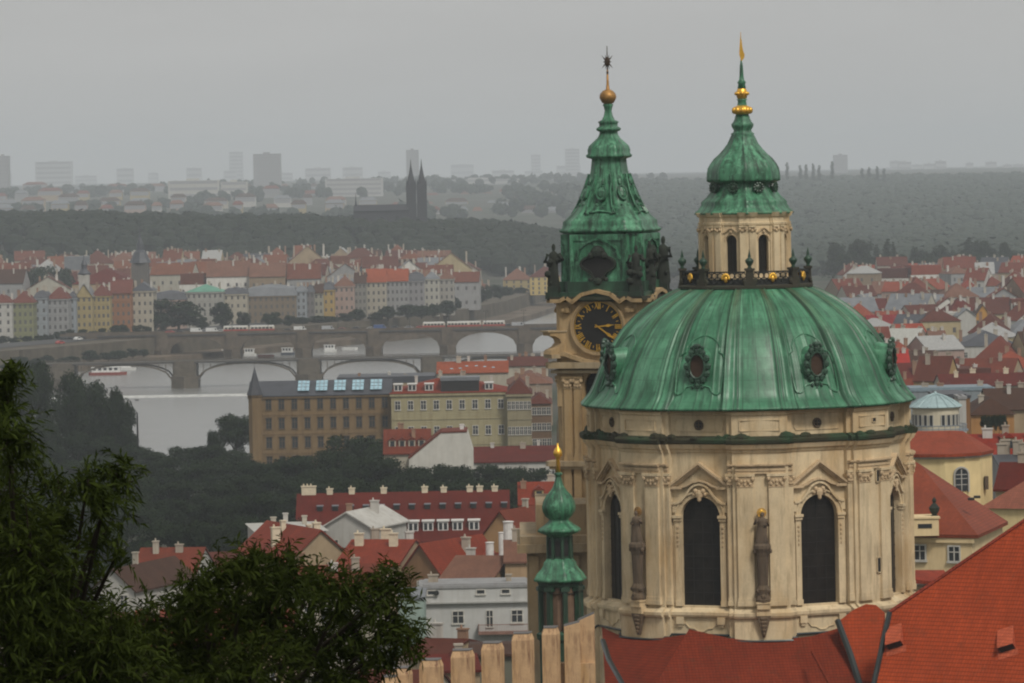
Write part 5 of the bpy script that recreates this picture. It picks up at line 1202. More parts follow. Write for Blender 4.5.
# flat white building
t, wl, rf = hpx(419, 530, 588, 587, 566, 9, W(212, 212, 208, .25), GY, 'flat', label='flat-roofed white building with a balcony door behind the merlons', cat='building', name='flat_roofed_building', nfl=1, nb=0, chim=2, zg=13)
L = t.location
def lz(y, Y=566): return P(475, y, Y).z - L.z
def lx(x, Y=566): return P(x, 610, Y).x - L.x
mb = MB(); mb.box(lx(419), lx(530), -.5, -.003, lz(603), lz(601.5)); mb.build('ledge', W(190, 190, 185), t)
for x in (458, 517, ): shared(window_mesh(1.3, 1.45), 'window', t, (lx(x), -.001, lz(617)))
for x in (481, 506, 432): o = shared(window_mesh(.95, .45, 'plain'), 'vent_window', t, (lx(x), -.001, lz(592)))
shared(window_mesh(.75, 2.0), 'balcony_door', t, (lx(489.5), -.001, lz(619)))
mb = MB(); mb.box(lx(478), lx(530), -1.3, -.003, lz(634), lz(631.5)); mb.box(lx(478), lx(478) + .08, -1.3, 0, lz(631), lz(624)); mb.box(lx(478), lx(530), -1.3, -1.24, lz(624.5), lz(623.8))
for i in range(30): x = lx(478) + i * .22; mb.box(x, x + .03, -1.28, -1.25, lz(631.5), lz(624.3))
mb.build('balcony', [plainm('balcony_brown', (.22, .12, .09))], t)
mb = MB(); ring = [(lx(437) + .32 * cos(i * pi / 8), -.4, lz(592) + .32 * sin(i * pi / 8)) for i in range(16)]; mb.add(ring + [(x, -.3, z) for x, y, z in ring], [tuple(range(16))] + [(i, (i + 1) % 16, 16 + (i + 1) % 16, 16 + i) for i in range(16)]); 
mb.tube([(lx(437), -.3, lz(592)), (lx(437), 0, lz(592))], .04, 5); mb.build('wall_fan', M['iron'], t)
hpx(398, 424, 600, 592, 548, 12, W(165, 185, 175), GRYR, 'flat', label='pale green annex at the left of the flat-roofed white building', cat='house', nfl=1, nb=0, chim=0, zg=13)
hpx(398, 440, 660, 640, 480, 14, BE, RED3, 'gable', rot=R(-25), label='dark sloping red roof below the white building beside the tree', cat='house', nfl=0, nb=0, chim=2, zg=14)
hpx(425, 480, 672, 656, 420, 12, BE, MAR, 'gable', rot=R(5), label='low maroon roof behind the left merlons', cat='house', nfl=0, nb=0, chim=1, zg=14)
hpx(470, 530, 656, 646, 440, 12, W(120, 120, 105), BRN, 'gable', rot=R(0), label='low brown roof under the balcony of the white building', cat='house', nfl=0, nb=0, chim=0, zg=14)
hpx(536, 600, 672, 655, 360, 12, CR, MAR, 'gable', rot=R(0), label='dark red roof seen between the two right merlons', cat='house', nfl=0, nb=0, chim=0, zg=15)
hpx(350, 430, 700, 672, 400, 12, CR, RED3, 'gable', rot=R(-8), label='red roof at the bottom edge under the tree\'s right branch', cat='house', nfl=0, nb=0, chim=1, zg=14)
# roofs seen through the tree
hpx(128, 192, 585, 549, 640, 22, WH, RED, 'gable', rot=R(-6), label='red roof with white chimney seen between the two foreground crowns', cat='house', nfl=1, nb=3, chim=2, zg=13)
hpx(92, 135, 590, 570, 610, 20, WH, BRN, 'front', rot=R(-20), label='white gabled house showing through the left foreground foliage', cat='house', nfl=2, nb=2, chim=1, zg=13)
hpx(190, 260, 580, 553, 660, 20, CR, RED3, 'gable', rot=R(12), label='dull red roof behind the top of the foreground tree', cat='house', nfl=1, nb=3, chim=2, zg=13)
hpx(58, 85, 560, 552, 760, 14, CR, PNK, 'gable', label='small pale house in the dark park trees at far left', cat='house', nfl=1, nb=2, chim=1, zg=11)
hpx(0, 120, 640, 615, 560, 22, CR, RED3, 'gable', label='red roof glimpsed low behind the left foreground foliage', cat='house', nfl=1, nb=3, chim=2, zg=13)
hpx(130, 290, 650, 610, 520, 22, BE, RED, 'gable', label='wide red roof hidden mostly behind the foreground tree', cat='house', nfl=1, nb=4, chim=3, zg=13)
# ------------------------------------------------------------------ the near right side: palace wing, apse, cupola pavilion
def vpoly(pts, drop=None, mats=None, name='roof', parent=None, loc=None):
    mb = MB()
    for fc in pts:
        fc = [Vector(p) for p in fc]
        n = (fc[1] - fc[0]).cross(fc[2] - fc[0])
        if n.z < 0: fc = fc[::-1]
        mb.face(fc); lo = [p - Vector((0, 0, .3)) for p in fc]; mb.face(lo[::-1])
        for i in range(len(fc)): mb.face([fc[i], lo[i], lo[(i + 1) % len(fc)], fc[(i + 1) % len(fc)]])
    o = mb.build(name, mats, parent); o.location = -Vector(loc); return o
WING = plaster(c8(224, 200, 156), .35)
E0, E1, E2 = P(872, 531, 402), P(978, 537.5, 398), P(1008, 521.5, 413); R0, R1 = P(872, 440, 420), P(919, 463.5, 414)
E1.z = E0.z = (E0.z + E1.z) / 2
bl = Vector((E1.x, E1.y, 14)); t = thing('palace_wing', 'cream palace wing with big hipped red roof and two white windows right of the drum', 'building', bl)
vpoly([[E0, E1, R1, R0], [E1, E2, R1]], None, _tiles0((.26, .058, .026), wet=1), 'roof', t, bl)
mb = MB(); i_ = .5
fr = [(E0.x, E0.y + i_), (E1.x - i_, E1.y + i_), (E2.x - i_, E2.y), (E2.x - 4, E2.y + 6), (E0.x, E0.y + 16)]
mb.prism(fr, 14, E1.z - .05); o = mb.build('wall', WING, t); o.location = -bl
def wxy(x, y, Y): p = P(x, y, Y) - bl; return (p.x, p.y, p.z)
yf = E1.y + i_
for x in (922, 955): p = P(x, 554.5, yf); p.y = E0.y + (E1.y - E0.y) * ((p.x - E0.x) / (E1.x - E0.x)) + i_ - .22; shared(window_mesh(.95, 1.25), 'window', t, p - bl, atan2(E1.y - E0.y, E1.x - E0.x))
mb = MB(); mb.prism([(E0.x, E0.y + .2), (E1.x - .3, E1.y + .2), (E1.x - .3, E1.y + .9), (E0.x, E0.y + .9)], E1.z - .75, E1.z - .32); o = mb.build('cornice', WING, t); o.location = -bl
mb = MB(); a, b = P(900, 519, 399.5), P(938.5, 533, 399.5); mb.box(a.x, b.x, 399, 402.5, b.z - .2, a.z); mb.box(a.x - .1, b.x + .12, 398.9, 402.6, a.z + .003, a.z + .15); c_, d_2 = P(918, 524, 399), P(932, 528, 399); mb.box(c_.x, d_2.x, 398.95, 399, d_2.z, c_.z, 1); o = mb.build('dormer', [WING, M['glass2']], t); o.location = -bl
for (x, y) in ((971, 499), (977, 497)):
    p = P(x, y, 404); mb = MB(); mb.box(-.28, .28, -.3, .2, -.1, .12); o = mb.build('roof_hatch', M['black'], t); o.location = p - bl + Vector((0, 0, 0))
st = thing('urn_figure', 'small dark stone figure on the white dormer of the palace wing', 'statue', P(934.5, 519, 400.5))
mb = MB(); mb.box(-.3, .3, -.3, .3, 0, .35); mb.lathe([(.2, .35), (.42, .7), (.5, 1.0), (.25, 1.3), (.12, 1.45), (.2, 1.6), (.16, 1.8), (.02, 1.95)], 10); mb.build('urn', M['darkstatue'], st)
bl2 = P(930, 580, 372); bl2.z = 15; t = thing('porch', 'little red-tiled lean-to roof beside the foot of the drum', 'porch', bl2)
a, b, c_, d_2 = P(906, 579, 371), P(952, 583, 371), P(944, 570, 374.5), P(916, 570, 374.5); vpoly([[a, b, c_, d_2]], None, M['nearroof2'], 'roof', t, bl2)
mb = MB(); mb.box(a.x + .3, b.x - .3, 371.5, 376, 15, b.z - .3); o = mb.build('wall', M['church_dark'], t); o.location = -bl2
# apse with arched window
bx = P(950, 520, 452); bx.z = 13; t = thing('apse', 'round-cornered cream apse with a red roof and one arched window', 'church', bx)
APM = plaster(c8(218, 198, 148), .3); mb = MB(); pts = []
for x, Y in ((890, 448), (920, 446), (945, 445.5), (965, 446), (980, 447.2), (992, 451)): p = P(x, 455, Y); pts.append((p.x, p.y))
zt2, zb2 = P(950, 453.5, 446).z, 14; back = [(pts[-1][0], 468), (pts[0][0], 468)]
mb.prism(pts + back, zb2, zt2); o = mb.build('wall', APM, t); o.location = -bx
mb = MB(); 
for q, (z0, z1, e) in enumerate(((zt2 - .5, zt2 - .25, .12), (zt2 - .25, zt2, .25))):
    cx_ = sum(p[0] for p in pts) / 6; mb.prism([(cx_ + (x - cx_) * 1.02 + .0, y - e) for x, y in pts] + back, z0, z1)
o = mb.build('cornice', WH, t); o.location = -bx
ev = [Vector((cx_ + (x - cx_) * 1.03, y - .5, zt2)) for x, y in pts]; rg = [P(905, 431, 456), P(927, 431, 455), P(950, 430.5, 455), P(963, 431, 456)]
vpoly([[ev[0], ev[1], rg[1], rg[0]], [ev[1], ev[2], rg[2], rg[1]], [ev[2], ev[3], rg[3], rg[2]], [ev[3], ev[4], rg[3]], [ev[4], ev[5], rg[3]]], None, _tiles0((.30, .056, .022), wet=1), 'roof', t, bx)
p = P(961.5, 487, 445.85); M4 = Matrix.Translation((p.x, p.y - .0, p.z)) @ Matrix.Rotation(R(14), 4, 'Z'); mb = MB()
arch_pane(mb, M4, .62, -.4, 1.2, -.05, 0)
strip(mb, [(.68 * cos(pi * i / 12), 1.2 + .68 * sin(pi * i / 12)) for i in range(13)], -.15, -.14, .1, 1, M4); mb.box(-.83, -.68, -.14, .1, -.5, 1.2, 1, M4); mb.box(.68, .83, -.14, .1, -.5, 1.2, 1, M4); mb.box(-.04, .04, -.1, 0, -.4, 1.75, 1, M4)
for z in (.2, .8, 1.2): mb.box(-.62, .62, -.09, -.01, z, z + .06, 1, M4)
o = mb.build('arched_window', [M['glass2'], WH], t); o.location = -bx
p = P(986, 482, 448.6); mb = MB(); mb.box(p.x - .18, p.x + .18, p.y - .75, p.y, p.z - .7, p.z + .6); o = mb.build('niche', M['statue'], t); o.location = -bx
# cupola pavilion
cxp = P(936, 430, 500); cyp = 500; t = thing('cupola_pavilion', 'round cream pavilion with a pale blue-grey ribbed metal roof and narrow windows', 'pavilion', (cxp.x, cyp, 14))
def zq(y): return P(936, y, cyp).z - 14
mb = MB(); mb.lathe([(2.6, 0), (2.6, zq(409)), (2.75, zq(408)), (2.8, zq(407))], 32); mb.build('wall', W(225, 215, 190, .2), t)
mb = MB(); mb.lathe([(2.75, zq(407.5)), (2.95, zq(406.5)), (2.8, zq(405.5)), (1.9, zq(400)), (1.0, zq(396)), (.25, zq(394)), (.2, zq(392.5)), (.05, zq(391))], 32)
for i in range(16):
    a = 2 * pi * i / 16; mb.tube([(r * sin(a), -r * cos(a), z) for r, z in ((2.95, zq(406)), (1.92, zq(399.6)), (1.0, zq(395.6)), (.2, zq(393.4)))], .05, 4)
mb.build('roof', M['cupola'], t)
for i in range(-6, 7):
    if i in (0,): continue
    a = R(i * 14.5 - 2); x, y = 2.62 * sin(a), -2.62 * cos(a); mb = MB(); mb.box(-.17, .17, -.03, .04, -.55, .65, 0); mb.box(-.25, -.17, -.07, .04, -.6, .7, 1); mb.box(.17, .25, -.07, .04, -.6, .7, 1)
    o = mb.build('window', [M['glass2'], WH], t); o.location = (x, y, zq(420)); o.rotation_euler = (0, 0, a)
mb = MB()
for r, z in ((3.4, zq(424.5)), (3.4, zq(428))): mb.tube([(r * sin(2 * pi * i / 32), -r * cos(2 * pi * i / 32), z) for i in range(33)], .05, 4, 0, False)
for i in range(32): a = 2 * pi * i / 32; mb.box(3.4 * sin(a) - .03, 3.4 * sin(a) + .03, -3.4 * cos(a) - .03, -3.4 * cos(a) + .03, zq(430), zq(424.5))
mb.lathe([(3.6, zq(431)), (3.6, zq(429.5))], 32); mb.build('terrace_railing', M['greymetal'], t)

# ------------------------------------------------------------------ the dense quarter on the right: hand-placed roofs
SPB = []
def rb(label, x0, x1, ye, yr, Y, dep, wall, roof, style='gable', **kw):
    SPB.append((x0, x1, Y)); kw.setdefault('nfl', 2); kw.setdefault('nb', 4); kw.setdefault('chim', 3); kw.setdefault('cat', 'house')
    return hpx(x0, x1, ye, yr, Y, dep, wall, roof, style, label=label, **kw)
rb('long orange-red roof with small dormers in front of the dark tree belt', 864, 950, 299, 289, 2150, 22, CR, ORG, dorm=4, wstyle='far')
rb('tall bright red hipped roof behind a white stepped gable', 948, 992, 300, 279, 2080, 24, CR, RED2, 'hip', wstyle='far')
rb('white house with a steep pointed gable before the tall bright red roof', 959, 984, 304, 288, 2000, 16, WH, GYR if False else GRYR, 'front', wstyle='far')
rb('wide dark slate roof at the right edge beside the tall red roof', 993, 1040, 303, 286, 1980, 26, BE, DARK, 'hip', wstyle='far')
rb('low white block with many windows just right of the dome', 845, 889, 305, 303, 1900, 16, WH, GY, 'flat', nb=8, wstyle='far')
rb('crimson roof with two white chimneys right of the dome', 868, 925, 326, 315, 1640, 18, BE, tiles(c8(150, 36, 40)), wstyle='far')
rb('large white block with flat roofs right of the crimson roof', 926, 962, 316, 312, 1620, 18, WH, WH, 'flat', nb=5, wstyle='far')
rb('white blank house with grey pitched roof near the yellow gables', 958, 976, 316, 309, 1600, 14, WH, GRYR, 'front', nfl=0, wstyle='far')
rb('ochre yellow gabled house right of the white blocks', 976, 990, 315, 305, 1640, 16, W(205, 150, 60), BRN, 'front', wstyle='far')
rb('narrow ochre yellow gable at the far right edge', 1012, 1022, 318, 306, 1660, 16, W(200, 145, 60), BRN, 'front', wstyle='far')
rb('orange gabled roof below the crimson one', 902, 932, 341, 324, 1500, 20, CR, tiles(c8(175, 70, 45)), rot=R(14))
rb('pale grey sheet roof slanting down beside the dome', 880, 915, 345, 329, 1450, 16, PI, plainm('pale_sheet', c8(165, 165, 158), .5), rot=R(-22))
rb('little yellow house between orange and grey roofs', 929, 946, 336, 331, 1420, 10, YE, PNK, nfl=1, nb=3)
rb('dark grey hipped roof at right, below the ochre gables', 958, 1020, 346, 330, 1380, 28, WH, DARK, 'hip')
rb('bright red square roof close to the dome edge', 889, 910, 365, 351, 1250, 14, WH, tiles(c8(195, 48, 38)))
rb('dark brown roof joined to the bright red square roof', 910, 938, 364, 351, 1255, 14, WH, BRN)
rb('dull red roof with a white skylight and ochre gable on its right', 914, 946, 381, 357, 1010, 20, W(195, 160, 105), RED3, rot=R(-14), ns=0)
rb('very long maroon roof with wide cream chimneys', 942, 1030, 386, 374, 960, 18, CR, MAR, chmat=M['cream'], nfl=1)
rb('long grey-blue parapet roof behind the pavilion', 908, 996, 391, 386, 880, 12, W(150, 160, 165), plainm('bluegrey_sheet', c8(115, 130, 138), .5), 'flat', nfl=1, nb=8)
rb('dark block with white side pilaster behind the pavilion', 938, 970, 398, 394, 640, 14, W(150, 110, 70), DARK, 'flat', nfl=1, nb=0, chim=0)
rb('narrow white tall house wall right of the pavilion', 959, 966, 399, 396, 600, 6, WH, GY, 'flat', nfl=0, chim=0)
rb('ochre house with a broad dark brown roof right of the pavilion', 971, 1014, 415, 396, 700, 16, W(190, 140, 85), BRN, 'hip', nfl=1, nb=0, chim=1)
rb('brown tiled roof at the right edge above the bushes', 990, 1045, 410, 389, 780, 20, BE, BRN, nfl=1)
rb('bright red roof with a tiny yellow dormer at the right edge', 977, 1045, 455, 435, 560, 16, CR, tiles(c8(165, 55, 38)), nfl=1, nb=7, dorm=1, dormmat=YE)
rb('faded pink hipped roof facing the big red nave roof', 985, 1050, 509, 474, 440, 22, APM, tiles(c8(170, 105, 92), wet=1), 'hip', rot=R(-24), nfl=1, nb=0, chim=1, sky_=0)
rb('dark red ridge behind the faded pink roof', 996, 1050, 490, 464, 470, 14, CR, MAR, rot=R(-12), nfl=1, nb=0, chim=2)
rb('small grey roofed house with satellite dish behind red roof edge', 1000, 1045, 466, 456, 520, 12, GY, DARK, nfl=1, nb=5, chim=5)

# ------------------------------------------------------------------ rows of further houses
ORD = ['first', 'second', 'third', 'fourth', 'fifth', 'sixth', 'seventh', 'eighth', 'ninth', 'tenth', 'eleventh', 'twelfth', 'thirteenth', 'fourteenth', 'fifteenth', 'sixteenth', 'seventeenth', 'eighteenth', 'nineteenth', 'twentieth', 'twenty-first', 'twenty-second', 'twenty-third', 'twenty-fourth', 'twenty-fifth', 'twenty-sixth']
walls = [('white', WH), ('whitewashed', plaster(c8(205, 203, 196), .4)), ('cream', CR), ('beige', BE), ('grey', GY), ('pinkish', PI), ('pale', W(195, 190, 175)), ('yellowish', W(195, 178, 138)), ('tan', W(160, 140, 115))]
roofs = [('red', RED), ('dark red', RED3), ('orange-red', tiles(c8(165, 78, 55))), ('brown', BRN), ('grey', GRYR), ('dark slate', DARK), ('maroon', MAR), ('pinkish', PNK), ('pale grey', plainm('pale_roof', c8(150, 150, 148), .6))]
roofsA = [('red', tiles(c8(128, 72, 56))), ('dark red', tiles(c8(112, 64, 54))), ('orange-red', tiles(c8(140, 86, 66))), ('brown', BRN), ('grey', GRYR), ('dark slate', DARK), ('maroon', tiles(c8(104, 56, 48))), ('pinkish', PNK), ('pale grey', plainm('pale_roof2', c8(150, 150, 148), .6))]
def row(rng, j, Y, p0, p1, where, group, wts, wmin, wmax, hmin, hmax, skip=None, nfl=3, far=True, zg=None, rotj=.15):
    x = p0 + rng.uniform(0, 12); i = 0
    while x < p1:
        s = Y / F; wm = rng.uniform(wmin, wmax); wp = wm / s
        if not (skip and skip(x, x + wp, Y)):
            wn, wmat = rng.choice(walls); rn, rmat = rng.choices(roofsA if 'quay' in where else roofs, wts)[0]; st = rng.choices(['gable', 'hip', 'front', 'flat'], [5, 3, 1.6, .8])[0]
            hh = rng.uniform(hmin, hmax); cx = P(x + wp / 2, 300, Y).x; g = G(cx, Y) if zg is None else zg
            tn = {'gable': 'pitched', 'hip': 'hipped', 'front': 'gabled', 'flat': 'flat'}[st]
            lab = f'{wn} house with {rn} {tn} roof, {ORD[i % 26]} from left, {ORD[j]} row {where}'
            dp = rng.uniform(12, 20); rr = rng.uniform(.28, .42) * (wm if st == 'front' else dp)
            nb = max(2, int(wm / 4)) if nfl else 0
            house(cx, Y + rng.uniform(-8, 8), wm, dp, g, g + hh, g + hh + rr, wmat, rmat, st, rng.uniform(-rotj, rotj), label=lab, group=group, nfl=nfl, nb=nb, chim=rng.randint(2, 4), dorm=rng.choice([0, 0, 2]) if st == 'gable' and not far else 0, wstyle='far' if far else 'cross', win=(1.1, 1.7), over=.4)
            i += 1
        x += wp + rng.uniform(0, 5)
rng = random.Random(21)
for j in range(8):
    Y = 2235 + 84 * j
    row(rng, j, Y, -18, 455 - 12 * max(0, j - 4), 'behind the quay', 'houses of the town behind the far quay', [5, 4, 5, 4, 4, 3, 2, 4, 4], 10, 24, 12, 19, skip=lambda a, b, Y: (a < 136 and b > 72 and Y < 2320), nfl=2)
rng = random.Random(5)
def skb(a, b, Y):
    for x0, x1, y in SPB:
        if abs(Y - y) < (26 if Y < 1100 else 34) and a < x1 + 2 and b > x0 - 2: return True
        if 0 < y - Y < 70 and a < x1 - 4 and b > x0 + 4 and Y < 1100: return True
    return False
yy = 660; j = 0
while yy < 2560 and j < 25:
    row(rng, j, yy, 836, 1034, 'right of the dome', 'houses of the quarter right of the dome', [8, 4, 7, 3, 2, 3, 2, 2, 2], 9, 17, 8, 14, skip=skb, nfl=2, far=yy > 1300, rotj=.45)
    yy += 52 + yy * .015; j += 1
rng = random.Random(9)

# ------------------------------------------------------------------ bridges
def bridge(name, label, xs_, x0, x1, Y, zd, crown, wdt, mat, pw, thin=False, rise=None):
    """xs_: pier centres (picture px), spandrel wall with arches, deck and parapet"""
    t = thing(name, label, 'bridge', (0, Y, 0)); X = [P(x, 345, Y).x for x in xs_]; xa, xb = P(x0, 345, Y).x, P(x1, 345, Y).x; zs = 2.2
    mb = MB(); ends = [xa] + X + [xb]
    for a, b in zip(X, X[1:]):
        L, Rr = a + pw / 2, b - pw / 2; n = 14; m = (L + Rr) / 2; hw_ = (Rr - L) / 2; arc = []
        for i in range(n + 1):
            q = -1 + 2 * i / n; arc.append((m + q * hw_, zs + (crown - zs) * sqrt(max(0, 1 - (abs(q)) ** 2.2))))
        if not thin:
            for p_, q_2 in zip(arc, arc[1:]):
                mb.xz([p_, q_2, (q_2[0], zd), (p_[0], zd)], 0, wdt)
        else:
            strip(mb, arc, .55, 0, .5); strip(mb, arc, .55, wdt - .5, wdt)
            for i in range(1, n): mb.box(arc[i][0] - .14, arc[i][0] + .14, .1, .45, arc[i][1], zd - .2)
    sp = mb.build('arches', mat, t)
    for x in X:
        mb = MB(); mb.box(x - pw / 2, x + pw / 2, -.3, wdt + .3, -2, zd - .01); mb.prism([(x - pw / 2 - .6, 0), (x, -3.4), (x + pw / 2 + .6, 0), (x + pw / 2 + .6, wdt), (x - pw / 2 - .6, wdt)], -2, 4.2); mb.box(x - pw * .42, x + pw * .42, -.9, .0, 4.2, zd + .9); mb.build('pier', mat, t)
    mb = MB(); mb.box(xa, xb, -.5, wdt + .5, zd, zd + .5); mb.build('deck', M['asphalt'], t)
    mb = MB(); mb.box(xa, xb, -.5, -.2, zd + .5, zd + 1.5 if not thin else zd + .75); mb.box(xa, xb, wdt + .2, wdt + .5, zd + .5, zd + 1.5 if not thin else zd + .75)
    if thin:
        for i in range(int((xb - xa) / 2)): mb.box(xa + i * 2, xa + i * 2 + .12, -.45, -.3, zd + .75, zd + 1.7)
        mb.box(xa, xb, -.5, -.3, zd + 1.7, zd + 1.85)
    mb.build('parapet', mat, t); return t
bridge('stone_arch_bridge', 'dark stone arch bridge farther up the river, carrying trams', [92, 162, 232, 303, 373.5, 447.6, 524.6, 600], 60, 660, 1885, 10.4, 9.2, 15, M['bridge'], 5.6)
bridge('iron_arch_bridge', 'nearer flat iron arch bridge with one thick pier above the weir', [62, 184, 308, 432, 556], 40, 620, 1632, 9.0, 8.4, 13, M['bridge2'], 8.5, thin=True)
# ------------------------------------------------------------------ trams, cars, boats, lamps
def tram(x, y, Y, L, z, label, body, stripe, grp):
    p = P(x, y, Y); t = thing('tram', label, 'tram', (p.x, Y, z), 0, grp)
    n = 2
    for k in range(n):
        a = -L / 2 + k * L / n + .3; b = a + L / n - .6; mb = MB(); mb.box(a, b, -1.2, 1.2, .5, 1.6, 0); mb.box(a, b, -1.2, 1.2, 1.6, 2.5, 1); mb.box(a + .2, b - .2, -1.1, 1.1, 2.5, 3.1, 2)
        mb.build('car_body', [stripe, body, M['white']], t); mb = MB()
        for i in range(6): xx = a + .6 + i * (b - a - 1) / 6; mb.box(xx, xx + (b - a) / 9, -1.23, -1.2, 1.65, 2.4)
        mb.build('window_band', M['glass2'], t); mb = MB(); mb.box(a + 1, a + 2.6, -1, 1, 0, .5); mb.box(b - 2.6, b - 1, -1, 1, 0, .5); mb.build('bogie', M['iron'], t)
TRD = plainm('tram_red', (.30, .05, .035), .5); TCR = plainm('tram_cream', (.5, .46, .38), .5)
tram(249, 327, 1888, 22, 10.9, 'red and cream tram on the stone bridge, the leftmost one', TCR, TRD, 'trams on the bridge')
tram(446, 328, 1888, 20, 10.9, 'red and cream tram on the stone bridge above the third pier from right', TCR, TRD, 'trams on the bridge')
tram(482, 328, 1890, 20, 10.9, 'red and cream tram on the stone bridge nearest the clock tower', TCR, TRD, 'trams on the bridge')
CARC = [('white', (.6, .6, .58)), ('silver', (.35, .36, .37)), ('dark', (.03, .03, .035)), ('red', (.35, .04, .03)), ('blue', (.05, .09, .22))]
def car(x, y, Y, z, col, label, van=False, grp='cars on the stone bridge', rz=0):
    p = P(x, y, Y); t = thing('van' if van else 'car', label, 'van' if van else 'car', (p.x, Y, z), rz, grp); m = CM[col]
    mb = MB()
    if van: mb.xz([(-2.6, .3), (2.6, .3), (2.6, 1.2), (2.1, 1.35), (1.7, 2.3), (-2.6, 2.3)], -.95, .95)
    else: mb.xz([(-2.1, .3), (2.1, .3), (2.15, .8), (1.3, .95), (.7, 1.45), (-.9, 1.45), (-1.7, .95), (-2.15, .85)], -.85, .85)
    mb.build('body', m, t); mb = MB()
    if van: mb.xz([(1.2, 1.4), (2.0, 1.4), (1.65, 2.1), (1.2, 2.1)], -.97, .97)
    else: mb.xz([(-1.4, .97), (1.1, .97), (.62, 1.36), (-.85, 1.36)], -.87, .87)
    mb.build('windows', M['glass2'], t)
    for sx in (-1, 1):
        for sy in (-.75, .75): mb = MB(); q = [(.32 * cos(i * pi / 4) + sx * 1.35, .32 + .32 * sin(i * pi / 4)) for i in range(8)]; mb.xz(q, sy - .12, sy + .12); mb.build('wheel', M['black'], t)
CM = {n: plainm('car_paint_' + n, c, .3, .5) for n, c in CARC}
rng = random.Random(3); k = 0
spots = [(300, 'white', True), (196, 'white', True), (212, 'white', True), (204, 'silver', False), (221, 'white', False), (328, 'silver', True), (342, 'red', False), (356, 'dark', False), (371, 'white', False), (380, 'blue', True), (395, 'dark', False), (409, 'silver', False), (421, 'red', False), (498, 'white', False), (508, 'dark', False), (518, 'silver', True), (180, 'dark', False), (170, 'red', False), (288, 'dark', False)]
for x, c, vn in spots:
    nm = f'{c} {"van" if vn else "car"} on the stone bridge, ' + ('left of the left tram' if x < 235 else 'between the left and middle trams' if x < 440 else 'close to the clock tower')
    i = 0; same = [s for s in spots if s[1] == c and s[2] == vn and ((s[0] < 235) == (x < 235)) and ((s[0] < 440) == (x < 440))]
    if len(same) > 1: nm += f', {ORD[sorted(same).index((x, c, vn))]} '
    car(x, 328, 1885.5 + rng.uniform(1, 12), 10.9, c, nm, vn)
for i, (x, c) in enumerate(((78, 'white'), (95, 'silver'), (118, 'dark'), (60, 'red'))):
    Yq = interp([(0, 1755), (60, 1800), (130, 1960)], x) + 24; car(x, 340, Yq + 6, 9.7, c, f'{c} car on the quay road at left below the {"grey" if x < 70 else "yellow" if x < 110 else "orange"} houses', False, 'cars on the quay road', R(55))
def lamp(x, y, Y, z, label, grp='lamp posts on the bridges'):
    p = P(x, y, Y); t = thing('lamp_post', label, 'lamp post', (p.x, Y, z), 0, grp); mb = MB(); mb.tube([(0, 0, 0), (0, 0, 1), (0, 0, 7.5)], [.2, .12, .08], 6); mb.build('post', M['iron'], t); mb = MB(); mb.tube([(-.8, 0, 7.3), (0, 0, 7.6), (.8, 0, 7.3)], .06, 5); mb.lathe([(.1, 7.0), (.25, 7.3), (.05, 7.5)], 6, -.8, 0); mb.lathe([(.1, 7.0), (.25, 7.3), (.05, 7.5)], 6, .8, 0); mb.build('lantern_arm', M['iron'], t)
for i, x in enumerate((190, 232, 268, 303, 338, 373, 410, 447, 486, 524)): lamp(x, 330, 1885.3, 10.9, f'twin-armed lamp post on the stone bridge, {ORD[i]} from left')
def boat(name, label, x, y, L, wd, decks, hull, top, rz=0, grp=None):
    u, v_ = UP(x, y); Y = H * F / v_; t = thing(name, label, 'boat', (u * Y / F, Y, 0), rz, grp); mb = MB(); a = L / 2
    pl = [(-a, -wd * .35), (-a * .9, -wd / 2), (a * .7, -wd / 2), (a, 0), (a * .7, wd / 2), (-a * .9, wd / 2), (-a, wd * .35)]
    n = len(pl); v = [(x_ * .96, y_ * .85, -.4) for x_, y_ in pl] + [(x_, y_, 1.1) for x_, y_ in pl]
    mb.add(v, [(i, (i + 1) % n, n + (i + 1) % n, n + i) for i in range(n)] + [tuple(range(n, 2 * n))]); mb.build('hull', hull, t)
    for d in range(decks):
        mb = MB(); l = a * (.82 - .15 * d); mb.box(-l, l * .8, -wd * .4, wd * .4, 1.1 + d * 2.4, 2.9 + d * 2.4); mb.box(-l - .3, l * .8 + .3, -wd * .45, wd * .45, 2.903 + d * 2.4, 3.1 + d * 2.4); o = mb.build('deckhouse', top, t)
        mb = MB(); k = max(3, int(l / 1.2))
        for i in range(k): xx = -l + .4 + i * (l * 1.8 - .6) / k; mb.box(xx, xx + l * 1.0 / k, -wd * .4 - .03, -wd * .4, 1.9 + d * 2.4, 2.9 + d * 2.4)
        mb.build('windows', M['glass2'], o)
RDH = plainm('boat_hull_red', (.25, .06, .045), .5); WHH = plainm('boat_white', (.62, .62, .6), .4); BLH = plainm('boat_dark_hull', (.05, .06, .08), .5)
boat('excursion_boat', 'white two-deck excursion boat with reddish hull under the iron bridge', 108, 375, 15, 4.5, 1, RDH, WHH)
boat('excursion_boat', 'white excursion boat behind the other one, touching the iron arch', 120, 370.5, 13, 4, 1, WHH, WHH)
for x, y, L, dk, lab in ((228, 357, 6, 1, 'small white cabin boat moored left of the second stone pier'), (250, 356, 5.5, 1, 'white boat moored in the arch left of the third pier'), (266, 357.5, 7, 0, 'low flat boat moored beside the white one in the arch'), (288, 355, 6, 1, 'dark hulled boat with white cabin near a bridge pier'), (330, 352, 6, 1, 'white boat moored in the middle arch of the stone bridge'), (350, 350, 7, 0, 'flat open boat beyond the middle arch'), (155, 357, 14, 0, 'long white pontoon by the embankment at left'), (20, 372, 10, 1, 'white boat half behind the left trees')): boat('moored_boat', lab, x, y, L, 2.4, dk, random.choice([WHH, BLH, RDH]), WHH, random.uniform(-.2, .2), 'boats moored along the far bank')
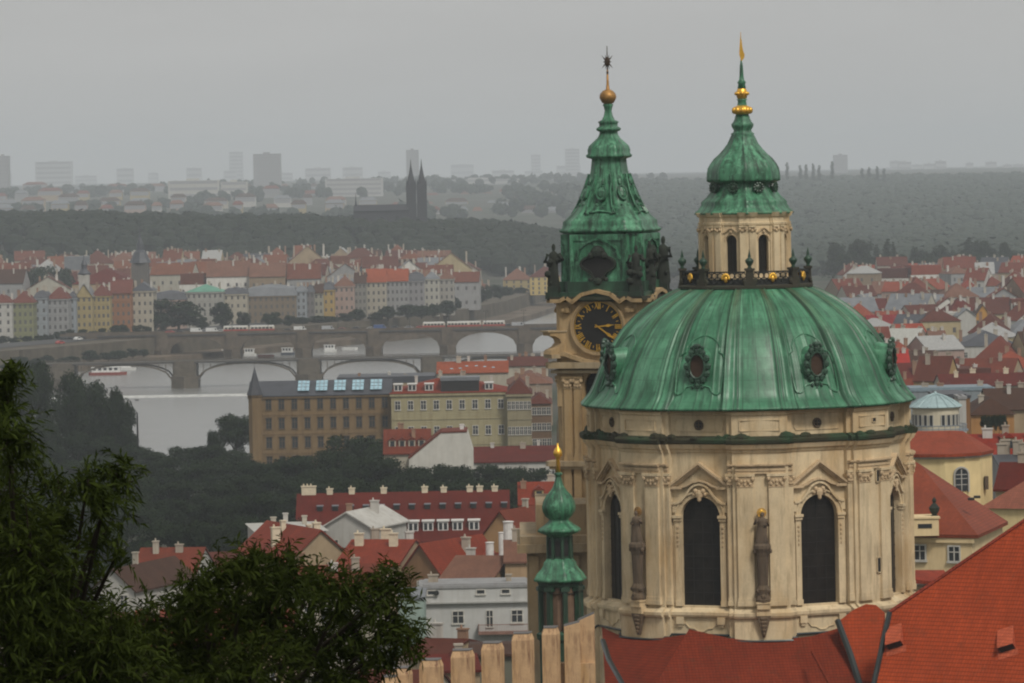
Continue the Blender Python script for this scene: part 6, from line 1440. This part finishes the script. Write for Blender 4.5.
# mast in the park
p = P(138, 455, 1095); t = thing('flag_pole', 'thin dark mast rising from the park trees against the water', 'pole', (p.x, 1095, 6)); mb = MB(); mb.tube([(0, 0, 0), (0, 0, 12), (0, 0, P(138, 412, 1095).z - 6)], [.3, .2, .12], 6); mb.tube([(-.5, 0, 16), (.5, 0, 16)], .15, 5); mb.build('pole', M['iron'], t)
# ------------------------------------------------------------------ trees
def rdir(rng):
    z = rng.uniform(-1, 1); t = rng.uniform(0, 2 * pi); q = sqrt(1 - z * z); return Vector((q * cos(t), q * sin(t), z))
def leafquad(v, f, c, n, s, rng, asp=.7):
    a = n.cross(rdir(rng)); a = a.normalized() if a.length > 1e-6 else Vector((1, 0, 0)); b = n.cross(a); i = len(v); a = a * s; b = b * s * asp
    v += [tuple(c - a), tuple(c - b * .8), tuple(c + a), tuple(c + b)]; f.append((i, i + 1, i + 2, i + 3))
def crown_blob(v, f, c, r, n, s, rng, flat=1.0):
    for _ in range(n):
        d = rdir(rng); q = rng.uniform(.55, 1.08); p = c + Vector((d.x * r, d.y * r, d.z * r * flat)) * q
        nn = (d + rdir(rng) * .7).normalized(); leafquad(v, f, p, nn, s * rng.uniform(.6, 1.3), rng)
def make_proto(seed, kind, leaf, dens):
    """unit tree: height 1, crown about 0.8 wide; returns (crown mesh, trunk mesh)"""
    rng = random.Random(seed); v = []; f = []
    if kind == 'broad':
        cs = []
        for i in range(19):
            z = rng.uniform(.24, .84); rmax = .34 * sqrt(max(.05, 1 - ((z - .48) / .48) ** 2)); t = rng.uniform(0, 2 * pi); q = rmax * sqrt(rng.random()); cs.append((Vector((q * cos(t), q * sin(t), z)), rng.uniform(.12, .21)))
        for c, r in cs: crown_blob(v, f, c, r, int(dens * (r / .15) ** 2), leaf, rng, .8)
    elif kind == 'poplar':
        for i in range(14): z = .12 + .8 * i / 13; r = .11 * (1 - abs(z - .45) * .9); crown_blob(v, f, Vector((rng.uniform(-.03, .03), rng.uniform(-.03, .03), z)), r, int(dens * .6), leaf, rng, 1.3)
    else:
        for i in range(16):
            z = .08 + .88 * i / 15; r = .27 * (1 - z) + .02
            for k in range(5): t = rng.uniform(0, 6.3); crown_blob(v, f, Vector((r * .6 * cos(t), r * .6 * sin(t), z)), r * .55 + .015, int(dens * .22), leaf, rng, .5)
        cs = []
    mb = MB(); mb.add(v, f); cr = mb.build('crown', M['leaf']); me = cr.data; bpy.data.objects.remove(cr)
    mb = MB(); mb.tube([(0, 0, 0), (.01, 0, .25), (0, .01, .6 if kind == 'broad' else .9)], [.028, .02, .006], 7)
    if kind == 'broad':
        for c, r in cs[:8]: mb.tube([(0, 0, .2 + rng.uniform(0, .15)), tuple(c * .6 + Vector((0, 0, .12))), tuple(c)], [.014, .009, .003], 5)
    tr = mb.build('trunk', M['bark']); tm = tr.data; bpy.data.objects.remove(tr); return me, tm
M['leaf'] = leafm((0.008, 0.018, 0.008), (0.018, 0.032, 0.012))
PRO = {'broad': [make_proto(i, 'broad', .021, 330) for i in range(4)], 'broadfar': [make_proto(i + 20, 'broad', .034, 130) for i in range(3)], 'poplar': [make_proto(40, 'poplar', .022, 120)], 'conifer': [make_proto(50, 'conifer', .022, 110), make_proto(51, 'conifer', .024, 90)]}
TN = {'broad': 'leafy_tree', 'broadfar': 'leafy_tree', 'poplar': 'poplar_tree', 'conifer': 'conifer_tree'}
rt_ = random.Random(77)
def tree(px_, ytop, Y, wpx, kind, label, group, zg=None):
    p = P(px_, ytop, Y); g = G(p.x, Y) if zg is None else zg; h = max(3, p.z - g); w_ = wpx * Y / F
    t = thing(TN[kind], label, 'tree', (p.x, Y, g), rt_.uniform(0, 6.28), group); cm_, tm = rt_.choice(PRO[kind])
    base = {'broad': .82, 'broadfar': .82, 'poplar': .24, 'conifer': .5}[kind]; sx = w_ / base
    for me, nm in ((cm_, 'crown'), (tm, 'trunk')): o = shared(me, nm, t, (0, 0, 0), 0, (sx, sx, h))
    return t
def trow(items, rowname, group, kind='broad', zg=None, adj=('dark', 'broad', 'dense', 'bushy', 'spreading')):
    items = sorted(items)
    for i, it in enumerate(items):
        x, yt, Y, wp = it[:4]; k = it[4] if len(it) > 4 else kind; nm = {'poplar': 'slender', 'conifer': 'pointed'}.get(k, adj[i % len(adj)])
        o_ = ORD[i] if i < 26 else None
        lab = f'{nm} tree, {ORD[i % 26]} from left ' + ('' if i < 26 else 'again after the twenty-sixth ') + rowname
        tree(x, yt, Y, wp, k, lab, group, zg)
rng = random.Random(4)
# park trees between the river and the red roofs, back row to front row
trow([(x + rng.uniform(-5, 5), yt, 1085 + rng.uniform(-20, 20), w_, k) for x, yt, w_, k in ((-8, 372, 58, 'broad'), (14, 356, 60, 'broad'), (40, 354, 56, 'broad'), (62, 366, 52, 'broad'), (84, 376, 44, 'broad'), (102, 392, 38, 'broad'), (118, 380, 32, 'broad'), (126, 400, 30, 'broad'), (232, 412, 38, 'broad'), (214, 425, 20, 'broad'))], 'in the shore row by the river', 'trees on the near shore of the river')
trow([(x + rng.uniform(-6, 6), interp([(0, 415), (60, 420), (110, 438), (150, 448), (200, 443), (245, 446), (262, 455)], x) + rng.uniform(-4, 6), 1030 + rng.uniform(-25, 25), rng.uniform(44, 56)) for x in range(-5, 250, 24)], 'in the rear park row left of the spire', 'park trees')
trow([(x + rng.uniform(-6, 6), interp([(0, 440), (110, 455), (200, 456), (260, 462), (300, 452), (340, 430), (390, 432), (410, 455)], x) + rng.uniform(-3, 6), 960 + rng.uniform(-25, 25), rng.uniform(52, 64)) for x in range(-5, 400, 27)], 'in the second park row', 'park trees')
trow([(x + rng.uniform(-6, 6), interp([(0, 465), (200, 476), (300, 470), (350, 450), (400, 462), (450, 460), (540, 462)], x) + rng.uniform(-3, 6), 880 + rng.uniform(-20, 20), rng.uniform(44, 58)) for x in range(-5, 545, 27)], 'in the third park row', 'park trees')
trow([(x + rng.uniform(-6, 6), interp([(0, 490), (150, 498), (290, 488), (330, 470), (420, 476), (540, 478)], x) + rng.uniform(-3, 6), 810 + rng.uniform(-15, 15), rng.uniform(50, 62)) for x in range(-5, 545, 29)], 'in the front park row', 'park trees')
trow([(x + rng.uniform(-6, 6), 515 + rng.uniform(-3, 6), 720 + rng.uniform(-15, 15), rng.uniform(50, 62)) for x in range(-5, 290, 32)], 'at the foot of the park before the roofs', 'park trees')
# embankment trees
trow([(178, 296, 1975, 50), (222, 301, 1990, 23), (244, 310, 2000, 14), (271, 311, 2005, 20), (289, 314, 2010, 14), (162, 312, 1972, 18), (200, 316, 1985, 16)], 'on the quay around the green-roofed palace', 'trees along the far quay', 'broadfar', 8.6)
trow([(x + rng.uniform(-3, 3), interp([(300, 316), (380, 308), (455, 302)], x) + rng.uniform(-3, 3), interp([(300, 2040), (455, 2120)], x), rng.uniform(16, 24)) for x in range(300, 462, 15)], 'on the quay below the right-hand houses', 'trees along the far quay', 'broadfar', 8.6)
trow([(x + rng.uniform(-3, 3), interp([(0, 338), (150, 324)], x) + rng.uniform(-3, 2), interp([(0, 1868), (150, 1945)], x), rng.uniform(9, 14)) for x in range(4, 156, 11)], 'on the quay below the coloured houses', 'small trees along the far quay', 'broadfar', 8.6)
trow([(x + rng.uniform(-3, 3), interp([(0, 360), (210, 340)], x) + rng.uniform(-3, 4), interp([(-8, 1740), (211, 1908)], x) + rng.uniform(-5, 4), rng.uniform(8, 20)) for x in [6 + 9 * i + 5 * sin(i * 2.3) for i in range(16)]], 'on the low landing quay at left', 'bushes on the landing quay', 'broadfar', 2.6)
trow([(x + rng.uniform(-4, 4), interp([(455, 288), (500, 283), (560, 288)], x) + rng.uniform(-2, 14), interp([(456, 2230), (560, 2650)], x) + rng.uniform(-30, 60), rng.uniform(9, 20)) for x in range(456, 560, 5)], 'near the river bend left of the clock tower', 'trees at the river bend', 'broadfar', 8.6)
trow([(34, 262, 2300, 34), (58, 262, 2350, 34), (142, 270, 2250, 14), (12, 268, 2330, 18)], 'among the roofs behind the quay', 'trees among the far roofs', 'broadfar', 8.6)
trow([(x + rng.uniform(-5, 5), 236 + rng.uniform(0, 16), rng.uniform(2640, 2760), rng.uniform(14, 26), rng.choice(['conifer', 'broadfar', 'broadfar', 'conifer'])) for x in [832 + i * 8 for i in range(25)]], 'in the dark belt beyond the right-hand roofs', 'trees of the belt below the hill', 'broadfar', 8.6)
trow([(x + rng.uniform(-5, 5), 248 + rng.uniform(0, 10), rng.uniform(2560, 2630), rng.uniform(16, 26), 'broadfar') for x in [838 + i * 9 for i in range(22)]], 'in front of the dark belt, right-hand side', 'trees of the belt below the hill', 'broadfar', 8.6)
trow([(984 + 5 * i, 424 + rng.uniform(-2, 2), 690, 8) for i in range(5)], 'in the bushes behind the bright red roof', 'garden bushes', 'broad', P(990, 434, 690).z)
trow([(x, y, 6800, 5, 'poplar') for x, y in ((787, 162), (800, 165), (806, 164), (813, 163), (819, 165), (832, 161), (862, 168), (869, 167), (877, 166), (884, 168))], 'on the skyline of the right-hand hill', 'poplars on the hill skyline', 'poplar')
# far woods as masses
def wood(name, label, pts, n, s, hgt, mat):
    v = []; f = []; bls = []; rg_ = random.Random(len(pts))
    for x, y, g in pts:
        r = hgt * rg_.uniform(.5, .8); c = Vector((x, y, g + hgt * rg_.uniform(.35, .75))); crown_blob(v, f, c, r, n, s * .8, rg_, .8); bls.append((c.x, c.y, c.z, (r * .85, r * .85, r * .75)))
    mb = MB(); mb.add(v, f)
    blobs(mb, bls, 0, None, 7); o = mb.build(name, mat); tag(o, label, 'trees', kind='stuff'); return o
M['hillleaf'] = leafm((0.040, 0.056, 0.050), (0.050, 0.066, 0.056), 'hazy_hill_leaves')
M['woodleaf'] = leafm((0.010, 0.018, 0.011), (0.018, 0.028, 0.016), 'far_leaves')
pts = []
for _ in range(1900):
    Y = rng.uniform(2870, 3420); u = rng.uniform(-540, 70); X = u * Y / F; g = G(X, Y)
    if g > 10 and not (-165 < u < -75 and 3095 < Y < 3150): pts.append((X, Y, g))
wood('ridge_wood', 'long dark wooded ridge behind the far town with the twin-spired church on top', pts, 14, 2.4, 13, M['woodleaf'])
pts = []
for _ in range(5600):
    Y = rng.uniform(3500, 7300) if rng.random() < .8 else rng.uniform(2800, 3500); u = rng.uniform(60, 545); X = u * Y / F; g = G(X, Y); pts.append((X, Y, g))
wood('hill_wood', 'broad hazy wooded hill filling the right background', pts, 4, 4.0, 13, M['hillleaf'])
pts = []
for _ in range(900):
    Y = rng.uniform(5000, 9500); u = rng.uniform(-540, 160); X = u * Y / F; g = G(X, Y)
    if sin(X * .004 + Y * .003) + sin(X * .011 - Y * .002) > -.2: pts.append((X, Y, g))
wood('distant_woods', 'patches of grey-green trees between the distant houses on the plateau', pts, 9, 6, 14, M['woodleaf'])

# ------------------------------------------------------------------ far landmarks
DST = plainm('soot_dark_stone', (.035, .035, .04), .9, .1)
b = P(417, 219, 3120); t = thing('twin_spired_church', 'dark church with two pointed openwork spires on the wooded ridge', 'church', (b.x, 3120, G(b.x, 3120)))
def zk(y): return P(417, y, 3120).z - t.location.z
q = 3120 / F
for dx in (-5.3, 5.3):
    x = dx * q; a = 4.9 * q; mb = MB(); mb.box(x - a, x + a, -a, a, 0, zk(184)); 
    for sx in (-1, 1):
        for sy in (-1, 1): mb.lathe([(.8 * q, zk(190)), (.7 * q, zk(185)), (.05, zk(178))], 6, x + sx * a * .9, sy * a * .9)
    mb.lathe([(4.4 * q, zk(184.2)), (2.1 * q, zk(174)), (.7 * q, zk(166)), (.1, zk(159))], 8, x, 0); mb.build('tower', DST, t)
    mb = MB(); mb.box(x - .9 * q, x + .9 * q, -a - .1, -a, zk(202), zk(190)); mb.build('belfry_opening', M['black'], t)
mb = MB(); mb.box(-63 * q, -8 * q, -8, 8, 0, zk(210)); mb.add([(x, y, z) for x in (-63 * q, -8 * q) for y, z in ((-9, zk(210)), (9, zk(210)), (0, zk(204)))], [(0, 2, 1), (3, 4, 5), (0, 3, 5, 2), (1, 2, 5, 4)]); mb.build('nave', DST, t)
mb = MB(); mb.box(-62 * q, -59.5 * q, -1, 1, 0, zk(204)); mb.lathe([(1.4 * q, zk(206)), (.6 * q, zk(199)), (.08, zk(192))], 6, -60.8 * q, 0); mb.build('ridge_turret', DST, t)
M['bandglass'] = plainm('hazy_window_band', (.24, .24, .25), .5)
def block(label, x0, x1, yt, yb, Y, mat, bands=4, roof=None, dep=30, cols=0, cat='tower block', grp=None, zg=None):
    a, c = P(x0, yt, Y), P(x1, yb, Y); g = min(c.z, G((a.x + c.x) / 2, Y)) if zg is None else zg; t = thing('tower_block' if cat == 'tower block' else 'distant_building', label, cat, ((a.x + c.x) / 2, Y, g), 0, grp); w_ = (c.x - a.x) / 2; h = a.z - g
    mb = MB(); mb.box(-w_, w_, 0, dep, 0, h); mb.box(-w_ * .3, w_ * .2, dep * .3, dep * .6, h + .01, h + 3.0); mb.build('wall', mat, t)
    for i in range(bands):
        mb = MB(); z = h * (i + .5) / bands; mb.box(-w_ * .94, w_ * .94, -.25, -.001, z, z + h / bands * .42); mb.build('window_band', M['bandglass'], t)
    if roof: mb = MB(); mb.add([(-w_ - 1, -1, h + .02), (w_ + 1, -1, h + .02), (w_ + 1, dep + 1, h + .02), (-w_ - 1, dep + 1, h + .02), (-w_ * .6, dep / 2, h + 4.5), (w_ * .6, dep / 2, h + 4.5)], [(0, 1, 5, 4), (2, 3, 4, 5), (1, 2, 5), (3, 0, 4), (3, 2, 1, 0)]); mb.build('roof', roof, t)
    return t
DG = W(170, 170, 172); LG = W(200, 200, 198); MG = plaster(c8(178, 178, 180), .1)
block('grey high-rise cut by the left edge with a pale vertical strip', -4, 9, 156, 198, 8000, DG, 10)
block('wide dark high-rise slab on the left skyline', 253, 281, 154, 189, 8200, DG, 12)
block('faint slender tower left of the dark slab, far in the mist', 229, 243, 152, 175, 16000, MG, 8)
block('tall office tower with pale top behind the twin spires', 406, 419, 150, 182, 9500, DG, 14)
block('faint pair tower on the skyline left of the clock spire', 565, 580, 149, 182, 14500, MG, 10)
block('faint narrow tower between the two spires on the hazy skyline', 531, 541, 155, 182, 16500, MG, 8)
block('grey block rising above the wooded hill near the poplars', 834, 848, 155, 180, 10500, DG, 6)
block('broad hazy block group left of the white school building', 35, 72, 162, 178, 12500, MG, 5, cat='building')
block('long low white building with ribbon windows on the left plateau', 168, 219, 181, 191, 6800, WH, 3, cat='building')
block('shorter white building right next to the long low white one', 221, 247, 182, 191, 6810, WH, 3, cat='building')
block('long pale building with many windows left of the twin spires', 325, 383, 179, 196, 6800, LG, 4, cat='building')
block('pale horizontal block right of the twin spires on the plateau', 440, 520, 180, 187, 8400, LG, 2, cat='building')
rng = random.Random(31); k = 0
for i in range(17):
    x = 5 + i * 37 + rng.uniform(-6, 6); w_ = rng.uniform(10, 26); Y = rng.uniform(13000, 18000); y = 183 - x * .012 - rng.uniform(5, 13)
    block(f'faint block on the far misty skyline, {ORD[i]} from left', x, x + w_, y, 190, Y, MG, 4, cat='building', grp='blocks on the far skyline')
for i in range(13):
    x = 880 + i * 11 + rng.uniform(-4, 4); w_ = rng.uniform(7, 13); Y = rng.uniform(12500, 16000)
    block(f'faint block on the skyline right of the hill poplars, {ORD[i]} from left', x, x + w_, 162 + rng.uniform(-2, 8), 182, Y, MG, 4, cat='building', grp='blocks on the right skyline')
cols_ = [('cream', CR), ('yellowish', YE), ('pinkish', PI), ('white', WH), ('grey', GY), ('beige', BE)]
for j, (Y, y0, y1, n) in enumerate(((5450, 204, 211, 22), (6100, 197, 204, 22), (6900, 190, 197, 20), (8300, 184, 190, 16))):
    x = -5
    for i in range(n):
        w_ = rng.uniform(9, 24); cn, cm_ = rng.choice(cols_)
        hz_ = block(f'hazy {cn} house on the plateau, {ORD[i]} from left in the {ORD[j]} row up the slope', x, x + w_, rng.uniform(y0, y1) + (4 if x > 330 else 0) - x * .006, y1 + 12, Y + rng.uniform(-90, 90), cm_, 2, rng.choice([RED, PNK, BRN, GRYR]), 18, cat='house', grp='houses on the distant plateau')
        x += w_ + rng.uniform(2, 22)
        if x > 690: break
for i in range(9):
    x = 640 + i * 24 + rng.uniform(-6, 6); cn, cm_ = rng.choice(cols_)
    block(f'hazy {cn} house on the lower hill slope behind the church, {ORD[i]} from left', x, x + rng.uniform(10, 20), 214 + rng.uniform(0, 22), 250, 4750 + rng.uniform(-80, 80), cm_, 2, rng.choice([RED, PNK, GRYR]), 18, cat='house', grp='houses below the wooded hill')
hpx(352, 366, 257, 250, 2890, 14, YE, PNK, 'hip', label='small cream house on the slope of the wooded ridge', cat='house', nfl=2, nb=3, chim=1, wstyle='far')
block('white villa low on the wooded ridge slope', 387, 394, 260, 264, 2860, WH, 1, None, 10, cat='house')

# ------------------------------------------------------------------ foreground foliage
M['nearleaf'] = leafm((0.006, 0.014, 0.003), (0.045, 0.066, 0.010), 'willow_leaves', .25)
def near_tree(label, blobs_, Y, seed, nshoot, trunk_px):
    rg_ = random.Random(seed); base = P(trunk_px, 760, Y); g = G(base.x, Y); t = thing('willow_leaved_tree', label, 'tree', (base.x, Y, g), 0, 'trees in the near foreground')
    L = t.location.copy(); v = []; f = []; s = Y / F; per = []
    tot = sum(b[2] ** 2 for b in blobs_)
    for (bx, by, br) in blobs_:
        c = P(bx, by, Y + rg_.uniform(-.9, .9)); r = br * s; mine = []
        for _ in range(int(nshoot * br * br / tot)):
            d = rdir(rg_); q = rg_.uniform(.2, 1.12) ** .7; p = c + Vector((d.x * r, d.y * min(r, 1.1), d.z * r)) * q; mine.append(p)
            ax = (d * .8 + Vector((0, 0, .25)) + rdir(rg_) * .75).normalized(); SL = rg_.uniform(.16, .36); st_ = p - ax * SL * .6; n = int(SL * 52); pr = ax.cross(rdir(rg_)).normalized()
            i = len(v); w0 = pr * .0035
            e0 = st_ + ax * SL + Vector((0, 0, -.06))
            for q_2 in (st_ - w0, st_ + w0, e0 - w0 * .3, e0 + w0 * .3): v.append(tuple(q_2 - L))
            f.append((i, i + 1, i + 3, i + 2))
            for k in range(n):
                u = (k + .5) / n; o = st_ + ax * SL * u + Vector((0, 0, -.06 * u * u)); sg = 1 if k % 2 else -1; ln = rg_.uniform(.065, .125) * (1.1 - .35 * u)
                ld = (ax * rg_.uniform(.45, .95) + pr * sg * rg_.uniform(.5, 1.0) + rdir(rg_) * .3).normalized()
                side = ld.cross(rdir(rg_)); side = side.normalized() * ln * rg_.uniform(.085, .125) if side.length > 1e-6 else Vector((ln * .09, 0, 0))
                dr = Vector((0, 0, -ln * rg_.uniform(.05, .55))); m_ = o + ld * ln * .48 + dr * .2; e = o + ld * ln + dr; i = len(v)
                for q_2 in (o - side * .2, o + side * .2, m_ - side, m_ + side, e - side * .08, e + side * .08): v.append(tuple(q_2 - L))
                f += [(i, i + 1, i + 3, i + 2), (i + 2, i + 3, i + 5, i + 4)]
        per.append((c, mine))
    mb = MB(); mb.add(v, f); mb.build('foliage', M['nearleaf'], t)
    top = P(trunk_px, 690, Y + .4) - L; mb = MB(); mb.tube([(0, 0, -.5), (.15, .1, (top.z) * .5), tuple(top)], [.26, .19, .09], 9); mb.build('trunk', M['bark'], t)
    for c, mine in per:
        c = c - L; a = Vector(top) * rg_.uniform(.9, 1.0); mid = a * .45 + c * .55 + Vector((0, .2, -.18)); mb = MB(); mb.tube([tuple(a), tuple(mid), tuple(c)], [.04, .024, .010], 6)
        for p in mine[::6]: pp = p - L; mb.tube([tuple(c), tuple(c * .5 + pp * .5 + Vector((0, 0, -.03))), tuple(pp)], [.009, .006, .003], 4, 0, False)
        mb.build('branch', M['bark'], t)
near_tree('dark leafy tree at the left edge with drooping narrow leaves reaching highest', [(-10, 400, 34), (6, 372, 20), (8, 440, 34), (0, 500, 55), (30, 545, 45), (60, 488, 22), (88, 478, 20), (116, 474, 24), (104, 505, 24), (60, 515, 22), (20, 590, 70), (70, 610, 55), (50, 660, 75), (110, 640, 45), (130, 680, 60), (20, 690, 80), (100, 535, 18), (118, 552, 14), (40, 585, 40)], 33.5, 5, 1900, 20)
near_tree('broad dark leafy crown at bottom left reaching towards the merlons', [(165, 618, 40), (205, 592, 38), (240, 570, 34), (280, 572, 34), (262, 610, 52), (210, 640, 55), (310, 582, 32), (345, 590, 34), (380, 590, 28), (400, 582, 18), (395, 615, 28), (355, 630, 34), (408, 640, 20), (310, 640, 48), (160, 670, 60), (250, 680, 60), (330, 680, 40), (380, 655, 22), (120, 660, 50), (140, 690, 50)], 36.5, 9, 1900, 215)
# ------------------------------------------------------------------ the air
k = bpy.data.materials.new('haze_air'); k.use_nodes = True; n = k.node_tree; n.nodes.clear()
o = n.nodes.new('ShaderNodeOutputMaterial'); pv = n.nodes.new('ShaderNodeVolumePrincipled')
pv.inputs['Color'].default_value = (0.86, 0.93, 1.0, 1); pv.inputs['Density'].default_value = HAZE_DENSITY; pv.inputs['Anisotropy'].default_value = 0.0
n.links.new(pv.outputs[0], o.inputs['Volume'])
mb = MB(); mb.box(-6900, 6900, -250, 19500, -6, 240); hz = mb.build('haze', k); hz['kind'] = 'stuff'; hz['label'] = 'pale grey misty air over the river and city'
